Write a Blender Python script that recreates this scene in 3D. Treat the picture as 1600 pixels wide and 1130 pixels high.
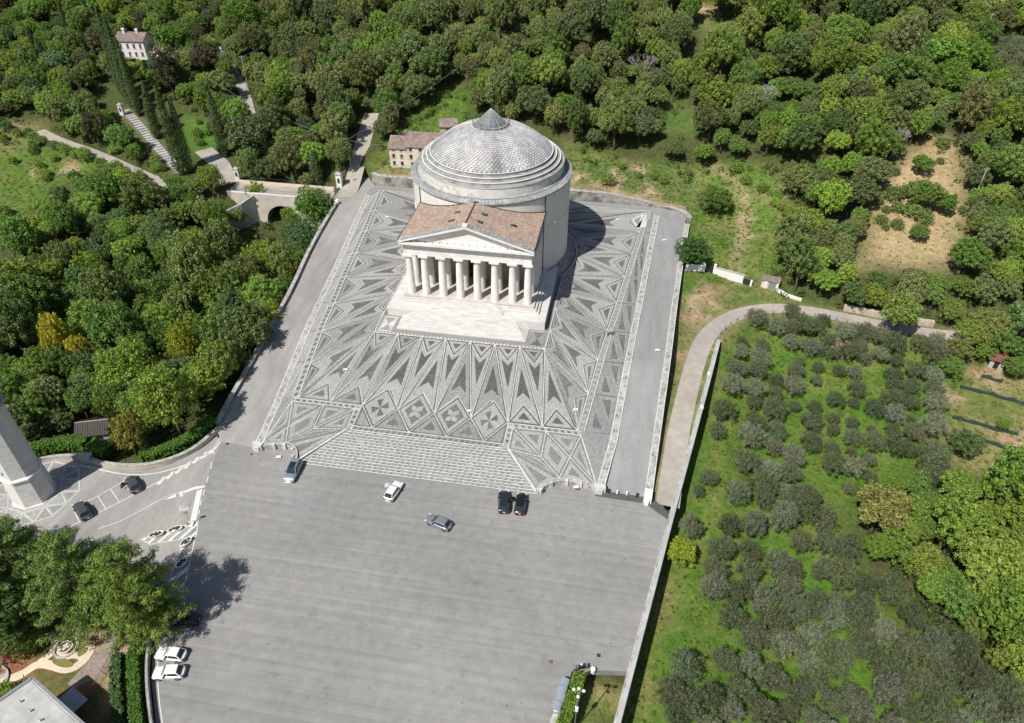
import bpy, bmesh, math, random
import numpy as np
from mathutils import Vector, Matrix
from mathutils.geometry import tessellate_polygon
R = math.radians
random.seed(11); rng = np.random.default_rng(11)
for o in list(bpy.data.objects): bpy.data.objects.remove(o, do_unlink=True)
scene = bpy.context.scene
COL = scene.collection
# ---------------------------------------------------------------- camera (drone, about 88 m above the square)
def make_camera():
    cd = bpy.data.cameras.new('camera'); co = bpy.data.objects.new('camera', cd); COL.objects.link(co)
    cd.sensor_width = 36.0; cd.sensor_fit = 'HORIZONTAL'; cd.lens = 1122.95 / 1600 * 36.0
    cd.clip_start = 1.0; cd.clip_end = 4000.0
    yaw, pitch, roll = -0.166, 0.670, 0.003
    f = Vector((math.sin(yaw) * math.cos(pitch), math.cos(yaw) * math.cos(pitch), -math.sin(pitch)))
    r = Vector((math.cos(yaw), -math.sin(yaw), 0)); u = r.cross(f)
    r2 = r * math.cos(roll) + u * math.sin(roll); u2 = u * math.cos(roll) - r * math.sin(roll)
    m = Matrix((r2, u2, -f)).transposed().to_4x4(); m.translation = Vector((30.399, -125.929, 88.163))
    co.matrix_world = m; scene.camera = co
make_camera()
scene.render.resolution_x = 1024; scene.render.resolution_y = 723
# ---------------------------------------------------------------- sky and sun
SUN_EL, SHADOW_AZ = R(53), R(58)          # shadows fall towards SHADOW_AZ (from +X)
sdir = Vector((-math.cos(SHADOW_AZ) * math.cos(SUN_EL), -math.sin(SHADOW_AZ) * math.cos(SUN_EL), math.sin(SUN_EL)))
world = bpy.data.worlds.new('World'); scene.world = world; world.use_nodes = True
wn = world.node_tree.nodes; wn.clear()
sky = wn.new('ShaderNodeTexSky'); sky.sky_type = 'NISHITA'; sky.sun_disc = False
sky.sun_elevation = SUN_EL; sky.sun_rotation = math.atan2(sdir.x, sdir.y); sky.altitude = 350; sky.air_density = 1.0; sky.dust_density = 1.5
bg = wn.new('ShaderNodeBackground'); bg.inputs[1].default_value = 0.078
wo = wn.new('ShaderNodeOutputWorld'); world.node_tree.links.new(sky.outputs[0], bg.inputs[0]); world.node_tree.links.new(bg.outputs[0], wo.inputs[0])
sl = bpy.data.lights.new('sun', 'SUN'); sl.energy = 5.0; sl.angle = R(0.53); sl.color = (1.0, 0.965, 0.905)
so = bpy.data.objects.new('sun', sl); COL.objects.link(so); so.rotation_euler = sdir.to_track_quat('Z', 'Y').to_euler(); so.location = (-60, -90, 160)
scene.view_settings.view_transform = 'Standard'; scene.view_settings.look = 'None'
scene.view_settings.exposure = 0.0; scene.view_settings.gamma = 1.0; scene.view_settings.use_curve_mapping = False
scene.render.engine = 'CYCLES'
scene.cycles.max_bounces = 6; scene.cycles.diffuse_bounces = 3; scene.cycles.glossy_bounces = 2; scene.cycles.transmission_bounces = 4; scene.cycles.transparent_max_bounces = 6

# ---------------------------------------------------------------- levels of the place (metres)
def zs(y):
    """level of the mosaic square in front of and beside the temple"""
    y = np.asarray(y, float)
    return np.where(y > -11, 0.0, np.maximum(-(-11 - y) * 0.1, -3.7))
def zlot(x, y):
    """level of the car park"""
    return -3.95 + 0.012 * (np.asarray(y, float) + 46)
CTRL = [(-60,62,1.5),(-40,61,3),(0,61,3),(30,61,2.6),(47,60,1.0),(60,50,-.6),(52,40,-.5),
 (-40,90,10),(0,90,12),(40,90,11),(-40,130,23),(0,130,27),(50,130,27),(0,180,43),(-60,180,40),(60,180,44),(0,250,66),(120,240,60),(-120,240,56),
 (-120,112,16),(-150,140,24),(-95,85,6),(-75,66,.6),(-75,56,-2),(-46,60,.4),(-62,48,-12),(-62,62,-1),
 (-65,20,-15),(-62,0,-15),(-58,-20,-12),(-52,-33,-8),(-48,30,-8),(-47,0,-8),(-45,-20,-6.5),(-43,-34,-4.8),
 (-90,20,-8),(-120,20,-4),(-100,-10,-9),(-130,-30,-8),(-80,-30,-9),(-130,45,-1.5),(-170,60,3),(-100,52,-1.5),(-85,45,-6),
 (-57,-44,-5.4),(-46,-46,-4.4),(-75,-50,-5.6),(-100,-50,-7),(-60,-60,-4.7),(-80,-72,-5),(-110,-80,-6),
 (-35,-85,-4.6),(-50,-85,-4.8),(-40,-100,-5),(-70,-100,-5.5),(-26,-95,-4.5),(-20,-125,-5),
 (58,28,-1.6),(47,20,-1.2),(46,0,-2.2),(45,-30,-3.9),(44,-44,-4.4),(62,14,-3),(52,-5,-3.6),(50,-25,-4.4),
 (60,-4,-6.2),(54,-25,-7.4),(50,-48,-8.2),(44,-75,-8.8),(42,-95,-9.5),
 (80,-3,-7.2),(97,-10,-8.6),(72,-35,-9.6),(66,-60,-11.5),(88,-40,-11.5),(102,-60,-14),(62,-85,-13),(112,-20,-10.5),
 (80,16,-3.6),(105,14,-5),(80,35,1),(110,40,4),(75,60,5),(75,90,13),(110,80,14),(150,60,8),(130,20,-3),(150,10,-5),(150,-40,-15),(120,-90,-20),
 (0,0,-1),(-25,20,-1),(25,20,-1),(-25,-20,-2.5),(25,-20,-2.5),(0,-40,-4),(0,40,0),(0,-65,-5),(-15,-80,-5),(25,-80,-6),(300,0,-15),(300,200,45),(-300,0,-8),(-300,200,50),(0,-220,-12),(200,-170,-32),(-200,-170,-12),(0,380,100),(300,380,100),(-300,380,95)]
def _rbf():
    P = np.array(CTRL, float); n = len(P)
    d = np.sqrt(((P[:, None, :2] - P[None, :, :2]) ** 2).sum(-1) + 36.0)
    A = np.zeros((n + 3, n + 3)); A[:n, :n] = -d + 0.0
    A[:n, n] = 1; A[:n, n + 1:] = P[:, :2] / 100; A[n, :n] = 1; A[n + 1:, :n] = P[:, :2].T / 100
    A[:n, :n] += np.eye(n) * 0.3
    w = np.linalg.solve(A, np.concatenate([P[:, 2], [0, 0, 0]]))
    return P, w
_P, _w = _rbf()
def hb(x, y):
    """natural ground before roads are cut into it"""
    x = np.atleast_1d(np.asarray(x, float)); y = np.atleast_1d(np.asarray(y, float))
    out = np.zeros(x.shape); xf = x.ravel(); yf = y.ravel(); res = np.empty(xf.shape)
    for a in range(0, len(xf), 20000):
        s = slice(a, a + 20000)
        d = np.sqrt((xf[s, None] - _P[None, :, 0]) ** 2 + (yf[s, None] - _P[None, :, 1]) ** 2 + 36.0)
        res[s] = -d @ _w[:len(_P)] + _w[len(_P)] + xf[s] / 100 * _w[-2] + yf[s] / 100 * _w[-1]
    return res.reshape(x.shape)
# ---------------------------------------------------------------- layout of the place (metres east, metres north[, radius])
OLIVES = [(61.5,8.8,2.3), (69.5,12.8,1.9), (65.4,8,2.1), (68.4,8.6,1.8), (71.2,9.6,2.4), (74.1,9.5,2.4), (76,12,1.6), (68.6,4.8,1.9), (72.9,4,2.2), (76.6,6.9,1.6), (76.4,3.3,1.9), (80.3,9.1,2.3), (83,9.2,2.4), (85.2,10.3,2), (80,3.6,2.2), (83.3,6.5,1.8), (83.5,3.2,1.6), (87.3,9.3,2.3), (89.5,7,2.8), (87,4.4,2), (95.2,8.8,2), (98.4,8.9,2.2), (97.9,5.2,2.6), (90,3.5,1.5), (88.6,-1,2), (88.5,-3.2,1.7), (93.1,0.6,2.1), (96.4,-0.4,2.2), (95.8,-3.4,2), (91.5,-4,1.9), (87,-8,2.3), (90.8,-7.9,1.7), (95.2,-8.1,2.5), (83.1,-10.8,2.1), (86.4,-12.4,2.2), (90.1,-11.4,0.9), (92.9,-14.4,2.6), (89.3,-16.3,2.1), (85.8,-15.4,1.4), (85,-20.2,2.3), (87.6,-20.2,1.8), (91.5,-21.2,2.7), (90.1,-25.8,2.9), (58.2,1.7,1.4), (57.8,-1.1,1.6), (62.5,2.6,1.6), (61.9,-1.8,2.3), (61.3,-5,2.1), (56,-5.9,1.8), (57.8,-6.2,1.4), (55.4,-12.1,2.3), (59.9,-11.5,2), (59.6,-13.9,1.6), (64.9,-6.4,1.8), (68.3,-7.7,2.3), (69.1,-3.3,1.7), (70.2,0.4,1.2), (73.8,-0.7,1.3), (73.1,-4.4,1.3), (78,-1.3,1.4), (80.8,-1.6,1.5), (80.7,-6.2,1.9), (76.1,-9.6,1.9), (79.7,-9.4,1.2), (71.8,-11.8,1.5), (75.2,-14,1.3), (70.6,-16.7,2.2), (69.9,-22,2.1), (74.5,-17.1,1.3), (73.7,-22.2,1.5), (78.7,-14.5,1.3), (77.9,-18.7,1.9), (81.3,-19.6,2.1), (77.3,-22,1.1), (79.9,-23.6,1.6), (79.4,-27.6,1.4), (72.5,-27.4,2.1), (75.9,-27.3,2.1), (75,-31.4,1.3), (64.2,-10.5,1.6), (63.3,-15.6,2.6), (59.6,-19.1,2.1), (63.6,-20.4,2.1), (58.4,-23.5,2.5), (62.5,-24.4,1.9), (53.5,-18.8,2.4), (52.1,-23.6,1.7), (50.1,-35.4,1.8), (48.3,-38.8,1.2), (68.1,-12.3,1.3), (82.1,-15,0.8), (57.2,-30.5,2.4), (60.9,-30.9,2.4), (59.2,-35.3,2.5), (54.6,-38.9,2.3), (65.9,-26.6,2.1), (65,-30.6,1.9), (63.4,-34.5,1.6), (59.4,-38.3,1.9), (67.1,-36.2,2.2), (64.6,-36.9,1.8), (64,-34.3,1.5), (66.7,-35.8,2.3), (61.9,-42.1,2.8), (65.8,-39.7,2.4), (69.1,-40.8,2.6), (53.1,-45.4,2.1), (57.2,-44.4,2.4), (51.5,-50,2.5), (56.4,-49.2,2.1), (60.3,-50.9,2.4), (64.7,-45.9,2.1), (68.9,-45.2,2.3), (71.7,-46.2,2.5), (50.5,-54,2.3), (55.6,-53.8,2.2), (50,-57.9,2.3), (53.2,-57.8,2.3), (57.2,-58.2,2.7), (61.6,-54.8,2.4), (62.9,-50.9,1.9), (65.7,-56.6,2.6), (67.5,-50.1,2), (70,-51.3,2.6), (73.3,-51.8,2.3), (77.1,-52.5,2.5), (52.6,-62,2.4), (55.5,-64.9,2.4), (58.4,-61.8,2.6), (61.9,-59,2.2), (59.7,-64.7,2.4), (64.2,-62.3,2.3), (67.8,-58.6,2.2), (69.6,-55.1,2), (71.9,-57.1,2.6), (74.7,-58.6,2.6), (71.8,-61.6,2.6), (68.3,-63.4,2.2), (66.2,-66.3,2.5), (63.4,-65.6,2.1), (80.1,-55.5,2.1), (77.8,-59.2,1.9), (45.3,-71.3,2.7), (43.6,-75.2,2.2), (48.6,-75.3,2.3), (45.7,-76.7,2.2), (51.1,-68.7,2.2), (54.9,-68.4,2), (53.1,-72.4,2.3), (58.1,-69.7,2.4), (61.3,-70.9,2.1), (63.7,-68.9,2.1), (66,-70.9,2.1), (69,-69.7,2.3), (69,-71.8,2.3), (74.3,-64.6,2.6), (73.5,-68.4,2.5), (78.2,-61.9,2.6), (78.1,-65.7,2.6), (82,-59.9,2.5), (82.5,-62.5,2.5), (85.7,-59.9,2.5), (81.5,-66.5,2.6), (85.6,-64.2,2.7), (88.5,-64.3,2.5), (86.8,-67.6,2.6), (90.9,-64.9,2.3), (90.5,-67.5,2.3), (55.8,-74.9,2.3), (51.5,-75.8,2), (44.3,-78,1.9), (76.1,-70,2.3), (79.4,-69.6,2.2), (59.6,-73.7,1.8), (62.9,-73.2,1.7), (46.7,-47.7,2), (64.7,-74.7,2.1), (70.1,-73.9,2.2), (83.2,-69.9,2.3), (48.5,-78.6,2), (73.8,-72.8,2.2), (90,-70.3,2.4), (57.4,-77.4,2.1)]
FAR_OLIVES = [(136.6,124.6,2.2), (140.1,128.4,2), (141.2,123,2.5), (137.5,119.7,2.2), (144.2,129.5,2), (142.6,119.2,2.5), (139.1,115.7,2.2), (146.6,125.2,2.5), (144.7,115.3,2.4), (148.6,121.6,2.3)]
SOLO = [(47.8,27.3,4.4), (54.2,55.2,4.7), (45.1,-52.3,2.3)]
LOWER_RIGHT = [(77.4,-39.6,4.3), (81.8,-31.6,2.1), (86.1,-30.4,2.3), (87.8,-34,2.7), (88.8,-41.4,4.6), (91.8,-47,5.3), (98.4,-33.1,5.2), (92.5,-30.9,3.3), (92.7,-56.7,5.2), (90.8,-52.7,3.3), (86,-53.7,3.2), (79.4,-44.3,2.9), (76.5,-45.2,2.2), (84,-51.2,2.9), (82.9,-47.4,2.9), (93.2,-60.3,3), (100.4,-40.4,3.8), (86.4,-46.9,2.5), (101.5,-35.7,3.9), (94.4,-37.7,3.2), (95.1,-49.9,3.6), (98.5,-49.5,4.2), (96.9,-57.7,4), (83.6,-37,2.6), (82.1,-40.3,2.3), (90,-49.8,2.5), (104.5,-29.5,3.4), (85.4,-39,2.3), (88.5,-55.9,2), (91.5,-59.5,2.2), (93.1,-62.9,2)]
BYSHED = [(102.7,6.9,3.1), (100.1,2.3,2.7), (105.7,10.9,3.4), (109.5,13,4.3), (110.9,9.9,3.2), (114.7,8.2,3.5), (113.4,4.6,2.6), (97.7,-18.2,3.1), (107.5,-9.9,1.2), (108.1,7.9,2.3)]
CLEARING = [(102.5,51.9,4.7), (107.8,51.2,3.1), (105.3,66.6,3.1), (97.5,56.2,2.2), (100.9,57.6,1.8), (100.7,41.4,2.4), (99.4,66.2,1.3), (97.8,51.7,1.5), (95.3,51.7,1.1), (96.7,45.6,1.5), (93.5,47.2,1.4), (93.9,54.9,1.3), (90.6,54.8,1.1), (112.9,77.7,1.8), (111.2,70.8,1), (102.9,47.4,2.1), (90.9,50.6,0.9), (100.5,50.1,2.1), (112.4,57.8,0.6), (113,52.6,0.9), (94.1,45,0.9)]
CYPRESS = [(-135.6,89.6,27,2.8), (-130.6,85.3,24.8,3), (-139,92.6,20,2.3), (-128.5,84.6,22.2,2.9), (-115.1,71.7,14,3.2), (-98.8,55.2,25.2,3.6), (-90.4,66.5,19.5,3.2), (-172,118.5,11.2,2.6), (-176.9,105.8,10,2.6), (-169.3,99.4,10.2,2.5), (-158.9,108.4,11,1.7), (-57.8,58,10.5,3.2)]
WOOD_RAVINE = [(-73.2,49.1), (-61.9,45), (-51.4,40.1), (-49.6,30.8), (-46.5,9.9), (-41.8,-11.4), (-38.7,-30.4), (-37.2,-42.4), (-41.6,-45.6), (-48.5,-49.4), (-55.3,-51.9), (-64.4,-53.1), (-77.9,-55), (-104.3,-47.4), (-116.2,-32.8), (-118.3,-4.8), (-104.8,-3.4), (-105.7,2.7), (-115.6,7.5), (-121.9,14), (-122,27.1), (-120.6,39.1), (-110.3,47.8), (-93.9,45.5), (-85.1,46.6)]
WOOD_BACK = [(-75.9,53.4), (-90.4,68.3), (-88,83.3), (-100.8,105.7), (-112,116.2), (-123.1,126.7), (-136.9,164.5), (-44.2,171.5), (40.1,165.2), (46.4,135.8), (41.9,120), (45.9,95.5), (40.4,92.6), (38.2,81.9), (30.4,76.8), (25.6,69.1), (16.5,70), (10.6,80.7), (-24.7,84.9), (-33.9,74.6), (-38.3,62.5), (-48,58.8), (-59.9,55)]
WOOD_RIGHT = [(49.8,86.6), (48.1,111.8), (51.6,126.5), (53.3,161.9), (195.7,176.8), (185.2,144.9), (147.2,133.1), (134.1,127.5), (131.5,111.3), (136.9,104.9), (174.9,113.7), (151,25.2), (121.7,14.5), (103,9.1), (93,11.3), (78.9,13.9), (68.1,15.6), (65.8,24.6), (72.3,45.1), (69.9,65.7), (57.8,68.3), (44.6,66.8), (36.5,80.3)]
NOT_CLEARING = [(84.7,29.3), (90.7,53.2), (94.9,67.3), (102.6,72.3), (111,75.9), (115,72.7), (112.4,53.6), (110.1,39.9), (105.5,30.2), (98.3,27.8), (91.8,29.9)]
NOT_GLADE = [(55.5,137.1), (64.6,132.2), (61.5,118.1), (49,116), (47.7,126.3)]
WOOD_VILLA = [(-235.2,151.5), (-136.9,164.5), (-123.9,126.7), (-113.2,110.7), (-99.6,101), (-89.5,83.2), (-90.9,65), (-93.1,60), (-102.1,71.3), (-111,87.9), (-124.4,90.6), (-131,97.2), (-140.1,92.6), (-150.7,101.3), (-143.7,80.9), (-134.4,72.3), (-114.4,60.9), (-100.3,52), (-102.4,47.6), (-124.9,55.9), (-138.8,59.9), (-158.7,59.7), (-181.5,50.2), (-215,87.4)]
NOT_LAWN = [(-112.1,83.5), (-100.8,82.4), (-94.6,70.1), (-99.8,64.3), (-107.3,71.2)]
NOT_VILLA = [(-143.1,99.4), (-150.7,115.6), (-142.1,120.3), (-127.8,113.5), (-123.7,99.9)]
ROAD_RIGHT = [(43.4,-44.8), (44.2,-37), (45.2,-27.8), (46.9,-17.1), (48.9,-6), (51.5,3.5), (55.5,10.4), (60.6,14.4), (67.2,17), (74.9,17.2), (83.1,16.1), (92.5,15), (101.8,14.7), (109.8,15.1), (119.5,18.3), (131.3,24.1)]
ROAD_LEFT = [(-153.4,68.2), (-143.3,64.2), (-132.1,61.6), (-118.9,56.8), (-104.7,51.2), (-93.3,49.7), (-85.4,51.6), (-79.3,52.7)]
DRIVE = [(-81.9,52.6), (-86.1,56.8), (-89.8,61.9), (-93.5,64.4), (-98,67.9)]
UPTRACK = [(-90.9,87.5), (-96.1,96.3), (-102.1,104.4), (-110.1,112.7), (-116.9,119.2), (-122.8,125.3)]
STAIRPATH = [(-100.1,57.1), (-106.8,62.1), (-115,69.1), (-122,75.1), (-127.7,79.7), (-131.9,82.7)]
MEADOWTRACK = [(58.4,24.8), (59,35.6), (62.2,48.4), (63.4,58.6), (60.3,68.7), (55.2,73.3)]
GROVETRACK = [(53.6,-11.9), (51.9,-24.3), (51.9,-36.2), (50.6,-44.4), (46,-51.9), (42.1,-62.7), (40.5,-74.5), (39.9,-81.3)]
WALL_LEFT = [(-38.9,-39.9), (-39.4,-21.8), (-40.6,-2.8), (-43.8,16), (-45.5,30.6), (-46.7,44.2)]
BACKROAD = [(-45.6,48.4), (-46.9,60.1), (-47.6,68.3), (-48.6,75.4), (-49.4,81.4), (-50.3,88.2)]
BRIDGE_NEAR = [(-72,46.7), (-56.3,48.6), (-48.9,47.5)]
BRIDGE_FAR = [(-77.3,52.2), (-57.8,54.7), (-51.1,53.3)]
WALL_GROVE = [(53.3,1.5), (51,-10.2), (48.6,-21.9), (46.4,-32.6), (43.3,-47.5), (41.6,-56.2), (39.9,-64.7), (38,-74.2), (36.6,-81.3)]
WALL_RAMP_OUT = [(48,48), (45,16.8), (42.8,-11.8), (41.1,-31.7), (40.2,-43.2)]
WALL_RAMP_IN = [(46.6,47.7), (43.7,16.6), (41.6,-12), (40,-31.9), (39.1,-43.4)]
HEDGE_LEFT = [(-39.3,-40), (-39.8,-43.4), (-41.6,-46.9), (-44.3,-49.6), (-46.4,-50.7)]
HEDGE_LEFT2 = [(-53.9,-50.6), (-56.9,-50.2), (-61.1,-49.8), (-64.9,-50.3), (-67.8,-52)]
KERBWALL = [(-37.7,-39.7), (-38.7,-41.2), (-39.2,-44), (-40.4,-46.7), (-42.7,-49.3), (-46.2,-51.4), (-50.6,-52.2), (-54.4,-52.1), (-58.7,-51.4), (-62,-51.7), (-65.9,-53.3), (-68.2,-56.7), (-71.2,-61.9)]
WHITE_KERB = [(-37.1,-41.3), (-36.6,-44.5), (-37.8,-47.6), (-40.9,-50.2), (-44.4,-52.5), (-48.7,-53.4), (-53,-53.2), (-57.7,-52.6), (-60.3,-53.2), (-63,-55.2)]
LOT_LEFT = [(-36.8,-43.2), (-35.7,-48.1), (-34.5,-53.8), (-33.1,-58.9), (-31.4,-63.8), (-29.2,-71.1), (-27.9,-75.2), (-27.1,-81.6), (-24.9,-85.8), (-21.1,-91.1), (-18.1,-94.5)]
HEDGE_BR = [(31.5,-75.5), (31.2,-77.6), (30.7,-80.2), (30.3,-83.2)]
GRASS_BR = [(32.6,-75), (37.4,-74.1), (36.3,-82.5), (31.6,-83.3)]
CARS = [(-20.7,-48.2), (-2.4,-49.6), (6.6,-54.7), (16.2,-48.8), (19,-48.7), (-46.2,-55.5), (-51.1,-62.1), (-23.8,-82.5), (-22.7,-84.9), (-24.7,-77.3)]
CARDIR = [(0.2,-4.4), (0.8,3.8), (-4,1.3), (-0.7,4.1), (-0.2,4), (-2.5,2.2), (-2.8,1.9), (-3.4,-0.2), (-3.3,-0.7), (-2.6,-0.4)]
CONTAINERS = [(29.4,-77.8), (29.2,-78.9), (29.1,-79.9), (28.8,-81)]
TOWERSTAR = [(-55,-57.9), (-54.9,-57.5), (-53.3,-62.2), (-53.2,-64.8), (-55.3,-67.4), (-58.9,-67.8), (-59.9,-65.3), (-60.7,-54.6)]
BAYS_A = [(-53.5,-61.5), (-50.9,-58.5), (-49.8,-56.7), (-48.6,-54.8), (-47.8,-53.6)]
BAYS_B = [(-50.5,-63.9), (-47.9,-60.8), (-46.6,-59.1), (-45.2,-57.4), (-44,-55.9)]
ZEBRA = [(-42.4,-54.5), (-42.2,-52.6), (-41.3,-53.4), (-41.3,-51.5), (-40.4,-52.2), (-40.3,-50.3), (-39.5,-50.9), (-39.5,-49.1), (-38.5,-49.8), (-38.9,-47.7), (-37.6,-48.4), (-38.3,-46.4), (-37.2,-46.8), (-38.1,-44.7), (-37,-45.8), (-37.8,-44.5)]
EDGELINE = [(-55.2,-69), (-50.5,-63.9), (-44,-55.9), (-39.3,-48.7), (-36.8,-44.8), (-37.9,-40.1)]
MIDLINE = [(-46.8,-64.6), (-44.3,-62.8), (-42.8,-60.9), (-39.5,-56.5), (-37.4,-55.1)]
ARROW = [(-37.4,-55.1), (-34.5,-53.3), (-35.8,-54.4), (-37.4,-56.3)]
STOPBAR = [(-35.2,-54.7), (-34.5,-54.1), (-32.2,-60.4), (-33.1,-60.7)]
STOPTEXT = [(-36.7,-59.5), (-37,-60.6), (-36.3,-58.5)]
DASH = [(-34.9,-51.3), (-34.5,-52.7), (-34.1,-54.1), (-33.7,-55.4), (-33.5,-56.3), (-33.1,-57.5), (-32.7,-58.4), (-32.4,-59.3), (-35.9,-48.2), (-35.3,-49.7)]
ISLAND_A = [(-39,-65.3), (-31.8,-60.5), (-30.6,-63.4), (-36.9,-66)]
ISLAND_B = [(-32.1,-64.5), (-30.5,-64), (-27.5,-73), (-30.3,-72.4)]
PLANTERS = [(-36.8,-64.3), (-34.4,-62.9), (-31.4,-64.9), (-30.1,-68.5)]
SIGNPOST = [(-32.6,-61.4)]
BOLLARDS = [(33.1,-43.4), (34.5,-43.5), (36.1,-43.5), (37.8,-43.5)]
DARKSTRIP = [(30.8,-44.6), (32,-42.4), (39.9,-42.5), (40.4,-43.4), (43.5,-46.5), (42.8,-47.5), (39.1,-44.8)]
G_ROOF = [(-35.9,-90.7), (-26,-94.8), (-40.2,-97.6)]
G_PATH = [(-33.3,-80.6), (-32.1,-81.4), (-31,-89.1), (-34.9,-87.6)]
G_WALK = [(-42.5,-87.9), (-41.4,-86.2), (-38.9,-86.3), (-36.8,-86.6), (-35.5,-85.7), (-35.3,-83.8), (-35.9,-82.8)]
G_WALK2 = [(-41.4,-86.2), (-40.3,-84.8), (-41,-83), (-42.6,-82.1)]
G_WALK3 = [(-39.9,-84.6), (-38.3,-85.1), (-37,-84.3), (-35.5,-84.8)]
G_FOUNT = [(-39,-83.7)]
G_BED = [(-38.1,-85.8)]
G_BED2 = [(-34.8,-83.2)]
G_RAIL = [(-32.1,-81.7), (-31.6,-84.3), (-31.5,-86.3), (-31.4,-88.3), (-31.2,-90)]
HEDGE_G = [(-28.5,-83.6), (-26.1,-87.3), (-22.9,-92.2)]
CEDARS = [(-35.9,-79.8,6.3), (-28.6,-79.4,6), (-47.8,-78.1,6.7), (-37.7,-79.3,4.5), (-47.9,-83.5,6.6), (-44.8,-79.5,4.6), (-27.9,-79.9,4.3), (-54.7,-72.5,4.2), (-45.9,-83.9,3.8)]
G_BUSH = [(-44.2,-84.4,2.4), (-41.9,-91.3,1.7)]
MAPLE = [(-50.3,-48.3,3.3)]
SHED = [(-57.9,-45.9), (-60.4,-45.8)]
POLES = [(-96.4,99.4), (-48.6,62.1), (-81.7,135.4), (116.4,56.5), (134.1,129.7)]
SHRINES = [(-49.3,52.3), (-79.1,51), (-47.2,54.8), (-45.2,56.9)]
GATEWALL = [(53.5,27.6), (50.5,26.5), (59.7,24.3), (53.6,26.8), (61.6,23.9)]
SHACK = [(66.3,23.7), (64.2,23.9)]
HUT = [(111.6,8.3)]
FENCE = [(53.9,4.3), (56.4,8.8), (59.8,11.8), (63.4,13.4), (70.6,15.4), (78.8,14.7), (86.9,13.7), (94.8,12.9)]
VINES = [(102.4,-0), (105.1,-0.4), (109.5,-1.4), (114,-2.4)]
VINES2 = [(98.8,-8.8), (102.5,-9.3), (106.4,-10.2), (110.5,-10.4)]
VINES3 = [(103.2,-13.6), (107,-14.4), (110,-15.7)]
VINES4 = [(107.5,3.8), (111.3,3.2)]
HOUSE = [(-36,61.4), (-27,61.4)]
VILLA = [(-144.5,105.2), (-137,105.9)]
BOXES = [(-20.1,-23), (6.3,-29.9), (25.7,-26.6), (40.3,-7.6), (41.5,38.7), (-24.8,-45.2), (29.4,47.6), (27.6,-44.4), (-30.6,38.6)]
FLOODED = [(-25.1,-44.8), (27.6,-43.9)]
LAMP = [(31.3,-82)]
MOTO = [(32,-75.3), (31.1,-75.8)]
GRAVEL_R = [(119.8,54.8), (122.6,57.4), (125.3,57.3), (123.4,53.1), (120.7,49.3), (119.3,50.9)]
Z_GROVE = [(53.7,1.2), (62,13.9), (78.7,13.7), (104.3,13.7), (102.8,1.3), (89.8,-23.6), (75.1,-35.4), (74.1,-47.9), (85.8,-64), (95.3,-72.3), (35.3,-87), (39.4,-68.4), (43.7,-46.3)]
Z_MEADOW_R = [(12.1,77.9), (26.5,73.1), (44.7,72.8), (58.7,74.2), (71.2,72), (73.9,51.5), (67.2,26.2), (55.3,22.8), (45.7,25.6), (48.5,55.8), (34.5,60.9), (14.7,64.5)]
Z_LAWN_R = [(45.3,25.5), (67,23.3), (79.3,19.2), (62.1,14.3), (51.9,0.4), (42.5,-44.4), (40.4,-43.9), (43,-7)]
Z_VINE = [(98.4,-1.3), (106.3,5.4), (122.7,10.9), (119.4,-20.9), (94.3,-23.5), (96.1,-8.5)]
Z_MEADOW_L = [(-185.5,52), (-148.2,60), (-126.8,56.1), (-123.3,52.9), (-130.5,43.8), (-130.5,30.8), (-134.3,22.9), (-148.5,12.1)]
Z_BANK = [(-41.7,61), (-27,61.1), (-17,66.8), (-20.1,100), (-28.8,101.9), (-36.9,84.2), (-43,66.7)]
Z_GLADE = [(38.7,101.3), (51.3,92.8), (47.8,84.9), (38.5,88.2)]
Z_LEFTPARK = [(-180.4,68.6), (-156.3,72.8), (-144.6,66.3), (-156.9,54), (-167.1,50.4)]
Z_CLEAR = [(87.1,32.7), (91.9,52.2), (97.8,67.3), (104.7,76.5), (113.7,82.3), (118.1,79.9), (115.4,60.3), (113,45.9), (107.9,35.2), (100.6,32.9), (93.7,33.9)]
Z_TOPGLADE = [(44.7,144.5), (62.6,150.4), (65.6,140.1), (62.4,128.4), (51.4,126.9), (48.2,133.7)]
Z_MEADOW_R2 = [(-25.7,79.5), (-27.7,97.1), (-21.1,100), (-16,84.7)]
SOIL = [(26.5,62,5), (16.5,64.4,3), (37.1,61.6,3), (70.6,61.4,3), (61.7,52.6,2.5), (50.7,16.4,4), (49.1,10.2,4), (46.8,-5.8,2.5), (56.9,62.8,2), (34,70.4,2.5), (26.9,68.2,1.5), (62,45.2,2.5), (98,63.4,1), (90.6,11.6,3), (83.3,7.6,4), (-133.3,53,3), (-141.3,49.4,2.5), (-33.9,-81.7,3), (-29.9,-84.8,3), (-30.7,-82.1,2.5), (-28.5,-87.7,3), (109.1,4.1,4), (109.9,-12.4,4), (99.3,-2.9,3), (18.4,139.2,5), (49,142.3,4), (-37.2,56.7,2), (79.4,7.9,3)]
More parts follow.
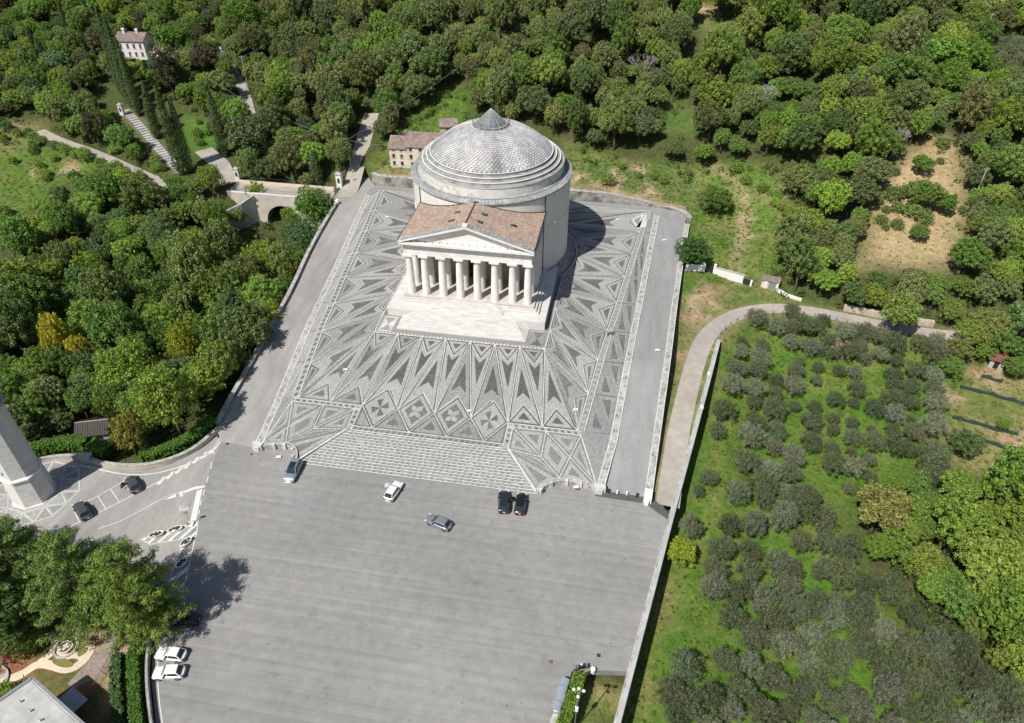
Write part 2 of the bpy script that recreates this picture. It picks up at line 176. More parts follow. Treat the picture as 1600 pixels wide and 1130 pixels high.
# ---------------------------------------------------------------- helpers: meshes, things, materials
class MB:
    """collects faces with a material index, then becomes ONE mesh object"""
    def __init__(s): s.v = []; s.f = []; s.m = []
    def add(s, vs, fs, m=0):
        b = len(s.v); s.v += [tuple(p) for p in vs]; s.f += [tuple(b + i for i in q) for q in fs]; s.m += [m] * len(fs); return s
    def box(s, x0, x1, y0, y1, z0, z1, m=0):
        return s.add([(x0,y0,z0),(x1,y0,z0),(x1,y1,z0),(x0,y1,z0),(x0,y0,z1),(x1,y0,z1),(x1,y1,z1),(x0,y1,z1)],
                     [(0,3,2,1),(4,5,6,7),(0,1,5,4),(1,2,6,5),(2,3,7,6),(3,0,4,7)], m)
    def obox(s, c, l, w, h, a, m=0):
        """box of length l (along angle a), width w, height h standing on c"""
        ca, sa = math.cos(a), math.sin(a); P = []
        for z in (0, h):
            for dx, dy in ((-l/2,-w/2),(l/2,-w/2),(l/2,w/2),(-l/2,w/2)): P.append((c[0]+dx*ca-dy*sa, c[1]+dx*sa+dy*ca, c[2]+z))
        return s.add(P, [(0,3,2,1),(4,5,6,7),(0,1,5,4),(1,2,6,5),(2,3,7,6),(3,0,4,7)], m)
    def prism(s, poly, z0, z1, m=0):
        n = len(poly); P = [(p[0],p[1],z0) for p in poly] + [(p[0],p[1],z1) for p in poly]
        return s.add(P, [tuple(range(n-1,-1,-1)), tuple(range(n,2*n))] + [(i,(i+1)%n,n+(i+1)%n,n+i) for i in range(n)], m)
    def lathe(s, prof, n=64, c=(0,0), m=0, a0=0, a1=2*math.pi, cap=False):
        full = abs(a1-a0-2*math.pi) < 1e-6; k = n if full else n+1; P = []
        for r, z in prof:
            for i in range(k):
                a = a0+(a1-a0)*i/n; P.append((c[0]+r*math.cos(a), c[1]+r*math.sin(a), z))
        F = []
        for j in range(len(prof)-1):
            for i in range(n):
                i2 = (i+1) % k; F.append((j*k+i, j*k+i2, (j+1)*k+i2, (j+1)*k+i))
        if cap: F.append(tuple((len(prof)-1)*k+i for i in range(k)))
        return s.add(P, F, m)
    def tube(s, p, q, r, n=8, m=0, r2=None):
        p = Vector(p); q = Vector(q); d = (q-p).normalized(); a = d.orthogonal().normalized(); b = d.cross(a); r2 = r if r2 is None else r2
        P = [p+(a*math.cos(t)+b*math.sin(t))*r for t in [2*math.pi*i/n for i in range(n)]] + [q+(a*math.cos(t)+b*math.sin(t))*r2 for t in [2*math.pi*i/n for i in range(n)]]
        return s.add(P, [(i,(i+1)%n,n+(i+1)%n,n+i) for i in range(n)] + [tuple(range(n-1,-1,-1)), tuple(range(n,2*n))], m)
    def sphere(s, c, r, m=0, n=10, k=7, sz=1.0):
        P = []; F = []
        for j in range(k+1):
            t = math.pi*j/k
            for i in range(n): P.append((c[0]+r*math.sin(t)*math.cos(2*math.pi*i/n), c[1]+r*math.sin(t)*math.sin(2*math.pi*i/n), c[2]+r*sz*math.cos(t)))
        for j in range(k):
            for i in range(n): F.append((j*n+i, (j+1)*n+i, (j+1)*n+(i+1)%n, j*n+(i+1)%n))
        return s.add(P, F, m)
    def ribbon(s, pts, w, zf, m=0, off=0.0):
        """flat strip along a polyline, draped with zf"""
        L = [Vector((p[0],p[1])) for p in pts]; P = []
        for i, p in enumerate(L):
            d = (L[min(i+1,len(L)-1)] - L[max(i-1,0)]).normalized(); nrm = Vector((-d.y, d.x))
            for sgn in (1, -1):
                q = p + nrm*(off+sgn*w/2); P.append((q.x, q.y, float(zf(q.x, q.y))))
        return s.add(P, [(2*i, 2*i+1, 2*i+3, 2*i+2) for i in range(len(L)-1)], m)
    def wall(s, pts, w, zb, zt, m=0):
        """upright wall of thickness w along a polyline; zb, zt functions of (x, y)"""
        L = [Vector((p[0],p[1])) for p in pts]; P = []; n = len(L)
        for i, p in enumerate(L):
            d = (L[min(i+1,n-1)] - L[max(i-1,0)]).normalized(); nr = Vector((-d.y, d.x))*w/2
            for q in (p+nr, p-nr): P += [(q.x,q.y,float(zb(p.x,p.y))), (q.x,q.y,float(zt(p.x,p.y)))]
        F = []
        for i in range(n-1):
            a = 4*i; b = 4*(i+1); F += [(a+1,a,b,b+1),(a+2,a+3,b+3,b+2),(a+3,a+1,b+1,b+3),(a,a+2,b+2,b)]
        F += [(0,1,3,2), (4*n-4,4*n-2,4*n-1,4*n-3)]
        return s.add(P, F, m)
    def mesh(s, name, smooth=False):
        me = bpy.data.meshes.new(name); me.from_pydata(s.v, [], s.f); me.polygons.foreach_set('material_index', s.m)
        if smooth: me.polygons.foreach_set('use_smooth', [True]*len(s.f))
        me.update(); return me
    def build(s, name, mats, parent=None, smooth=False, local=False, kind=None):
        off = Vector((0,0,0)) if (parent is None or local) else parent_origin(parent)
        if off.length: s.v = [(p[0]-off.x, p[1]-off.y, p[2]-off.z) for p in s.v]
        me = s.mesh(name, smooth)
        for m in (mats if isinstance(mats, (list, tuple)) else [mats]): me.materials.append(m)
        o = bpy.data.objects.new(name, me); COL.objects.link(o)
        if parent: o.parent = parent
        if kind: o['kind'] = kind
        return o
def parent_origin(p):
    v = Vector(p.location)
    while p.parent: p = p.parent; v += Vector(p.location)
    return v
def tag(o, label, cat, group=None):
    o['label'] = label; o['category'] = cat
    if group: o['group'] = group
    return o
def thing(name, label, cat, loc=(0,0,0), rz=0.0, group=None):
    o = bpy.data.objects.new(name, None); COL.objects.link(o); o.location = loc; o.rotation_euler = (0,0,rz); o.empty_display_size = .3
    return tag(o, label, cat, group)
def struct(o): o['kind'] = 'structure'; return o
def copy_tree(o, parent=None):
    c = o.copy(); COL.objects.link(c); c.parent = parent
    for ch in o.children: copy_tree(ch, c)
    return c
# ---------------------------------------------------------------- procedural materials
def material(name, col, rough=.8, var=.15, scale=1.0, col2=None, mix=(.45,.6), mscale=.15, bump=0., bscale=8., metal=0., spec=.3, stretch=None, fine=True):
    m = bpy.data.materials.new(name); m.use_nodes = True; N = m.node_tree.nodes; L = m.node_tree.links
    b = N['Principled BSDF']; b.inputs['Roughness'].default_value = rough; b.inputs['Metallic'].default_value = metal
    b.inputs['Specular IOR Level'].default_value = spec
    g = N.new('ShaderNodeNewGeometry'); pos = g.outputs['Position']
    if stretch:
        vm = N.new('ShaderNodeVectorMath'); vm.operation = 'MULTIPLY'; vm.inputs[1].default_value = stretch; L.new(pos, vm.inputs[0]); pos = vm.outputs[0]
    def noise(sc, det=4.):
        t = N.new('ShaderNodeTexNoise'); t.inputs['Scale'].default_value = sc; t.inputs['Detail'].default_value = det; L.new(pos, t.inputs['Vector']); return t.outputs['Fac']
    def mixc(fac, a, bb):
        x = N.new('ShaderNodeMix'); x.data_type = 'RGBA'
        for sock, val in ((x.inputs[0], fac), (x.inputs[6], a), (x.inputs[7], bb)):
            if hasattr(val, 'links') or hasattr(val, 'is_linked'): L.new(val, sock)
            else: sock.default_value = val
        return x.outputs[2]
    def mr(v, a, bb, c, d):
        x = N.new('ShaderNodeMapRange'); x.inputs[1].default_value = a; x.inputs[2].default_value = bb; x.inputs[3].default_value = c; x.inputs[4].default_value = d; L.new(v, x.inputs[0]); return x.outputs[0]
    base = (*col, 1.)
    if col2 is not None: base = mixc(mr(noise(mscale, 5.), mix[0], mix[1], 0, 1), base, (*col2, 1.))
    f1 = mr(noise(scale), .3, .7, 1-var, 1+var)
    mul = N.new('ShaderNodeMath'); mul.operation = 'MULTIPLY'; L.new(f1, mul.inputs[0])
    if fine: L.new(mr(noise(scale*9, 2.), .25, .75, 1-var*.9, 1+var*.9), mul.inputs[1])
    else: mul.inputs[1].default_value = 1.
    vs = N.new('ShaderNodeVectorMath'); vs.operation = 'SCALE'
    if hasattr(base, 'is_linked'): L.new(base, vs.inputs[0])
    else: vs.inputs[0].default_value = base[:3]
    L.new(mul.outputs[0], vs.inputs['Scale']); L.new(vs.outputs[0], b.inputs['Base Color'])
    if bump:
        bn = N.new('ShaderNodeBump'); bn.inputs['Strength'].default_value = bump; bn.inputs['Distance'].default_value = .05; L.new(noise(bscale, 3.), bn.inputs['Height']); L.new(bn.outputs[0], b.inputs['Normal'])
    return m
def leaf_material(name, trans=.25, rough=.55):
    """leaf colour = the tree's own tint (object colour) x a tone stored per leaf"""
    m = bpy.data.materials.new(name); m.use_nodes = True; N = m.node_tree.nodes; L = m.node_tree.links; b = N['Principled BSDF']
    oi = N.new('ShaderNodeObjectInfo'); at = N.new('ShaderNodeAttribute'); at.attribute_name = 'tone'
    x = N.new('ShaderNodeMix'); x.data_type = 'RGBA'; x.blend_type = 'MULTIPLY'; x.inputs[0].default_value = 1.
    L.new(oi.outputs['Color'], x.inputs[6]); L.new(at.outputs['Color'], x.inputs[7])
    L.new(x.outputs[2], b.inputs['Base Color']); b.inputs['Roughness'].default_value = rough; b.inputs['Specular IOR Level'].default_value = .25
    if trans:
        t = N.new('ShaderNodeBsdfTranslucent'); L.new(x.outputs[2], t.inputs['Color']); ms = N.new('ShaderNodeMixShader'); ms.inputs[0].default_value = trans
        L.new(b.outputs[0], ms.inputs[1]); L.new(t.outputs[0], ms.inputs[2]); L.new(ms.outputs[0], N['Material Output'].inputs[0])
    return m
def glass_material(name, col=(.02,.03,.035), rough=.08):
    m = bpy.data.materials.new(name); m.use_nodes = True; b = m.node_tree.nodes['Principled BSDF']
    b.inputs['Base Color'].default_value = (*col, 1); b.inputs['Roughness'].default_value = rough; b.inputs['Specular IOR Level'].default_value = .6
    return m
def paint_material(name, col, metal=.0):
    m = bpy.data.materials.new(name); m.use_nodes = True; b = m.node_tree.nodes['Principled BSDF']
    b.inputs['Base Color'].default_value = (*col, 1); b.inputs['Roughness'].default_value = .3; b.inputs['Metallic'].default_value = metal
    b.inputs['Coat Weight'].default_value = .6; b.inputs['Coat Roughness'].default_value = .06
    return m
M = {}
M['cob_dark'] = material('dark_cobble', (.125,.122,.117), .85, .28, 2.2, (.185,.18,.172), (.4,.65), .25, .5, 7)
M['cob_black'] = material('black_cobble', (.100,.098,.094), .85, .28, 2.2, (.125,.122,.117), (.4,.65), .25, .5, 7)
M['cob_mid'] = material('grey_cobble', (.285,.282,.271), .85, .22, 2.2, (.255,.25,.24), (.42,.62), .12, .5, 7)
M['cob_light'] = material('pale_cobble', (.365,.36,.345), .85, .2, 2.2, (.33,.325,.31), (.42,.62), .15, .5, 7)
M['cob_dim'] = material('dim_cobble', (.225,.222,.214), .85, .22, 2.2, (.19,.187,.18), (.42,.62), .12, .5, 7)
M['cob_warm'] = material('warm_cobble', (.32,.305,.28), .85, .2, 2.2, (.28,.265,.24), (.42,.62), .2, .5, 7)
M['white_line'] = material('white_stone', (.60,.59,.555), .75, .16, 1.1, (.47,.455,.42), (.5,.72), .35)
M['kerb'] = material('lichen_stone', (.42,.415,.39), .8, .28, 1.6, (.24,.24,.22), (.5,.66), .9)
M['marble'] = material('temple_stone', (.81,.785,.73), .7, .07, .9, (.69,.65,.58), (.48,.75), .25)
M['steps'] = material('step_stone', (.60,.585,.555), .7, .10, .9, (.52,.48,.43), (.56,.75), .5, stretch=(.5,2,1))
M['drum'] = material('drum_plaster', (.74,.705,.64), .8, .06, .5, (.69,.645,.57), (.5,.72), .35, stretch=(1,1,.18))
M['lead'] = material('weathered_slab', (.30,.305,.305), .75, .22, 1.2, (.40,.40,.39), (.45,.65), .5)
M['ringstone'] = material('ring_stone', (.35,.345,.33), .75, .2, 1.2, (.25,.25,.24), (.48,.62), .5)
M['attic'] = material('attic_stone', (.68,.66,.61), .75, .12, .9, (.42,.41,.38), (.52,.72), .6)
M['dark_metal'] = material('dark_metal', (.05,.05,.05), .5, .1, 3., metal=.3)
M['door'] = material('dark_door', (.03,.024,.02), .6, .2, 4.)
M['porch'] = material('porch_floor', (.50,.44,.40), .8, .1, 1.5, (.56,.52,.48), (.4,.6), .6)
M['porchwall'] = material('porch_wall', (.55,.49,.40), .85, .08, .8)
M['asphalt_lot'] = None
M['asphalt_road'] = material('road_asphalt', (.345,.332,.31), .9, .12, .5, (.265,.258,.245), (.42,.66), .07, .25, 10, stretch=(1,.25,1))
M['asphalt_ramp'] = material('ramp_asphalt', (.265,.263,.258), .9, .1, .6, (.31,.307,.30), (.42,.66), .08, .25, 10, stretch=(1,.2,1))
M['asphalt_dark'] = material('new_asphalt', (.10,.098,.096), .9, .12, 1.5)
M['asphalt_path'] = material('lane_asphalt', (.42,.375,.32), .9, .1, .7, (.36,.33,.29), (.42,.62), .15, .2, 10)
M['gravel'] = material('pale_gravel', (.42,.385,.34), .95, .14, 1.2, (.32,.30,.26), (.4,.65), .3, .3, 9)
M['sand'] = material('sand_path', (.66,.55,.42), .95, .08, 1.2)
M['brick'] = material('brick_path', (.27,.215,.18), .9, .25, 3.5, (.32,.27,.23), (.4,.6), .8)
M['concrete'] = material('concrete', (.46,.455,.44), .85, .14, .8, (.36,.355,.34), (.48,.68), .4)
M['stainwall'] = material('stained_wall', (.34,.325,.295), .9, .22, .8, (.13,.125,.115), (.45,.64), .35)
M['paint'] = material('road_paint', (.70,.69,.66), .7, .1, 2.0, (.5,.49,.47), (.56,.72), 1.2)
M['whitewash'] = material('whitewash', (.80,.785,.75), .8, .05, 1.0)
M['terracotta'] = material('terracotta', (.425,.315,.245), .85, .26, 1.6, (.34,.26,.21), (.42,.62), .6, .5, 14)
M['oldtile'] = material('old_roof_tile', (.30,.22,.185), .85, .25, 1.6, (.22,.18,.165), (.42,.6), .7, .6, 12)
M['plaster'] = material('old_plaster', (.66,.58,.47), .9, .12, .9, (.50,.43,.35), (.5,.68), .6)
M['window'] = material('window_dark', (.035,.04,.045), .35, .1, 3.)
M['shutter'] = material('brown_shutter', (.12,.085,.06), .7, .15, 3.)
M['stone_frame'] = material('window_stone', (.5,.46,.4), .8, .1, 2.)
M['bark'] = material('bark', (.10,.075,.055), .95, .3, 3., bump=.5)
M['bark_grey'] = material('bark_grey', (.115,.105,.085), .95, .25, 3., bump=.4)
M['leaf'] = leaf_material('broad_leaf', .32); M['needle'] = leaf_material('needle', .1, .7)
M['roofing'] = material('roof_membrane', (.48,.47,.45), .9, .12, 1.0, (.40,.39,.37), (.45,.65), .4)
M['galv'] = material('galvanised', (.42,.44,.46), .45, .12, 2., metal=.6)
M['rust'] = material('rusty_sheet', (.20,.085,.06), .8, .25, 2.)
M['soil'] = material('bare_soil', (.36,.24,.16), .95, .2, 1.2)
M['netting'] = material('green_netting', (.035,.065,.05), .8, .3, 3.)
M['glass'] = glass_material('car_glass'); M['tyre'] = material('tyre', (.02,.02,.02), .9, .1, 5.); M['rim'] = material('wheel_rim', (.35,.35,.36), .35, .05, 5., metal=.7)
M['lamp_white'] = material('lamp_white', (.8,.8,.78), .4, .03, 3.); M['lamp_red'] = material('tail_red', (.30,.015,.012), .35, .05, 3.)
M['blackplastic'] = material('black_plastic', (.025,.025,.027), .6, .1, 5.)
# ---------------------------------------------------------------- the lie of the land
def resample(pts, step):
    out = []; P = [Vector((p[0], p[1])) for p in pts]
    # smooth corner cutting first
    for _ in range(2):
        Q = [P[0]]
        for a, b in zip(P[:-1], P[1:]): Q += [a*.75+b*.25, a*.25+b*.75]
        Q.append(P[-1]); P = Q
    acc = 0.; out = [P[0]]
    for a, b in zip(P[:-1], P[1:]):
        d = (b-a).length; t = step-acc
        while t < d: out.append(a+(b-a)*(t/d)); t += step
        acc = (acc+d) % step
    out.append(P[-1]); return [(p.x, p.y) for p in out]
def smooth1(z, n=6):
    z = np.array(z, float)
    for _ in range(n): z[1:-1] = (z[:-2]+2*z[1:-1]+z[2:])/4
    return z
ROADS = {}
def road(name, pts, width, z0=None, z1=None):
    L = resample(pts, 1.5); A = np.array(L); z = hb(A[:,0], A[:,1])
    t = np.arange(len(L))*1.5
    if z0 is not None: z = z+(z0-z[0])*np.exp(-t/9)
    if z1 is not None: z = z+(z1-z[-1])*np.exp(-t[::-1]/9)
    ROADS[name] = (A, smooth1(z, 10), width)
road('lane_right', [(x-.55, y+.1) if y < 4 else (x, y) for x, y in ROAD_RIGHT], 3.9, -4.0); road('lane_left', ROAD_LEFT, 4.0, None, -.62); road('drive', DRIVE, 5.5, -.62)
road('uphill_track', UPTRACK, 3.2); road('stair_path', STAIRPATH, 2.8); road('back_road', BACKROAD, 4.6, -.12)
_wg = np.array(WALL_GROVE+[(34.0,-94.),(31.5,-108.)])[::-1]
def wall_side(x, y):
    """metres east of the grove wall"""
    return np.where(np.asarray(y) > 2.5, -9., np.asarray(x)-np.interp(y, _wg[:,1], _wg[:,0]))
def h(x, y):
    x = np.atleast_1d(np.asarray(x, float)); y = np.atleast_1d(np.asarray(y, float)); z = hb(x, y)
    z = z+.22*np.sin(x*.31+1.3*np.sin(y*.17))*np.sin(y*.27+np.sin(x*.13))
    for nm, (A, rz, w) in ROADS.items():
        bb = (x > A[:,0].min()-9) & (x < A[:,0].max()+9) & (y > A[:,1].min()-9) & (y < A[:,1].max()+9)
        if not bb.any(): continue
        d2 = (x[bb][:,None]-A[None,:,0])**2 + (y[bb][:,None]-A[None,:,1])**2
        k = d2.argmin(1); d = np.sqrt(d2[np.arange(len(k)), k])
        t = np.clip((d-w/2-2.0)/3.0, 0, 1); t = t*t*(3-2*t)
        if nm == 'lane_right': t = np.where(wall_side(x[bb], y[bb]) > -1.0, 1., t)
        z[bb] = z[bb]*t + (rz[k]-.10)*(1-t)
    d = wall_side(x, y); m = (d > -1.3) & (d < 14) & (y < 1) & (y > -120)
    if m.any():                                        # the grove lies below its wall
        lev = np.interp(y[m], [-110,-45,-20,2], [-4.7,-4.1,-3.9,-3.2]); drop = np.interp(y[m], [-60,-20,-6,2], [4.3,3.2,2.0,.8])
        w_ = np.clip(1-(d[m]-3)/11, 0, 1); z[m] = np.minimum(z[m], (lev-drop)*w_+z[m]*(1-w_))
    return z
def h1(x, y): return float(h([x], [y])[0])
def inside(poly, x, y):
    x = np.asarray(x, float); y = np.asarray(y, float); r = np.zeros(x.shape, bool); n = len(poly)
    for i in range(n):
        x0, y0 = poly[i][:2]; x1, y1 = poly[(i+1) % n][:2]
        if y0 == y1: continue
        c = ((y0 > y) != (y1 > y)) & (x < (x1-x0)*(y-y0)/(y1-y0)+x0); r ^= c
    return r
def pdist(poly, x, y):
    """distance to the outline, negative inside"""
    d = np.full(np.shape(x), 1e9); n = len(poly)
    for i in range(n):
        ax, ay = poly[i][:2]; bx, by = poly[(i+1) % n][:2]; L2 = (bx-ax)**2+(by-ay)**2+1e-9
        t = np.clip(((x-ax)*(bx-ax)+(y-ay)*(by-ay))/L2, 0, 1); d = np.minimum(d, np.hypot(x-ax-t*(bx-ax), y-ay-t*(by-ay)))
    return np.where(inside(poly, x, y), -d, d)
# outlines of the paved platform
L_IN = [(-28.7,-43.6),(-29.4,-33.6),(-31.6,-11.7),(-35.2,19.0),(-39.5,50.7)]           # inner edge of the left kerb strip
R_IN = [(31.0,-43.3),(32.5,-33.0),(34.1,-11.0),(36.4,19.0),(38.9,52.6)]
L_OUT = [(-29.9,-43.6),(-30.6,-33.6),(-32.8,-11.7),(-36.4,19.0),(-40.7,50.9)]
R_OUT = [(32.2,-43.3),(33.7,-33.0),(35.3,-11.0),(37.6,19.0),(40.2,52.2)]
CURVE_R = [(21.3,-45.9),(21.9,-44.8),(22.9,-43.7),(24.2,-42.9),(25.8,-42.5),(28.0,-42.7),(31.0,-43.3)]
CURVE_L = [(-21.3,-45.9),(-21.6,-44.8),(-22.2,-43.7),(-23.1,-42.9),(-24.4,-42.5),(-26.2,-42.9),(-28.7,-43.6)]
BACK_Y = 57.2
SAG = [(14.4,-37.4),(21.3,-45.9)] + CURVE_R[1:] + R_OUT + [(37.5,55.5),(36.2,BACK_Y),(-40.0,BACK_Y),(-41.0,53.5)] + L_OUT[::-1] + CURVE_L[::-1][1:-1] + [(-21.3,-45.9),(-14.4,-37.4)]
CORD = [(-14.4,-37.4),(-21.3,-45.9),(21.3,-45.9),(14.4,-37.4)]
LEFT_ROAD = L_OUT + [(-41.0,53.5),(-40.2,57.2),(-43.6,62.0),(-48.6,62.0),(-49.2,54.0),(-49.0,47.4),(-46.9,44.2),(-45.7,30.6),(-44.0,16.0),(-41.6,-2.8),(-39.9,-21.8),(-39.2,-39.9),(-36.8,-43.2)]
RAMP = R_OUT + [(37.5,55.5),(36.2,BACK_Y),(42.5,56.6),(46.2,54.6),(47.2,51.5),(46.6,47.7),(43.7,16.6),(41.6,-12),(40,-31.9),(39.1,-43.4)]
LOT = [(-36.8,-43.2),(-29.9,-43.6)] + CURVE_L[::-1] + CURVE_R + [(32.2,-43.3),(39.1,-43.4),(40.5,-43.6),(43.6,-46.6)] + [(42.8,-47.5),(41.2,-56.2),(39.5,-64.7),(37.6,-74.2),(32.6,-74.9),(30.9,-76.0),(29.9,-80.2),(28.4,-84.0),(27.6,-110.0),(-12.0,-110.0)] + LOT_LEFT[::-1][:-1]
TOWER_RD = LOT_LEFT[:7] + [(-34.0,-72.5),(-44.0,-71.0),(-56.0,-76.0),(-78.0,-90.0),(-84.0,-82.0),(-72.0,-62.5),(-68.6,-56.7),(-66.2,-53.6),(-62.0,-52.1),(-58.7,-51.8),(-54.4,-52.5),(-50.6,-52.6),(-46.2,-51.8),(-42.7,-49.7),(-40.6,-47.0),(-39.4,-44.1),(-38.8,-41.3)]
PLATFORM = [SAG, CORD, LEFT_ROAD, RAMP, LOT, TOWER_RD]
def zroad_left(x, y): 
    y = np.asarray(y, float); return np.minimum(zs(y)-.12, np.where(y < -36, -2.6-(-36-y)*.18, 9.))
def zramp(x, y):
    y = np.asarray(y, float); return np.minimum(zs(y)-.12, np.where(y < -30, -2.02-(-30-y)*.14, 9.))
# terrain sheet
gx = np.concatenate([np.linspace(-900,-240,14), np.linspace(-225,-152,20), np.arange(-150,150.1,1.5), np.linspace(153,225,20), np.linspace(240,900,14)])
gy = np.concatenate([np.linspace(-700,-130,14), np.arange(-120,165.1,1.5), np.linspace(170,300,22), np.linspace(330,1200,14)])
GX, GY = np.meshgrid(gx, gy); GZ = h(GX.ravel(), GY.ravel()).reshape(GX.shape)
for poly in PLATFORM:
    GZ = np.where(inside(poly, GX, GY), np.minimum(GZ, -6.5), GZ)
def lerp(a, b, t): return a+(b-a)*t
CA = np.zeros(GX.shape+(3,)); CB = np.zeros_like(CA)
CA[:] = (.066,.088,.026); CB[:] = (.085,.085,.036)
def zone(poly, ca, cb, soft=2.0):
    global CA, CB
    t = np.clip(.5-pdist(poly, GX, GY)/soft/2, 0, 1)[..., None]; CA = lerp(CA, np.array(ca), t); CB = lerp(CB, np.array(cb), t)
zone(Z_LEFTPARK, (.14,.16,.045), (.24,.20,.10)); zone(Z_MEADOW_L, (.095,.165,.030), (.16,.19,.05), 3)
zone(Z_BANK, (.085,.155,.025), (.13,.16,.04), 3); zone(Z_GLADE, (.075,.135,.03), (.13,.15,.05)); zone(NOT_LAWN, (.075,.16,.028), (.09,.17,.03))
zone(Z_MEADOW_R, (.115,.180,.034), (.18,.195,.062), 3); zone([(-42,57.5),(50,57.5),(58,62),(40,72),(-20,70),(-42,64)], (.11,.16,.042), (.19,.175,.075), 3)
zone(Z_GROVE, (.085,.165,.024), (.135,.175,.04), 3); zone(Z_LAWN_R, (.085,.15,.025), (.24,.20,.09), 2)
zone(Z_VINE, (.135,.17,.045), (.24,.215,.09), 3); zone(Z_CLEAR, (.42,.305,.175), (.33,.27,.13), 4); zone(Z_TOPGLADE, (.10,.15,.04), (.2,.17,.08), 3)
zone([(-24.5,-78),(-45,-79),(-62,-92),(-60,-115),(-10,-115),(-14,-100)], (.13,.13,.045), (.30,.135,.075), 2)
zone([(37.5,-75),(32.5,-75.5),(30,-84),(28,-112),(37,-112)], (.125,.155,.045), (.30,.25,.11), 1)
for sx, sy, sr in SOIL:
    d = np.hypot(GX-sx, GY-sy)+.35*sr*np.sin(3*np.arctan2(GY-sy, GX-sx)+sx)
    t = np.clip(1.15-d/sr, 0, 1)[..., None]; CA = lerp(CA, np.array((.47,.34,.23)), t); CB = lerp(CB, np.array((.40,.27,.17)), t*.9)
def along(pts, w, ca, cb, k=1.0, west=False):
    global CA, CB
    A = np.array(resample(pts, 1.)); bb = (GX > A[:,0].min()-6) & (GX < A[:,0].max()+6) & (GY > A[:,1].min()-6) & (GY < A[:,1].max()+6)
    d = np.full(GX.shape, 99.); d[bb] = np.sqrt(((GX[bb][:,None]-A[None,:,0])**2+(GY[bb][:,None]-A[None,:,1])**2).min(1))
    t = np.clip(1.3-d/w, 0, 1)*k
    if west: t = np.where(wall_side(GX, GY) > -.9, 0, t)
    t = t[..., None]; CA = lerp(CA, np.array(ca), t); CB = lerp(CB, np.array(cb), t)
along(MEADOWTRACK, 1.8, (.30,.25,.12), (.40,.30,.19), .8); along(GROVETRACK, 1.5, (.17,.185,.05), (.24,.20,.085), .6)
along(ROAD_RIGHT, 3.4, (.27,.235,.12), (.36,.28,.17), .8, True); along(STAIRPATH, 3, (.25,.2,.12), (.2,.18,.09), .7)
along([(-38,58.6),(36,58.8),(46,56.5)], 1.6, (.46,.31,.21), (.25,.2,.11), .7)
ny, nx = GX.shape
tv = np.stack([GX, GY, GZ], -1).reshape(-1, 3); idx = np.arange(ny*nx).reshape(ny, nx)
tf = np.stack([idx[:-1,:-1], idx[:-1,1:], idx[1:,1:], idx[1:,:-1]], -1).reshape(-1, 4)
me = bpy.data.meshes.new('terrain'); me.from_pydata(tv.tolist(), [], tf.tolist()); me.polygons.foreach_set('use_smooth', [True]*len(tf))
for nm, C in (('ground_a', CA), ('ground_b', CB)):
    at = me.attributes.new(nm, 'FLOAT_COLOR', 'POINT'); at.data.foreach_set('color', np.concatenate([C.reshape(-1,3), np.ones((ny*nx,1))], 1).ravel())
def ground_material():
    m = bpy.data.materials.new('meadow_and_soil'); m.use_nodes = True; N = m.node_tree.nodes; L = m.node_tree.links; b = N['Principled BSDF']; b.inputs['Roughness'].default_value = .95; b.inputs['Specular IOR Level'].default_value = .1
    a = N.new('ShaderNodeAttribute'); a.attribute_name = 'ground_a'; c = N.new('ShaderNodeAttribute'); c.attribute_name = 'ground_b'
    g = N.new('ShaderNodeNewGeometry')
    def nz(s, d): t = N.new('ShaderNodeTexNoise'); t.inputs['Scale'].default_value = s; t.inputs['Detail'].default_value = d; t.inputs['Roughness'].default_value = .65; L.new(g.outputs['Position'], t.inputs['Vector']); return t.outputs['Fac']
    def mr(v, p): x = N.new('ShaderNodeMapRange'); L.new(v, x.inputs[0]); [setattr(x.inputs[i+1], 'default_value', p[i]) for i in range(4)]; return x.outputs[0]
    x = N.new('ShaderNodeMix'); x.data_type = 'RGBA'; L.new(mr(nz(.13, 8), (.44,.62,0,1)), x.inputs[0]); L.new(a.outputs['Color'], x.inputs[6]); L.new(c.outputs['Color'], x.inputs[7])
    f = N.new('ShaderNodeMath'); f.operation = 'MULTIPLY'; L.new(mr(nz(.9, 4), (.3,.7,.72,1.3)), f.inputs[0]); L.new(mr(nz(5., 2), (.3,.7,.7,1.3)), f.inputs[1])
    vs = N.new('ShaderNodeVectorMath'); vs.operation = 'SCALE'; L.new(x.outputs[2], vs.inputs[0]); L.new(f.outputs[0], vs.inputs['Scale']); L.new(vs.outputs[0], b.inputs['Base Color'])
    bp_ = N.new('ShaderNodeBump'); bp_.inputs['Strength'].default_value = .8; bp_.inputs['Distance'].default_value = .25; L.new(nz(2.2, 5), bp_.inputs['Height']); L.new(bp_.outputs[0], b.inputs['Normal'])
    return m
me.materials.append(ground_material()); terrain = bpy.data.objects.new('terrain', me); COL.objects.link(terrain); struct(terrain)
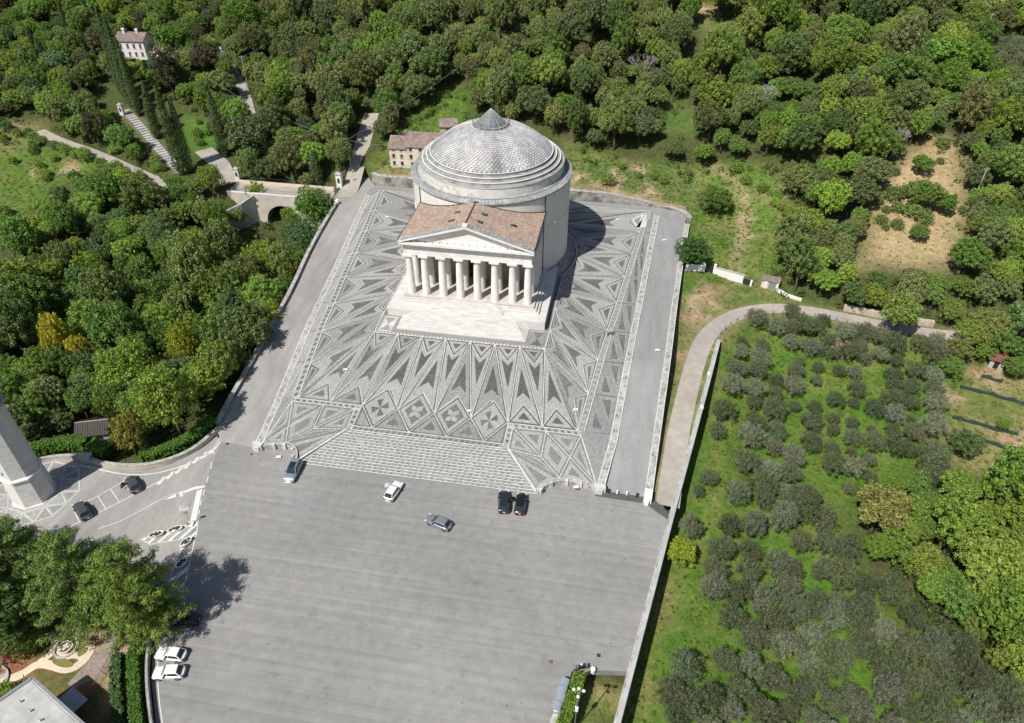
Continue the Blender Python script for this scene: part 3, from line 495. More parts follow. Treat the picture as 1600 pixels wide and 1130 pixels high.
# ---------------------------------------------------------------- paved sheets
def sheet_mesh(name, poly, zf, cuts=(), thick=0., off=0.):
    bm = bmesh.new(); vs_ = [bm.verts.new((p[0], p[1], 0)) for p in poly]
    if len(poly) > 4:
        for t in tessellate_polygon([[Vector((p[0], p[1], 0)) for p in poly]]):
            if len(set(t)) == 3:
                try: bm.faces.new([vs_[i] for i in t])
                except ValueError: pass
    else: bm.faces.new(vs_)
    bm.normal_update()
    for f in bm.faces:
        if f.normal.z < 0: f.normal_flip()
    for c in cuts: bmesh.ops.bisect_plane(bm, geom=bm.verts[:]+bm.edges[:]+bm.faces[:], plane_co=(0, c, 0), plane_no=(0, 1, 0))
    if thick:
        ge = bmesh.ops.extrude_face_region(bm, geom=bm.faces[:]); low = [e for e in ge['geom'] if isinstance(e, bmesh.types.BMVert)]; ls = set(low)
        for v_ in bm.verts: v_.co.z = float(zf(v_.co.x, v_.co.y)) + off - (thick if v_ not in ls else 0)
        bmesh.ops.recalc_face_normals(bm, faces=bm.faces[:])
    else:
        for v_ in bm.verts: v_.co.z = float(zf(v_.co.x, v_.co.y)) + off
    me = bpy.data.meshes.new(name); bm.to_mesh(me); bm.free(); return me
def sheet(name, poly, zf, mat, cuts=(), thick=0., off=0., parent=None):
    me = sheet_mesh(name, poly, zf, cuts, thick, off); me.materials.append(mat); o = bpy.data.objects.new(name, me); COL.objects.link(o)
    if parent: o.parent = parent
    return o
def lot_material():
    m = material('car_park_asphalt', (.25,.244,.232), .9, .08, .8, (.295,.287,.272), (.4,.64), .05, .25, 9); N = m.node_tree.nodes; L = m.node_tree.links; b = N['Principled BSDF']
    src = b.inputs['Base Color'].links[0].from_socket; g = N.new('ShaderNodeNewGeometry'); sp = N.new('ShaderNodeSeparateXYZ'); L.new(g.outputs['Position'], sp.inputs[0])
    def mth(op, a, bb=None):
        x = N.new('ShaderNodeMath'); x.operation = op
        for i, q in enumerate((a, bb)):
            if q is None: continue
            if isinstance(q, (int, float)): x.inputs[i].default_value = q
            else: L.new(q, x.inputs[i])
        return x.outputs[0]
    yy = mth('ADD', mth('MULTIPLY', sp.outputs[1], 1/1.72), mth('MULTIPLY', sp.outputs[0], .006))
    wob = N.new('ShaderNodeTexNoise'); wob.inputs['Scale'].default_value = .12; L.new(g.outputs['Position'], wob.inputs['Vector'])
    yy = mth('ADD', yy, mth('MULTIPLY', wob.outputs['Fac'], .05)); fl = mth('FLOOR', yy); fr = mth('FRACT', yy)
    wn_ = N.new('ShaderNodeTexWhiteNoise'); wn_.noise_dimensions = '1D'; L.new(fl, wn_.inputs['W'])
    band = mth('ADD', mth('MULTIPLY', wn_.outputs['Value'], .05), .975)                      # each laid strip has its own tone
    grad = mth('ADD', mth('MULTIPLY', fr, -.07), 1.03)
    n2 = N.new('ShaderNodeTexNoise'); n2.inputs['Scale'].default_value = 1.; n2.inputs['Detail'].default_value = 5.; vm = N.new('ShaderNodeVectorMath'); vm.operation = 'MULTIPLY'; vm.inputs[1].default_value = (.03,1.9,1); L.new(g.outputs['Position'], vm.inputs[0]); L.new(vm.outputs[0], n2.inputs['Vector'])
    streak = N.new('ShaderNodeMapRange'); L.new(n2.outputs['Fac'], streak.inputs[0]); [setattr(streak.inputs[i+1], 'default_value', q) for i, q in enumerate((.3,.7,.925,1.075))]
    joint = mth('SUBTRACT', 1., mth('MULTIPLY', mth('LESS_THAN', fr, .03), .07))
    tot = mth('MULTIPLY', mth('MULTIPLY', band, grad), mth('MULTIPLY', joint, streak.outputs[0]))
    st = N.new('ShaderNodeTexNoise'); st.inputs['Scale'].default_value = .55; st.inputs['Detail'].default_value = 6.; L.new(g.outputs['Position'], st.inputs['Vector'])
    sr = N.new('ShaderNodeMapRange'); L.new(st.outputs['Fac'], sr.inputs[0]); [setattr(sr.inputs[i+1], 'default_value', q) for i, q in enumerate((.64,.74,1.,.80))]   # oil and water stains
    vo = N.new('ShaderNodeTexVoronoi'); vo.inputs['Scale'].default_value = .35; L.new(g.outputs['Position'], vo.inputs['Vector'])
    dot = mth('SUBTRACT', 1., mth('MULTIPLY', mth('LESS_THAN', vo.outputs['Distance'], .055), .35)); tot = mth('MULTIPLY', mth('MULTIPLY', tot, dot), sr.outputs[0])
    vs = N.new('ShaderNodeVectorMath'); vs.operation = 'SCALE'; L.new(src, vs.inputs[0]); L.new(tot, vs.inputs['Scale']); L.new(vs.outputs[0], b.inputs['Base Color'])
    return m
M['asphalt_lot'] = lot_material()
ZS = lambda x, y: zs(y)
sagrato = struct(sheet('mosaic_square', SAG, ZS, M['cob_mid'], (-11.0, -34.9), 3.0))
struct(sheet('road_beside_square', LEFT_ROAD, zroad_left, M['asphalt_road'], (-11., -25, -36.), 1.5))
struct(sheet('ramp_road', RAMP, zramp, M['asphalt_ramp'], (-11., -30.), 1.5))
struct(sheet('car_park', LOT, zlot, M['asphalt_lot'], (), 1.2))
struct(sheet('tower_road', TOWER_RD, zlot, M['asphalt_road'], (), 1.2, -.004))
for nm, (A, rz, w) in ROADS.items():
    if nm == 'stair_path': continue
    P = []; n = len(A)
    for i in range(n):
        d = A[min(i+1,n-1)]-A[max(i-1,0)]; d = d/np.hypot(*d); nr = np.array([-d[1], d[0]])*w/2
        for s in (1, -1): q = A[i]+s*nr; P.append((q[0], q[1], rz[i]+.05))
    mb = MB(); mb.add(P, [(2*i,2*i+1,2*i+3,2*i+2) for i in range(n-1)])
    struct(mb.build(nm, M['gravel'] if nm in ('drive','uphill_track') else M['asphalt_path']))
struct(sheet('gravel_patch', GRAVEL_R, lambda x, y: h1(x, y)+.15, M['gravel']))
# ---------------------------------------------------------------- mosaic of the square: every panel, dart and stone strip is a piece
def inset(poly, d):
    n = len(poly); A = sum(poly[i][0]*poly[(i+1) % n][1]-poly[(i+1) % n][0]*poly[i][1] for i in range(n))
    P = [Vector((p[0], p[1])) for p in (poly if A > 0 else poly[::-1])]; out = []
    for i in range(n):
        a, b, c = P[i-1], P[i], P[(i+1) % n]; e1 = (b-a).normalized(); e2 = (c-b).normalized()
        n1 = Vector((-e1.y, e1.x)); n2 = Vector((-e2.y, e2.x)); k = 1+n1.dot(n2)
        out.append(b+(n1+n2)*(d/max(k, .12)))
    return [(p.x, p.y) for p in out]
def inradius(t):
    a, b, c = [Vector(p[:2]) for p in t]; la, lb, lc = (b-c).length, (c-a).length, (a-b).length; s = (la+lb+lc)/2
    return math.sqrt(max(s*(s-la)*(s-lb)*(s-lc), 0))/s
def pv(name, poly, layer, mat, parent=None, kind=None):
    ys = [p[1] for p in poly]; cuts = (-11.,) if min(ys) < -11 < max(ys) else ()
    o = sheet(name, poly, ZS, M[mat], cuts, 0., .007*layer, parent or sagrato)
    if kind: o['kind'] = kind
    return o
def strip(p, q, w=.17, layer=4, mat='white_line', name='stone_strip', ext=0.):
    p = Vector(p[:2]); q = Vector(q[:2]); d = (q-p).normalized(); n = Vector((-d.y, d.x))*w/2; p = p-d*ext; q = q+d*ext
    return pv(name, [tuple(p+n), tuple(p-n), tuple(q-n), tuple(q+n)], layer, mat)
def mixp(a, b, t): return (a[0]+(b[0]-a[0])*t, a[1]+(b[1]-a[1])*t)
def panel(tri, d, mat, layer=1):
    if inradius(tri) > d+.08: return pv('cobble_panel', inset(tri, d), layer, mat)
def fan_triangle(b0, b1, tip, depth, seed, base_out=True, dark='cob_dark'):
    """long mosaic triangle: base b0-b1, pointing to tip, with a bordered base triangle and a dart"""
    rs = random.Random(seed); mid = mixp(b0, b1, .5); L = math.hypot(tip[0]-mid[0], tip[1]-mid[1])
    pv('cobble_border', inset([b0, b1, tip], .03), 1, dark); panel([b0, b1, tip], .34, rs.choice(['cob_mid','cob_light','cob_light']), 2)
    t = depth/L; apex = mixp(mid, tip, t)
    pv('cobble_border', [b0, b1, apex], 3, dark)
    panel([b0, b1, apex], .36, 'cob_light' if rs.random() < .6 else 'cob_mid', 4); panel([b0, b1, apex], .36+.42*inradius([b0, b1, apex]), dark, 5)
    strip(b0, apex, .12, 6); strip(apex, b1, .12, 6)
    # dart (four-cornered arrow head) pointing to the tip
    wdt = math.hypot(b1[0]-b0[0], b1[1]-b0[1]); ux, uy = (b1[0]-b0[0])/wdt, (b1[1]-b0[1])/wdt
    t0, tn_, t1 = (.30,.385,.70) if base_out else (t*.86,t*.86+.09,.58)
    hw = wdt*(1-t0)*.5*.60
    if hw > .3:
        c0 = mixp(mid, tip, t0); cn = mixp(mid, tip, tn_); c1 = mixp(mid, tip, t1)
        pv('cobble_dart', [(c0[0]-ux*hw, c0[1]-uy*hw), cn, (c0[0]+ux*hw, c0[1]+uy*hw), c1], 5, dark)
# front field
IN_F = [(-17.9+35.8*i/7, -11.25) for i in range(8)]
OUT_F = [(-26.6,-31.5),(-20.2,-31.45),(-13.85,-31.4),(-6.92,-31.4),(0,-31.4),(6.92,-31.4),(13.85,-31.4),(20.2,-31.45),(26.6,-31.5)]
for j in range(8): fan_triangle(OUT_F[j], OUT_F[j+1], IN_F[j], 4.9, 10+j, True, 'cob_black' if j > 1 else 'cob_dark')
for j in range(1, 8): fan_triangle(IN_F[j-1], IN_F[j], OUT_F[j], 4.6, 30+j, False, 'cob_black' if j > 1 else 'cob_dark')
for j in range(9):
    if j < 8: strip(OUT_F[j], IN_F[j], .16, 7)
    if j > 0: strip(OUT_F[j], IN_F[j-1], .16, 7)
# side and back fields
RC = (0., 27.0)
def ring_pt(a, r=20.45): return (RC[0]+r*math.cos(R(a)), RC[1]+r*math.sin(R(a)))
OUT_S = [(26.6,-31.5),(27.65,-22.1),(28.7,-12.85),(29.85,-2.6),(31.25,8.3),(32.5,19.45),(33.8,30.6),(35.2,42.1),(36.7,54.1)]
IN_S = [(17.9,-11.25),(18.05,-4.2),(18.1,3.85),(18.15,11.6),(18.3,18.0),ring_pt(2),ring_pt(26),ring_pt(50)]
BACK_O = [(36.7,54.1),(22,54.4),(7.4,54.5)]; BACK_I = [ring_pt(50), ring_pt(66), ring_pt(82)]
for s in (1, -1):
    O = [(s*p[0], p[1]) for p in OUT_S]; I = [(s*p[0], p[1]) for p in IN_S]
    for j in range(8): fan_triangle(O[j], O[j+1], I[j], 3.9, 50+j+20*(s > 0))
    for j in range(1, 8): fan_triangle(I[j-1], I[j], O[j], 3.0, 90+j+20*(s > 0), False)
    for j in range(9):
        if j < 8: strip(O[j], I[j], .15, 7)
        if j > 0: strip(O[j], I[min(j-1, 7)], .15, 7)
    BO = [(s*p[0], p[1]) for p in BACK_O]; BI = [(s*p[0], p[1]) for p in BACK_I]
    for j in range(2): fan_triangle(BO[j], BO[j+1], BI[j+1], 1.6, 130+j); strip(BO[j], BI[j+1], .13, 7); strip(BO[j+1], BI[j+1], .13, 7); strip(BO[j], BI[j], .13, 7)
# stone lines round the temple and round the field
strip(IN_F[0], IN_F[-1], .2, 8)
for s in (1, -1):
    for a, b in zip(IN_S[:4], IN_S[1:5]): strip((s*a[0], a[1]), (s*b[0], b[1]), .2, 8, ext=.05)
mb = MB(); mb.lathe([(20.35,.056),(20.55,.056)], 96, RC, 0, R(-26), R(206)); mb.build('stone_strip', M['white_line'], sagrato)
def diamonds(name, a, b, w, step, size, mat='cob_dark', layer=3, zf=ZS, skew=.0):
    """a row of small dark stones inside a band, one part"""
    a = Vector(a); b = Vector(b); L = (b-a).length; d = (b-a)/L; n = Vector((-d.y, d.x)); mbx = MB(); k = int(L/step)
    for i in range(k):
        c = a+d*(step*(i+.5)); q = [c-d*size/2+n*(w/2), c-d*size/2-n*(w/2)+d*skew, c+d*size/2-n*(w/2)+d*skew, c+d*size/2+n*(w/2)]
        mbx.add([(p.x, p.y, float(zf(p.x, p.y))+.007*layer) for p in q], [(0,1,2,3)])
    return mbx.build(name, M[mat], sagrato, kind='stuff')
for s in (1, -1):                                   # braid bands along both sides
    o0, o1 = OUT_S[0], OUT_S[-1]; f = lambda p, dx: (s*(p[0]+dx), p[1])
    for dx in (.0, 1.15):
        P = [f(p, dx) for p in OUT_S]
        for a, b in zip(P[:-1], P[1:]): strip(a, b, .17, 8, ext=.03)
    for a, b in zip(OUT_S[:-1], OUT_S[1:]):
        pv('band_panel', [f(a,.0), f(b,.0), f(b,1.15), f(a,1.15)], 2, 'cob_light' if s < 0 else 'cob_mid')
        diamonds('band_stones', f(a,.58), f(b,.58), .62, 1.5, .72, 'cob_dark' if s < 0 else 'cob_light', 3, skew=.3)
    # outer strip of small triangles between band and kerb
    E = L_IN if s < 0 else R_IN
    def ex(y):
        for p, q in zip(E[:-1], E[1:]):
            if p[1] <= y <= q[1]: return p[0]+(q[0]-p[0])*(y-p[1])/(q[1]-p[1])
        return E[-1][0]
    for j in range(8):
        a = f(OUT_S[j], 1.25); b = f(OUT_S[j+1], 1.25); c = (ex(min(b[1], 50.5))-s*.1, min(b[1], 50.5)); d_ = (ex(a[1])-s*.1, a[1])
        if abs(c[0]-b[0]) < .4: continue
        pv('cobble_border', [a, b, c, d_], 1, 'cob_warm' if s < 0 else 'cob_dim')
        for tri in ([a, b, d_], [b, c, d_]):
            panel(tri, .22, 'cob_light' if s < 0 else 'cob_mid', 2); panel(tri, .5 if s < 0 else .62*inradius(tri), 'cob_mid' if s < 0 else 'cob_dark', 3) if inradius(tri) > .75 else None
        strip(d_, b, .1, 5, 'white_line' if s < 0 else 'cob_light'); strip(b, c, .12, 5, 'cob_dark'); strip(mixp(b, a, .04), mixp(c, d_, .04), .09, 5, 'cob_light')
    if s > 0:
        pv('pale_panel', inset([(33.9,44),(37.0,44.6),(36.9,53.3)], .2), 6, 'white_line'); pv('pale_panel', inset([OUT_S[-1], OUT_S[-2], (32.6,48.4)], .25), 6, 'white_line'); pv('cobble_panel', inset([OUT_S[-1], OUT_S[-2], (32.6,48.4)], .85), 7, 'cob_mid')
strip((-37.8,54.2), (37.8,54.2), .2, 8)
# diamonds between the front field and the stepped ramp
Y0, Y1, Y2 = -26.6, -31.4, -36.5
CB_ = [(-10.35+6.9*i, Y2) for i in range(4)]
for i in range(4):
    Lf, Rt = OUT_F[2+i], OUT_F[3+i]; top = (CB_[i][0]+.05, Y0); bot = CB_[i]
    lo = [Lf, bot, Rt]; pv('cobble_border', inset([Lf, bot, Rt, top], .06), 8, 'cob_dark'); quad = [Lf, bot, Rt, top]
    pv('cobble_panel', inset(quad, .38), 9, 'cob_light'); c = ((Lf[0]+Rt[0])/2, (Y0+Y2)/2)
    for p, q in ((Lf, bot), (bot, Rt), (Rt, top), (top, Lf)): strip(p, q, .14, 12)
    if i in (0, 3):                                # wind-rose of eight wedges, four dark
        q = inset(quad, .95); ring = []
        for k in range(4): ring += [q[k], mixp(q[k], q[(k+1) % 4], .5)]
        ring = [mixp(c, p, 1.0 if k % 2 else .72) for k, p in enumerate(ring)]
        for k in range(0, 8, 2): pv('rose_wedge', [c, ring[k], ring[(k+1) % 8]], 10, 'cob_dark')
    else:                                          # four-petal flower
        pv('flower_field', inset(quad, 1.05), 10, 'cob_dark')
        q = inset(quad, 1.15)
        for k in range(4):
            t = mixp(q[k], q[(k+1) % 4], .5); dv = Vector(t)-Vector(c); nn = Vector((-dv.y, dv.x)).normalized()*.5; pts = []
            for a in range(9): pts.append(tuple(Vector(c)+dv*(a/8)+nn*math.sin(math.pi*a/8)))
            for a in range(7, 0, -1): pts.append(tuple(Vector(c)+dv*(a/8)-nn*math.sin(math.pi*a/8)))
            pv('flower_petal', pts, 11, 'cob_light')
for i in range(5):                                 # triangles pointing up from the ramp edge
    x0 = CB_[i-1][0] if i > 0 else -13.85; x1 = CB_[i][0] if i < 4 else 13.85; t = OUT_F[2+i]
    tri = [(x0, Y2), (x1, Y2), t]; pv('cobble_border', inset(tri, .05), 1, 'cob_dark'); panel(tri, .36, 'cob_mid', 2)
    if 0 < i < 4: panel(tri, 1.15, 'cob_dark', 3)
for dy in (0., -.95): strip((-13.9, Y2-.05+dy), (13.9, Y2-.05+dy), .17, 8)
diamonds('band_stones', (-13.9, Y2-.52), (13.9, Y2-.52), .5, 1.05, .52, 'cob_dark', 3, skew=-.2)
# corner aprons
for s in (1, -1):
    f = lambda x, y: (s*x, y)
    xo = 31.0 if s > 0 else 28.7
    C0, C1 = f(14.9,-32.5), f(27.4,-32.5)           # under the band
    for y in (-31.55, -32.5): strip(f(14.0, y), f(27.3, y), .17, 8)
    pv('band_panel', [f(14.0,-31.6), f(27.3,-31.6), f(27.3,-32.5), f(14.0,-32.5)], 2, 'cob_light'); diamonds('band_stones', f(14.8,-32.03), f(27.0,-32.03), .5, 1.2, .6, 'cob_dark', 3, skew=.25)
    for x in (13.95, 14.95): strip(f(x,-31.5), f(x,-37.5), .16, 8)
    pv('band_panel', [f(14.0,-32.4), f(14.95,-32.4), f(14.95,-37.45), f(14.0,-37.45)], 2, 'cob_light'); diamonds('band_stones', f(14.45,-32.6), f(14.45,-37.3), .55, 1.25, .62, 'cob_dark', 3, skew=.0)
    A = f(14.95,-32.5); B = f(21.0,-32.5); Cc = f(27.3,-32.5); D = f(14.95,-37.5); E_ = f(24.6,-42.3); F_ = f(xo,-43.0); K = f(20.9,-38.35)
    Pm = mixp(Cc, E_, .52); Gm = f(21.2,-45.6)
    for tri in ([A, D, K], [A, K, B], [B, Pm, Cc], [Cc, F_, Pm], [Pm, F_, E_], [D, K, E_], [D, E_, Gm]):
        pv('cobble_border', inset(tri, .05), 1, 'cob_dim'); panel(tri, .42, 'cob_light', 2); panel(tri, .5+.35*inradius(tri), 'cob_dim', 3)
    q4 = [B, K, E_, Pm]; pv('cobble_border', inset(q4, .05), 1, 'cob_dim'); pv('cobble_panel', inset(q4, .4), 2, 'cob_light'); pv('cobble_panel', inset(q4, 1.25), 3, 'cob_dim')
    for p, q in ((A, K), (K, E_), (B, F_), (B, K), (Cc, E_), (Cc, F_), (D, K)): strip(p, q, .15, 6)
    strip(D, f(21.15,-45.75), .42, 9); strip(Cc, F_, .22, 9)
    # kerb strip beside the road
    IN, OU = (L_IN, L_OUT) if s < 0 else (R_IN, R_OUT)
    for k in range(len(IN)-1): pv('kerb_slab', [IN[k], IN[k+1], OU[k+1], OU[k]], 3, 'kerb')
    for row in (IN, OU):
        for a, b in zip(row[:-1], row[1:]): strip(a, b, .2, 6, ext=.04)
# ornament squares beside the temple steps
for s in (1, -1):
    f = lambda x, y: (s*x, y); q = [f(14.3,-5.3), f(17.5,-5.3), f(17.5,-10.6), f(14.3,-10.6)]; c = f(15.9,-7.95); i4 = inset(q, .35)
    if s < 0: i4 = i4[::-1]
    pv('ornament_square', q, 1, 'cob_light' if s > 0 else 'white_line')
    for k in range(4):
        dark = abs(i4[k][1]-i4[(k+1) % 4][1]) < .1; pv('ornament_wedge', [i4[k], i4[(k+1) % 4], c], 2, 'cob_dark' if dark and s > 0 else ('cob_warm' if dark else ('cob_mid' if s > 0 else 'white_line')))
    diamonds('band_stones', f(14.45,-5.4), f(14.45,-10.5), .3, .55, .28, 'cob_dark', 3, skew=.15); diamonds('band_stones', f(17.35,-5.4), f(17.35,-10.5), .3, .55, .28, 'cob_dark', 3, skew=.15)
pv('band_panel', [(-17.8,-10.75),(17.8,-10.75),(17.8,-11.15),(-17.8,-11.15)], 1, 'white_line'); diamonds('band_stones', (-17.8,-10.95), (17.8,-10.95), .32, .78, .4, 'cob_dark', 2, skew=.2)
# dark gutter along the flank of the podium
for s in (1, -1): diamonds('band_stones', (s*17.55,-4.6), (s*17.75,17.4), .75, .7, .55, 'cob_dark', 2)
mb = MB()
for k in range(110):
    a = R(-26+232*k/110); a2 = a+R(1.3); mb.add([(RC[0]+r*math.cos(t), RC[1]+r*math.sin(t), .03) for r, t in ((19.95,a),(20.3,a),(20.3,a2),(19.95,a2))], [(0,1,2,3)])
mb.build('band_stones', M['cob_dark'], sagrato, kind='stuff')
# ---------------------------------------------------------------- stepped ramp (cordonata) down to the car park
cord = thing('stepped_ramp', 'broad stepped cobble ramp with white stone edges leading down to the car park', 'ramp', (0,-41.6,-3.9))
NR = 14
for k in range(NR):
    y0 = -37.45-8.45*k/NR; y1 = -37.45-8.45*(k+1)/NR; z = -2.66-1.29*(k+.0)/NR; z2 = z-1.29/NR
    hw = lambda y: 14.35+(-37.45-y)/8.45*6.95
    mb = MB(); P = [(-hw(y0),y0,z),(hw(y0),y0,z),(hw(y1),y1,z-.03),(-hw(y1),y1,z-.03)]; lo = [(p[0],p[1],-5.2) for p in P]
    mb.add(P+lo, [(0,3,2,1),(3,7,6,2),(0,1,5,4),(1,2,6,5),(0,4,7,3)]); mb.build('tread', M['cob_light'], cord)
    mb = MB(); e0 = y1+.20; mb.add([(-hw(e0),e0,z-.012),(hw(e0),e0,z-.012),(hw(y1),y1,z-.012),(-hw(y1),y1,z-.012),(-hw(y1),y1,z2-.05),(hw(y1),y1,z2-.05)], [(0,3,2,1),(3,4,5,2)])
    for v_ in range(len(mb.v)): pass
    mb.build('stone_edge', M['white_line'], cord)
    mb = MB(); x = -hw(y0)+.4+random.random()*.6; zz = z-.004
    while x < hw(y0)-.9:
        w_ = random.uniform(.42,.62); sk = .22*(1 if k % 2 else -1); ya, yb = y0-.06, y1+.24
        if random.random() < .93: mb.add([(x,ya,zz),(x+w_,ya,zz),(x+w_+sk,yb,zz-.012),(x+sk,yb,zz-.012)], [(0,3,2,1)])
        x += random.uniform(.98,1.1)
    mb.build('dark_cobbles', M['cob_dark'], cord, kind='stuff')
# curved retaining walls at both ends of the ramp
for s, C in ((1, CURVE_R), (-1, CURVE_L)):
    t = thing('curved_wall', 'low curved white stone wall with pilasters %s' % ('beside the two black cars' if s > 0 else 'behind the silver off-road car'), 'wall', (C[3][0], C[3][1], -3.9))
    P = resample(C, .5); w_ = MB().wall(P, .62, lambda x, y: -5.0, lambda x, y: -2.92); w_.build('coping_wall', M['kerb'], t)
    for off in (-.30, .30):
        MB().ribbon(P, .10, lambda x, y: -2.90, 0, off).build('coping_edge', M['white_line'], t)
    n = len(P)
    for k in (1, int(n*.25), int(n*.5), int(n*.74)):
        p = P[k]; d = Vector(P[min(k+1, n-1)])-Vector(P[k-1]); a = math.atan2(d.y, d.x); nn = Vector((-d.y, d.x)).normalized()*(-.42 if s > 0 else .42)
        MB().obox((p[0]+nn.x, p[1]+nn.y, -4.6), .5, .42, 2.0, a).build('pilaster', M['white_line'], t)
    e = C[-1]; MB().obox((e[0]+s*.55, e[1]-.1, -4.6), 1.9, .95, 1.95, .1*s).box(e[0]+s*.55-.5, e[0]+s*.55+.5, e[1]-.9, e[1]-.55, -4.6, -2.9).build('end_pier', M['white_line'], t)
# ---------------------------------------------------------------- the temple
T = thing('temple', 'white domed neoclassical temple with columned portico on the mosaic square', 'temple', (0, 27, 0))
ZP, ZS_, HC = 1.85, 3.30, 9.7
# podium: flank blocks around the portico and ring plinth around the rotunda
mb = MB(); mb.prism([(-16.95,-4.75),(16.95,-4.75),(16.95,18.2),(-16.95,18.2)], -.4, ZP); mb.build('podium', M['steps'], T)
for r, z in ((19.85,.62),(19.25,1.24),(18.65,1.87)):
    MB().lathe([(r,-.4),(r,z),(17.5,z+.003)], 96, RC).build('plinth_ring', M['ringstone'], T, smooth=False)
# lower flight, a stepped pyramid eleven steps high
for k in range(11):
    f0 = k/11.; y1 = -4.75-(k+1)*5.15/11; hw = 10.6+(k+1)*3.4/11; z = ZP-(k+1)*ZP/11+.0
    if z > .02: MB().box(-hw, hw, y1, -4.70, -.3, z+.01).build('step', M['steps'], T)
for k in range(8):                                            # upper flight, eight steps
    z = ZS_-(k+1)*(ZS_-ZP)/8; y1 = -1.38-(k+1)*2.4/8; hw = 5.6+(k+1)*2.65/8
    if z > ZP+.02: MB().box(-hw, hw, y1, -1.3, ZP-.05, z).build('step', M['steps'], T)
for k in range(3):                                            # three tall steps round the stylobate
    e = .55*k; z = ZS_-k*(ZS_-ZP)/3
    if k == 0: MB().box(-14.2, 14.2, -1.35, 14.9, ZP-.1, z).build('stylobate', M['porch'], T)
    else: MB().box(-14.2-e, 14.2+e, -1.35-.28*k, 15.0, ZP-.1, z-.004*k).build('big_step', M['steps'], T)
# columns
A_ = 12.63; I_ = (2*A_+2*.489)/7; CX = [-A_, -A_+I_-.489]
for k in range(5): CX.append(CX[-1]+I_)
CX.append(A_)
def column_meshes():
    sh = MB(); n = 80; prof = []
    for j in range(13):
        t = j/12; prof.append((.86-.17*t-.03*t*t+.03*math.sin(math.pi*t), t*(HC-.95)))
    P = []; F = []
    for r, z in prof:
        for i in range(n):
            a = 2*math.pi*i/n; fl = abs(math.sin(a*10)); P.append(((r-.075*fl)*math.cos(a), (r-.075*fl)*math.sin(a), z))
    for j in range(12):
        for i in range(n): F.append((j*n+i, j*n+(i+1) % n, (j+1)*n+(i+1) % n, (j+1)*n+i))
    sh.add(P, F); me1 = sh.mesh('column_shaft', True); me1.materials.append(M['marble'])
    cp = MB().lathe([(.66,HC-.96),(.67,HC-.86),(.72,HC-.84),(.72,HC-.80),(.98,HC-.46),(1.0,HC-.42)], 40); cp.box(-1.02,1.02,-1.02,1.02,HC-.43,HC); me2 = cp.mesh('capital'); me2.materials.append(M['marble'])
    return me1, me2
mshaft, mcap = column_meshes()
for y, xs in ((0., CX), (4.1, CX)):
    for x in xs:
        o = bpy.data.objects.new('column', mshaft); COL.objects.link(o); o.parent = T; o.location = (x, y-27, ZS_)
        c = bpy.data.objects.new('capital', mcap); COL.objects.link(c); c.parent = o
zA = ZS_+HC
# entablature: architrave, frieze with triglyphs, cornice with mutules
YB = 15.2
def frame_ring(mbx, hx, y0, z0, z1, th=1.7):
    mbx.box(-hx, hx, y0, y0+th, z0, z1); mbx.box(-hx, -hx+th, y0+th, YB, z0, z1); mbx.box(hx-th, hx, y0+th, YB, z0, z1)
m_ = MB(); frame_ring(m_, 13.45, -.84, zA, zA+1.05); m_.build('architrave', M['marble'], T)
m_ = MB(); frame_ring(m_, 13.40, -.79, zA+1.05, zA+2.35); m_.build('frieze', M['marble'], T)
nt = 15
for k in range(nt):
    x = -13.05+26.1*k/(nt-1); m_ = MB().box(x-.37, x+.37, -.83, -.78, zA+1.1, zA+2.28)
    for q in (-.26, 0, .26): m_.box(x+q-.09, x+q+.09, -.88, -.825, zA+1.1, zA+2.28)
    m_.build('triglyph', M['marble'], T)
m_ = MB(); frame_ring(m_, 13.62, -1.0, zA+2.35, zA+2.55); frame_ring(m_, 14.0, -1.82, zA+2.80, zA+3.30, 2.6)
m_.build('cornice', M['marble'], T)
m_ = MB()
for k in range(56):
    x = -13.6+27.2*k/55; m_.box(x-.14, x+.14, -1.7, -.95, zA+2.56, zA+2.79)
m_.build('dentils', M['lead'], T)
# pediment
ZE = zA+3.30; ZR = 20.55; HXE = 13.96
m_ = MB(); m_.add([(-13.2,-.85,ZE),(13.2,-.85,ZE),(0,-.85,ZR-.35),(-13.2,-.2,ZE),(13.2,-.2,ZE),(0,-.2,ZR-.35)], [(0,1,2),(5,4,3)]); m_.build('tympanum', M['marble'], T)
for s in (1, -1):
    m_ = MB(); a = (s*14.02, ZE-.02); b = (0, ZR-.02); th = .52
    P = []
    for y in (-1.95, -.72):
        P += [(a[0],y,a[1]), (b[0],y,b[1]), (b[0],y,b[1]+th), (a[0],y,a[1]+th*.8)]
    m_.add(P, [(0,1,2,3),(7,6,5,4),(0,4,5,1),(3,2,6,7),(1,5,6,2),(0,3,7,4)]); m_.build('raking_cornice', M['marble'], T)
m_ = MB(); m_.box(-.5, .5, -2.0, -.7, ZR+.35, ZR+.72); m_.build('acroterion', M['marble'], T)
m_ = MB()
for k in range(16): m_.box(-11.6+23.2*k/15-.05, -11.6+23.2*k/15+.05, -1.25, -1.15, ZE, ZE+.42)
for k in range(15): m_.tube((-11.6+23.2*k/15,-1.2,ZE+.38), (-11.6+23.2*(k+1)/15,-1.2,ZE+.38), .02, 5)
m_.build('cable_railing', M['dark_metal'], T)
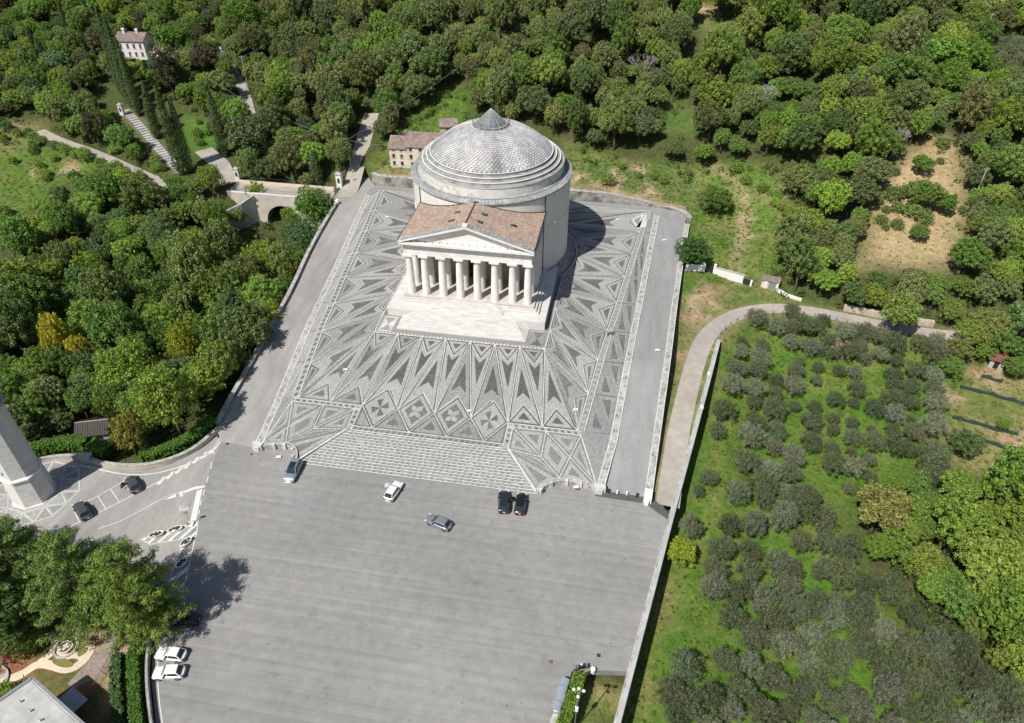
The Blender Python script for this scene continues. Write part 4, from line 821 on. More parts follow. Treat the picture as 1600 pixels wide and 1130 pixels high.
# tiled roof of the portico: follows the rotunda wall at the back
ZE2 = ZE+.42; ZR2 = ZR+.55
def roof_z(x): return ZR2+(ZE2-ZR2)*abs(x)/HXE
def ybk(x): return 27-math.sqrt(18.0**2-x*x)+.05
for s in (1, -1):
    m_ = MB(); n = 34; P = []
    for i in range(n+1):
        x = s*HXE*i/n; rows = 14; yb = ybk(min(abs(x), 17.9)); y0 = -.55
        for j in range(rows+1): P.append((x, y0+(yb-y0)*j/rows, roof_z(x)+.05))
    F = [(i*15+j, (i+1)*15+j, (i+1)*15+j+1, i*15+j+1) for i in range(n) for j in range(14)]
    m_.add(P, F); roof = m_.build('roof_slope', M['terracotta'], T)
    m_ = MB()                                                  # courses of cover tiles running down the slope
    y = -.35
    while y < 14.6:
        xm = math.sqrt(max(18.0**2-(27-y)**2, 0)) if y > 9 else 0.
        if xm < HXE-.3:
            for i in range(12):
                xa = xm+.1+(HXE-xm-.15)*i/12; xb = xm+.1+(HXE-xm-.15)*(i+1)/12+.05; za = roof_z(xa)+.12; zb = roof_z(xb)+.17
                m_.add([(s*xa,y-.10,za-.05),(s*xa,y,za),(s*xa,y+.10,za-.05),(s*xb,y-.12,zb-.07),(s*xb,y,zb),(s*xb,y+.12,zb-.07)], [(0,3,4,1),(1,4,5,2)])
        y += .36
    m_.build('cover_tiles', M['terracotta'], roof, kind='stuff')
    m_ = MB()
    for k in range(17):                                        # grey slabs along the front edge
        xa = HXE*k/17; xb = HXE*(k+1)/17-.07; m_.add([(s*xa,-1.96,roof_z(xa)+.14),(s*xb,-1.96,roof_z(xb)+.14),(s*xb,-.5,roof_z(xb)+.19),(s*xa,-.5,roof_z(xa)+.19)], [(0,1,2,3)])
        m_.add([(s*xa,-1.98,roof_z(xa)+.04),(s*xb,-1.98,roof_z(xb)+.04),(s*xb,-1.98,roof_z(xb)+.14),(s*xa,-1.98,roof_z(xa)+.14)], [(0,1,2,3)])
    m_.build('edge_slabs', M['lead'], roof, kind='stuff')
    m_ = MB().tube((s*(HXE+.12),-1.7,ZE2-.05), (s*(HXE+.12),ybk(HXE)+.2,ZE2-.05), .13, 8); m_.sphere((s*(HXE+.2),-.1,ZE2-.05), .28); m_.build('gutter', M['dark_metal'], T)
    m_ = MB(); xs_ = [s*HXE*i/24 for i in range(25)]
    for a, b in zip(xs_[:-1], xs_[1:]): m_.tube((a, ybk(a)-.1, roof_z(a)+.16), (b, ybk(b)-.1, roof_z(b)+.16), .11, 5)
    m_.build('wall_flashing', M['dark_metal'], T)
    m_ = MB().tube((s*13.9,ybk(13.9)-.2,ZE2), (s*13.9,ybk(13.9)-.25,20.6), .11, 6); m_.build('downpipe', M['dark_metal'], T)
m_ = MB().tube((0,-.9,ZR2+.12), (0,9.0,ZR2+.12), .13, 6); m_.build('ridge', M['dark_metal'], T)
for x, y in ((-3.1,5.4),(-3.6,1.9),(2.6,5.2),(2.4,1.7)):       # skylights
    k = thing_part = MB(); sl_ = (ZE2-ZR2)/HXE*(1 if x > 0 else -1)
    for dz, mm, g in ((.32,0,.42),(.345,1,.34)):
        k.add([(x-g*1.3,y-g,roof_z(x)+dz-sl_*g*1.3*1),(x+g*1.3,y-g,roof_z(x)+dz+sl_*g*1.3),(x+g*1.3,y+g,roof_z(x)+dz+sl_*g*1.3),(x-g*1.3,y+g,roof_z(x)+dz-sl_*g*1.3)], [(0,1,2,3)], mm)
    k.box(x-.5,x+.5,y-.36,y+.36,roof_z(x)-.2,roof_z(x)+.2,0); k.build('skylight', [M['dark_metal'], glass_material('skylight_glass',(.10,.17,.15),.25)], T)
m_ = MB()
for k in range(9): m_.obox((8.6+random.uniform(-.6,.6), 5.0+random.uniform(-.35,.35), roof_z(8.6)+.12), random.uniform(.3,.6), random.uniform(.2,.4), .12, random.random()*3)
m_.build('displaced_tiles', M['blackplastic'], T)
# walls of the porch
for s in (1, -1):
    m_ = MB().box(s*13.3-.55, s*13.3+.55, 6.2, 15.1, ZP, zA+.01); m_.build('porch_flank_wall', M['drum'], T)
    for z in (4.4, 6.6, 8.8, 11.):
        for y in (8.2, 11.6): MB().box(s*13.86-.02, s*13.86+.02, y-.12, y+.12, z, z+.5).build('wall_slot', M['window'], T)
    m_ = MB().tube((s*13.95, 13.4, ZP), (s*13.95, 13.4, ZE2), .1, 6); m_.build('downpipe', M['dark_metal'], T)
m_ = MB().box(-12.7, 12.7, 8.2, 9.4, ZS_, zA+1.); m_.build('porch_back_wall', M['porchwall'], T)
dr = MB().box(-1.7, 1.7, 8.1, 8.25, ZS_, ZS_+7.6).build('door', M['door'], T); MB().box(-2.3,-1.75,7.95,8.3,ZS_,ZS_+8.1).box(1.75,2.3,7.95,8.3,ZS_,ZS_+8.1).box(-2.6,2.6,7.9,8.3,ZS_+8.1,ZS_+8.7).build('door_frame', M['marble'], dr)
m_ = MB().box(-13.0, 13.0, .7, 8.3, zA+1.2, zA+1.35); m_.build('porch_ceiling', M['porchwall'], T)
# rotunda
N_ = 128
MB().lathe([(18.05,ZP-.2),(18.0,ZP+.3),(18.0,20.35)], N_, RC).build('drum_wall', M['drum'], T, smooth=True)
MB().lathe([(18.0,12.9),(18.12,12.95),(18.12,13.25),(18.0,13.3)], N_, RC).build('string_course', M['drum'], T)
MB().lathe([(18.0,20.3),(18.15,20.4),(18.15,20.62),(18.36,20.7),(18.36,20.98)], N_, RC).build('drum_cornice', M['lead'], T)
MB().lathe([(18.36,20.98),(17.0,21.35),(16.38,21.52)], N_, RC).build('cornice_top', M['lead'], T)
m_ = MB()
for k in range(150):                                           # joints between the slabs of the cornice top
    a = 2*math.pi*k/150; ca, sa = math.cos(a), math.sin(a); t = .014
    m_.add([(18.3*ca-t*18*sa*.1, RC[1]+18.3*sa+t*18*ca*.1, 21.02), (18.3*ca+t*18*sa*.1, RC[1]+18.3*sa-t*18*ca*.1, 21.02), (16.9*ca+t*18*sa*.1, RC[1]+16.9*sa-t*18*ca*.1, 21.40), (16.9*ca-t*18*sa*.1, RC[1]+16.9*sa+t*18*ca*.1, 21.40)], [(0,1,2,3)])
m_.build('slab_joints', M['blackplastic'], T, kind='stuff')
MB().lathe([(17.0,21.34),(17.06,21.40),(17.02,21.44)], N_, RC).build('cornice_joint', M['dark_metal'], T)
MB().lathe([(16.40,21.45),(16.37,23.42),(16.5,23.47),(16.5,23.66)], N_, RC).build('attic_wall', M['attic'], T)
zr = [23.66, 24.34, 25.02, 25.70]; rr = [16.5, 15.55, 14.6, 13.75]
for k in range(3): MB().lathe([(rr[k],zr[k]),(rr[k+1]+.07,zr[k]+.05),(rr[k+1],zr[k]+.06),(rr[k+1]-.02,zr[k+1]-.16),(rr[k+1]+.07,zr[k+1]-.14),(rr[k+1]+.07,zr[k+1])], N_, RC).build('step_ring', M['ringstone'], T)
for k in range(1, 4): MB().lathe([(rr[k]+.09,zr[k]-.13),(rr[k]+.09,zr[k]+.008),(rr[k]-.10,zr[k]+.012)], N_, RC).build('ring_edge', M['whitewash'], T)
RHO, ZC0 = 18.55, 12.83
def dome_pt(phi, a, lift=0.): r = RHO+lift; return (r*math.sin(phi)*math.cos(a), RC[1]+r*math.sin(phi)*math.sin(a), ZC0+r*math.cos(phi))
ph0 = math.asin(13.45/RHO); ph1 = math.asin(4.15/RHO)
m_ = MB(); m_.lathe([(13.7,25.68),(13.4,25.66)] + [(RHO*math.sin(ph0+(ph1-ph0)*i/20)-.05, ZC0+RHO*math.cos(ph0+(ph1-ph0)*i/20)-.06) for i in range(21)], 96, RC); dome = m_.build('dome', material('dome_joint', (.15,.15,.148), .9, .2, 2.), T, smooth=True)
NR_, NT_ = 21, 84; dv, df, tones = [], [], []
rt = random.Random(5); streak = [rt.random() for _ in range(NT_)]; streak = [(streak[i-1]+streak[i]*2+streak[(i+1) % NT_])/4 for i in range(NT_)]
for j in range(NR_):
    pa = ph0+(ph1-ph0)*j/NR_; pb = ph0+(ph1-ph0)*(j+1.5)/NR_; pm = ph0+(ph1-ph0)*(j+.46)/NR_; pl = pa+(pb-pa)*.0
    for i in range(NT_):
        a = 2*math.pi*(i+.5*(j % 2))/NT_; w_ = math.pi/NT_*.95; b = len(dv)
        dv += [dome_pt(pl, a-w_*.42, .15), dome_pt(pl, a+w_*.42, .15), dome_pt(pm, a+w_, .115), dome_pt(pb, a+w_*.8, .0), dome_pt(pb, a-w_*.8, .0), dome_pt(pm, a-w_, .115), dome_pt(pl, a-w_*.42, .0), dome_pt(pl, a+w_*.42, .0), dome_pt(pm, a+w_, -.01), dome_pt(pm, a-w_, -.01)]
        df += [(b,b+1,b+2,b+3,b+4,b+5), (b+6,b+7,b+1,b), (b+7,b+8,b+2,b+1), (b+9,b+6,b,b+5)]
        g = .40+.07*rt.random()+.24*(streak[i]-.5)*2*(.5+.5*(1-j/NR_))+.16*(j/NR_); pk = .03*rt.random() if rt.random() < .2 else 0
        tones += [(g+pk, g*.99, g*.97)]+[(.10,.10,.10)]*3  # dark lip faces: weathered edges, plus painted-in shade that outlines each scale
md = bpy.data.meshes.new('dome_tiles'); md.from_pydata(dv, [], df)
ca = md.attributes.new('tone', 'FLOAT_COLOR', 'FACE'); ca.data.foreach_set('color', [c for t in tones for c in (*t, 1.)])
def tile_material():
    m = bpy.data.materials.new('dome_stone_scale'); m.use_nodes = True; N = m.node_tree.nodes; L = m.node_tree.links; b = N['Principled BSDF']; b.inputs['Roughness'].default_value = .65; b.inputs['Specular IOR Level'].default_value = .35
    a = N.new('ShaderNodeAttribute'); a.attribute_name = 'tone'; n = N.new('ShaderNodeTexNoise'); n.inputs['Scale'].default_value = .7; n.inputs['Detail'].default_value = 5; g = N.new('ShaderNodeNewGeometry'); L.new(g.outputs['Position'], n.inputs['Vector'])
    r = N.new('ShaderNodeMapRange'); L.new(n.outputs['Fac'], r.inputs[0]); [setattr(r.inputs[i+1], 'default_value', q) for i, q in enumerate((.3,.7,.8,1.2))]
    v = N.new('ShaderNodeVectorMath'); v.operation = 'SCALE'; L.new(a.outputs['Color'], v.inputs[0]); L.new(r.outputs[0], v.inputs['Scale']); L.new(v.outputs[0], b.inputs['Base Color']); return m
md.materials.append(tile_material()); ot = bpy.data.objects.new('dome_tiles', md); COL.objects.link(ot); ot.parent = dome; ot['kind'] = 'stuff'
for v_ in md.vertices: v_.co.y -= 27.0
# lantern: stone ring, glass cone with ribs, railing, finial
zl = ZC0+RHO*math.cos(ph1)
ln = MB().lathe([(4.2,zl-.12),(4.2,zl+.10),(3.75,zl+.12),(3.75,zl+.45),(3.3,zl+.47),(3.2,zl+.2)], 64, RC).build('oculus_ring', M['ringstone'], T)
cg = MB().lathe([(3.34,zl+.42),(1.67,zl+2.05),(.06,zl+3.62)], 32, RC).build('glass_cone', glass_material('lantern_glass',(.15,.185,.175),.2), T, smooth=True)
m_ = MB()
for k in range(16):
    a = 2*math.pi*k/16; m_.tube((3.36*math.cos(a),RC[1]+3.36*math.sin(a),zl+.45), (.05*math.cos(a),RC[1]+.05*math.sin(a),zl+3.66), .045, 5)
for t in (.0,.22,.42,.6,.76):
    r = 3.37*(1-t); z = zl+.45+3.2*t
    for k in range(32): a, b = 2*math.pi*k/32, 2*math.pi*(k+1)/32; m_.tube((r*math.cos(a),RC[1]+r*math.sin(a),z), (r*math.cos(b),RC[1]+r*math.sin(b),z), .04, 4)
m_.build('cone_ribs', M['concrete'], cg)
MB().tube((0,RC[1],zl+3.55), (0,RC[1],zl+5.6), .06, 6).sphere((0,RC[1],zl+3.75), .17).build('finial', M['dark_metal'], T)
m_ = MB()
for k in range(16):
    a = 2*math.pi*k/16; m_.tube((4.1*math.cos(a),RC[1]+4.1*math.sin(a),zl), (4.1*math.cos(a),RC[1]+4.1*math.sin(a),zl+1.35), .035, 5)
for zz in (.45,.9,1.33):
    for k in range(32): a, b = 2*math.pi*k/32, 2*math.pi*(k+1)/32; m_.tube((4.1*math.cos(a),RC[1]+4.1*math.sin(a),zl+zz), (4.1*math.cos(b),RC[1]+4.1*math.sin(b),zl+zz), .025, 4)
m_.build('lantern_railing', M['dark_metal'], T)
# ---------------------------------------------------------------- retaining walls, parapets, bridge
def lane_z(name, x, y):
    A, rz, w = ROADS[name]; k = ((A[:,0]-x)**2+(A[:,1]-y)**2).argmin(); return float(rz[k])
W = thing('road_parapet', 'long grey stone parapet between the road beside the square and the wooded ravine', 'wall', (-42,0,-2))
P = resample(WALL_LEFT, 3.); MB().wall(P, .7, lambda x, y: -13., lambda x, y: float(zroad_left(x, y))+.62).build('wall_body', M['stainwall'], W)
MB().wall(P, .82, lambda x, y: float(zroad_left(x, y))+.62, lambda x, y: float(zroad_left(x, y))+.76).build('coping', M['kerb'], W)
MB().obox((P[-1][0], P[-1][1], -1), 1.0, 1.0, 2.1, .3).build('end_pier', M['whitewash'], W)
W = thing('ramp_parapet', 'broad lichen-stained stone parapet along the ramp on the right of the square', 'wall', (42,0,-2))
mid = [((a[0]+b[0])/2, (a[1]+b[1])/2) for a, b in zip(WALL_RAMP_IN, WALL_RAMP_OUT)]; P = resample(mid, 3.)
MB().wall(P, 1.25, lambda x, y: -7., lambda x, y: float(zramp(x, y))+.62).build('wall_body', M['kerb'], W)
for off in (-.56, .56): MB().ribbon(P, .16, lambda x, y: float(zramp(x, y))+.632, 0, off).build('coping_edge', M['white_line'], W)
e = P[-1]; MB().obox((e[0]-.1, e[1]-.5, -4.8), 1.9, 1.3, 2.4, 1.5).obox((e[0]-.3, e[1]-1.5, -4.8), .8, .7, 1.9, 1.5).build('end_pier', M['whitewash'], W)
W = thing('grove_wall', 'long pale concrete wall between the car park lane and the olive grove', 'wall', (45,-40,-6))
def zt_g(x, y): return lane_z('lane_right', x, y)+.55 if y > -43 else float(zlot(x, y))+.75
P = resample(WALL_GROVE + [(34.0,-94.),(31.5,-108.)], 2.5); MB().wall(P, .85, lambda x, y: h1(x+2.5, y)-2., zt_g).build('wall_body', M['concrete'], W)
MB().ribbon(P, .22, lambda x, y: zt_g(x, y)+.008, 0, -.25).build('coping_edge', M['kerb'], W)
struct(MB().ribbon([p for p in P if p[1] > -44], 1.5, lambda x, y: lane_z('lane_right', x, y)-.01, 0, -1.0 if P[0][1] < P[-1][1] else -.9).build('grass_verge', material('verge_grass', (.13,.16,.05), .95, .25, 2., (.27,.23,.11), (.45,.6), .5)))
W = thing('back_wall', 'weathered retaining wall behind the temple below the grassy bank', 'wall', (0,58,0))
P = [(-41.2,59.6),(-40.2,57.9),(-20,57.9),(0,57.9),(20,58.0),(34,58.1),(40,57.4),(44.5,56.2),(47.3,54.0),(48.0,51.0)]
zb_ = lambda x, y: 2.6 if x < 26 else 2.6-2.1*min((x-26)/14, 1)
MB().wall(resample(P, 2.), 1.1, lambda x, y: -2., zb_).build('wall_body', M['stainwall'], W); MB().wall(resample(P, 2.), 1.25, zb_, lambda x, y: zb_(x, y)+.16).build('coping', M['kerb'], W)
W = thing('curved_road_wall', 'low curved pale wall in front of the clipped hedge by the bell tower road', 'wall', (-50,-52,-4.2))
MB().wall(resample(KERBWALL, 1.2), .6, lambda x, y: -6., lambda x, y: float(zlot(x, y))+.85).build('wall_body', material('pale_stucco', (.55,.48,.40), .9, .12, 1.2, (.44,.40,.35), (.45,.65), .5), W)
MB().wall(resample(KERBWALL, 1.2), .68, lambda x, y: float(zlot(x, y))+.85, lambda x, y: float(zlot(x, y))+.95).build('coping', M['kerb'], W)
tag(MB().obox((-57.3,-51.6,-4.2), 1.5, 1.3, 1.5, .3).obox((-57.3,-51.6,-2.7), 1.7, 1.5, .16, .3).build('stone_block', M['concrete']), 'square grey stone block set in the curved wall in the tower shadow', 'block')
struct(MB().ribbon(resample(WHITE_KERB, 1.), .2, lambda x, y: float(zlot(x, y))+.012).build('kerb_line', M['paint']))
# lot side wall at the lower left, beside the garden hedge
W = thing('garden_wall', 'dark curved retaining wall beside the white cars and the garden hedge', 'wall', (-25,-86,-4.3))
GW = [(-28.6,-78.5),(-27.6,-81.6),(-25.4,-85.8),(-21.6,-91.1),(-18.6,-94.5),(-13,-103)]
MB().wall(resample(GW, 1.), .35, lambda x, y: -6., lambda x, y: float(zlot(x, y))+1.0).build('wall_body', M['stainwall'], W)
MB().ribbon(resample(GW, 1.), .14, lambda x, y: float(zlot(x, y))+1.01).build('coping', M['kerb'], W)
struct(MB().ribbon(resample([(p[0]+1.2, p[1]+.2) for p in GW], 1.), .12, lambda x, y: float(zlot(x, y))+.012).build('bay_line', M['paint']))
# white gate walls by the meadow
g0 = thing('gate_wall', 'white rendered wall with a dark gate beside the meadow track', 'wall', (56.6,25.6,-1.8))
MB().wall([(53.6,26.8),(59.9,24.6)], .45, lambda x, y: h1(x, y)-.6, lambda x, y: h1(56, 25.6)+2.0).build('wall_body', M['whitewash'], g0)
MB().wall([(53.5,26.85),(60.0,24.55)], .6, lambda x, y: h1(56, 25.6)+2.0, lambda x, y: h1(56, 25.6)+2.12).build('coping', M['concrete'], g0)
MB().obox((53.4,26.9,h1(53.4,26.9)-.3), .6, .6, 2.7, -.3).build('gate_post', M['whitewash'], g0); MB().obox((61.7,23.9,h1(61.7,23.9)-.3), .45, .45, 1.8, -.3).build('gate_post', M['whitewash'], g0)
m_ = MB().wall([(59.9,24.6),(61.6,24.0)], .06, lambda x, y: h1(x, y), lambda x, y: h1(x, y)+1.5); m_.build('gate', M['dark_metal'], g0)
g1 = thing('gate_wall', 'short white wall stub partly hidden by the round dark tree', 'wall', (49,26.8,-1.4))
MB().wall([(46.6,26.2),(50.6,26.9)], .45, lambda x, y: h1(x, y)-.6, lambda x, y: h1(49, 26.6)+1.7).build('wall_body', M['whitewash'], g1)
MB().obox((50.8,26.95,h1(50.8,26.9)-.3), .6, .6, 2.6, .1).build('gate_post', M['whitewash'], g1); MB().wall([(51.1,26.9),(53.1,26.9)], .06, lambda x, y: h1(x, y), lambda x, y: h1(x, y)+1.5).build('gate', M['dark_metal'], g1)
# bridge over the ravine
B = thing('stone_bridge', 'pale stone arch bridge with iron railings over the wooded ravine', 'bridge', (-63,50.5,-8))
ax, az, ar = -64.6, -8.9, 5.3
for y, nm in ((47.3,'spandrel'),(53.6,'spandrel')):
    m_ = MB(); xs = sorted(set([-80.5,-76,-72,ax-ar]+[ax-ar*math.cos(math.pi*i/24) for i in range(25)]+[-58,-54,-50,-47.2])); P = []; F = []
    for x in xs:
        zb2 = az+math.sqrt(max(ar*ar-(x-ax)**2, 0)) if abs(x-ax) < ar-1e-6 else (-17 if abs(abs(x-ax)-ar) > .01 else az)
        for dy in (-.35, .35): P += [(x,y+dy,zb2),(x,y+dy,-.55)]
    for i in range(len(xs)-1):
        a, b = 4*i, 4*i+4; F += [(a,b,b+1,a+1),(a+2,a+3,b+3,b+2),(a+1,b+1,b+3,a+3),(a,a+2,b+2,b)]
    m_.add(P, F); m_.build(nm, material('bridge_stone', (.60,.55,.47), .9, .14, .8, (.50,.45,.38), (.45,.65), .4), B)
m_ = MB(); P = []
for i in range(25):
    a = math.pi*i/24
    for y in (47.3,53.6): P.append((ax-ar*math.cos(a), y, az+ar*math.sin(a)))
m_.add(P, [(2*i,2*i+1,2*i+3,2*i+2) for i in range(24)]); m_.build('arch_vault', M['stainwall'], B)
for x in (ax-ar-.02, ax+ar+.02): MB().box(x-.3, x+.3, 47.3, 53.6, -17, az).build('abutment', M['stainwall'], B)
MB().box(-80.5,-47.2,47.0,53.9,-1.0,-.62).build('deck', M['asphalt_path'], B)
MB().box(-80.5,-49.2,46.9,47.5,-.62,-.25).build('parapet', M['whitewash'], B); MB().box(-80.5,-51.0,53.3,54.0,-.62,.05).build('parapet', M['plaster'], B)
for y, x1, z in ((47.2,-49.2,-.25),(53.8,-51.2,.05)):
    m_ = MB(); x = -80.3
    while x < x1: m_.tube((x,y,z), (x,y,z+1.05), .02, 4); x += .32
    m_.tube((-80.4,y,z+1.05), (x1,y,z+1.05), .035, 5); m_.tube((-80.4,y,z+.12), (x1,y,z+.12), .025, 5)
    m_.build('railing', M['dark_metal'], B, kind='stuff')
MB().wall([(-72.6,47.0),(-75.0,43.5),(-78.5,40.5)], .6, lambda x, y: -16., lambda x, y: -.9-(47-y)*.35).build('wing_wall', M['concrete'], B)
def shrine(x, y, z, hgt, label, w=1.5):
    s_ = thing('shrine', label, 'shrine', (x,y,z), .08)
    MB().box(-w/2-.15,w/2+.15,-w/2-.1,w/2+.1,-.6,.45).build('base', M['concrete'], s_, local=True)
    m_ = MB().box(-w/2,w/2,-w/2+.05,w/2-.05,.45,hgt); m_.build('body', M['whitewash'], s_, local=True)
    n = 8; pts = [(-.33,hgt*.42),(.33,hgt*.42)]+[(.33*math.cos(math.pi*i/n), hgt*.7+.33*math.sin(math.pi*i/n)) for i in range(n+1)]
    MB().add([(p[0],-w/2+.03,p[1]) for p in pts], [tuple(range(len(pts)))]).build('niche', M['window'], s_, local=True)
    m_ = MB().box(-w/2-.18,w/2+.18,-w/2-.12,w/2+.12,hgt,hgt+.22); m_.add([(-w/2-.1,-w/2-.1,hgt+.22),(w/2+.1,-w/2-.1,hgt+.22),(w/2+.1,w/2+.1,hgt+.22),(-w/2-.1,w/2+.1,hgt+.22),(0,0,hgt+.75)], [(0,1,4),(1,2,4),(2,3,4),(3,0,4)]); m_.build('cap', M['kerb'], s_, local=True)
shrine(-49.6,54.6,-.5,4.3,'white wayside shrine with arched niche at the near end of the bridge'); shrine(-80.6,54.6,-.6,3.6,'white gate pillar with niche at the far left end of the bridge', 1.3)
shrine(-131,80.0,h1(-131,80)-.2,3.4,'small white pillar shrine among the cypresses by the stair path', 1.2); shrine(-103.5,61.5,h1(-103.5,61.5)-.2,2.6,'white gate pillar beside the lowest flight of the stair path', 1.)
tag(MB().obox((-46.4,57.4,-.3),1.6,1.2,1.2,.4).obox((-46.4,57.4,.9),.8,.7,.7,.5).build('stone_trough', M['concrete']), 'grey stone trough and block at the foot of the leaning pole', 'trough')
# stair path between the cypresses
SP = thing('stair_path', 'pale stone stair path climbing between the cypresses to the white villa', 'stairs', (-112,67,h1(-112,67)))
A, rz, w_ = ROADS['stair_path']
for i in range(0, len(A)-1):
    d = A[min(i+1,len(A)-1)]-A[max(i-1,0)]; a = math.atan2(d[1], d[0])
    MB().obox((A[i][0], A[i][1], rz[i]-.35), 1.46, 2.7, .45, a).build('stone_tread', M['concrete'], SP)
# ---------------------------------------------------------------- bell tower (octagonal)
TC = (-61.75,-59.65); zt0 = -4.75
BT = thing('bell_tower', 'tall octagonal stone bell tower beside the curved road', 'tower', (TC[0],TC[1],zt0))
tm = material('tower_stone', (.66,.645,.60), .8, .09, 1.2, (.55,.53,.49), (.48,.7), .5, stretch=(1,1,3))
a_off = math.atan2(-.81, .58)-R(22.5)
def octa(r, k=.87): r *= k; return [(TC[0]+r*math.cos(a_off+k*math.pi/4), TC[1]+r*math.sin(a_off+k*math.pi/4)) for k in range(8)]
def octa_loft(prof, name, mat):
    P = []; F = []
    for r, z in prof: P += [(p[0],p[1],z) for p in octa(r)]
    for j in range(len(prof)-1): F += [(j*8+k, j*8+(k+1) % 8, (j+1)*8+(k+1) % 8, (j+1)*8+k) for k in range(8)]
    F.append(tuple((len(prof)-1)*8+k for k in range(8))); return MB().add(P, F).build(name, mat, BT)
octa_loft([(4.25,zt0-1),(4.25,zt0+.55),(4.0,zt0+.7),(3.85,zt0+.7)], 'plinth', tm); octa_loft([(3.8,zt0+.6),(3.45,zt0+6.0)], 'base_storey', tm)
octa_loft([(3.45,zt0+6.0),(3.75,zt0+6.15),(3.75,zt0+6.45),(3.4,zt0+6.6)], 'string_course', M['whitewash']); octa_loft([(3.3,zt0+6.55),(2.95,15.2)], 'shaft', tm)
for zz in (2.9, 5.2, 7.6, 10.2, 12.6):
    k = 7; p0, p1 = octa(3.3-.35*(zz-1.8)/13.4)[k], octa(3.3-.35*(zz-1.8)/13.4)[(k+1) % 8]; c = mixp(p0, p1, .5); nrm = Vector((c[0]-TC[0], c[1]-TC[1])).normalized()
    MB().obox((c[0]+nrm.x*.0, c[1]+nrm.y*.0, zz), .16, .2, .55, math.atan2(p1[1]-p0[1], p1[0]-p0[0])).build('wall_slot', M['window'], BT)
MB().lathe([(2.5,15.1),(3.0,15.4),(3.0,15.9),(2.7,16.0)], 40, TC).build('belfry_cornice', M['lead'], BT); MB().lathe([(2.3,15.9),(2.2,22.0),(2.6,22.3),(2.5,22.6),(0.2,25.5)], 40, TC, cap=True).build('belfry', tm, BT)
p0, p1 = octa(3.8)[6], octa(3.8)[7]; c = mixp(p0, p1, .5); dd = math.atan2(p1[1]-p0[1], p1[0]-p0[0])
dr = MB().obox((c[0],c[1],zt0+.6), 1.3, .25, 2.6, dd).build('door', M['door'], BT)
MB().obox((c[0],c[1],zt0+.58), 1.8, .2, 2.95, dd).build('door_frame', tm, BT)
# mosaic apron round the tower
star = struct(sheet('tower_apron', octa(8.4), zlot, M['cob_light'], (), 0, .012))
for k in range(8):
    a, b = octa(8.4)[k], octa(8.4)[(k+1) % 8]; c0, c1 = octa(4.9)[k], octa(4.9)[(k+1) % 8]; m2 = mixp(a, b, .5)
    for p, q in ((a, b), (c0, a), (c0, m2), (c1, m2), (c0, c1)):
        o = MB().ribbon([p, q], .17, lambda x, y: float(zlot(x, y))+.03).build('stone_strip', M['white_line'], star)
    for tri, mm in (([a, m2, c0], 'cob_mid'), ([m2, b, c1], 'cob_mid'), ([c0, m2, c1], 'cob_light')):
        o = sheet('cobble_panel', inset(tri, .35), zlot, M[mm], (), 0, .02, star)
# ---------------------------------------------------------------- houses
def gable_house(parent, x0, x1, y0, y1, z0, ze, rise, wallm, roofm, over=.35):
    MB().box(x0,x1,y0,y1,z0-1.5,ze).add([(x0,y0,ze),(x0,y1,ze),(x0,(y0+y1)/2,ze+rise),(x1,y0,ze),(x1,y1,ze),(x1,(y0+y1)/2,ze+rise)], [(0,2,1),(3,4,5)]).build('wall', wallm, parent, local=True)
    ym = (y0+y1)/2; th = .16; sl = rise/((y1-y0)/2)
    rf = None
    for s in (-1, 1):
        ye = (y0-over) if s < 0 else (y1+over); zz = ze-over*sl
        m_ = MB().add([(x0-over,ye,zz),(x1+over,ye,zz),(x1+over,ym,ze+rise),(x0-over,ym,ze+rise),(x0-over,ye,zz+th),(x1+over,ye,zz+th),(x1+over,ym,ze+rise+th),(x0-over,ym,ze+rise+th)], [(0,1,2,3),(7,6,5,4),(0,4,5,1),(1,5,6,2),(2,6,7,3),(3,7,4,0)])
        x = x0-over+.12
        while x < x1+over:                           # ribs of the tile courses
            m_.tube((x,ye,zz+th), (x,ym,ze+rise+th), .075, 4); x += .42
        rf = m_.build('roof_slope', roofm, parent, local=True)
    return rf
def win(parent, x, y, z, w, hh, mat, shutter=None, frame=True):
    o = MB().box(x-w/2,x+w/2,y-.06,y+.05,z,z+hh).build('window', mat, parent, local=True)
    if frame: MB().box(x-w/2-.14,x+w/2+.14,y-.12,y+.02,z-.18,z).box(x-w/2-.1,x+w/2+.1,y-.09,y+.02,z+hh,z+hh+.12).build('sill', M['stone_frame'], o, local=True)
    if shutter:
        for s in (-1, 1): MB().box(x+s*(w/2+.02+w*.22)-w*.22,x+s*(w/2+.02+w*.22)+w*.22,y-.1,y-.02,z,z+hh).build('shutter', shutter, o, local=True)
    return o
def chimney(parent, x, y, z, hh, m=None):
    MB().box(x-.35,x+.35,y-.35,y+.35,z-1.,z+hh).box(x-.5,x+.5,y-.5,y+.5,z+hh,z+hh+.18).box(x-.42,x+.42,y-.42,y+.42,z+hh+.18,z+hh+.5).build('chimney', m or M['plaster'], parent, local=True)
zh = 3.7
HS = thing('old_house', 'derelict cream three-storey farmhouse with brown tiled roof behind the dome', 'house', (-36.4,61.6,zh), .02)
gable_house(HS, 0, 4.9, 0, 7.5, 0, 5.9, 2.1, M['plaster'], M['oldtile']); gable_house(HS, 4.95, 15.5, -.15, 8.3, 0, 6.7, 2.6, M['plaster'], M['oldtile'])
for i, x in enumerate((1.2,3.5)):
    for z in (.9,3.0): win(HS, x, 0, z, .75, 1.15, M['window'] if (i+z) % 2 > .5 else M['shutter'])
    win(HS, x, 0, 5.05, .7, .55, M['shutter'])
for x in (6.3,9.1,12.0):
    win(HS, x, -.15, 3.1, .8, 1.2, M['window']); win(HS, x, -.15, 5.35, .8, 1.0, M['window'])
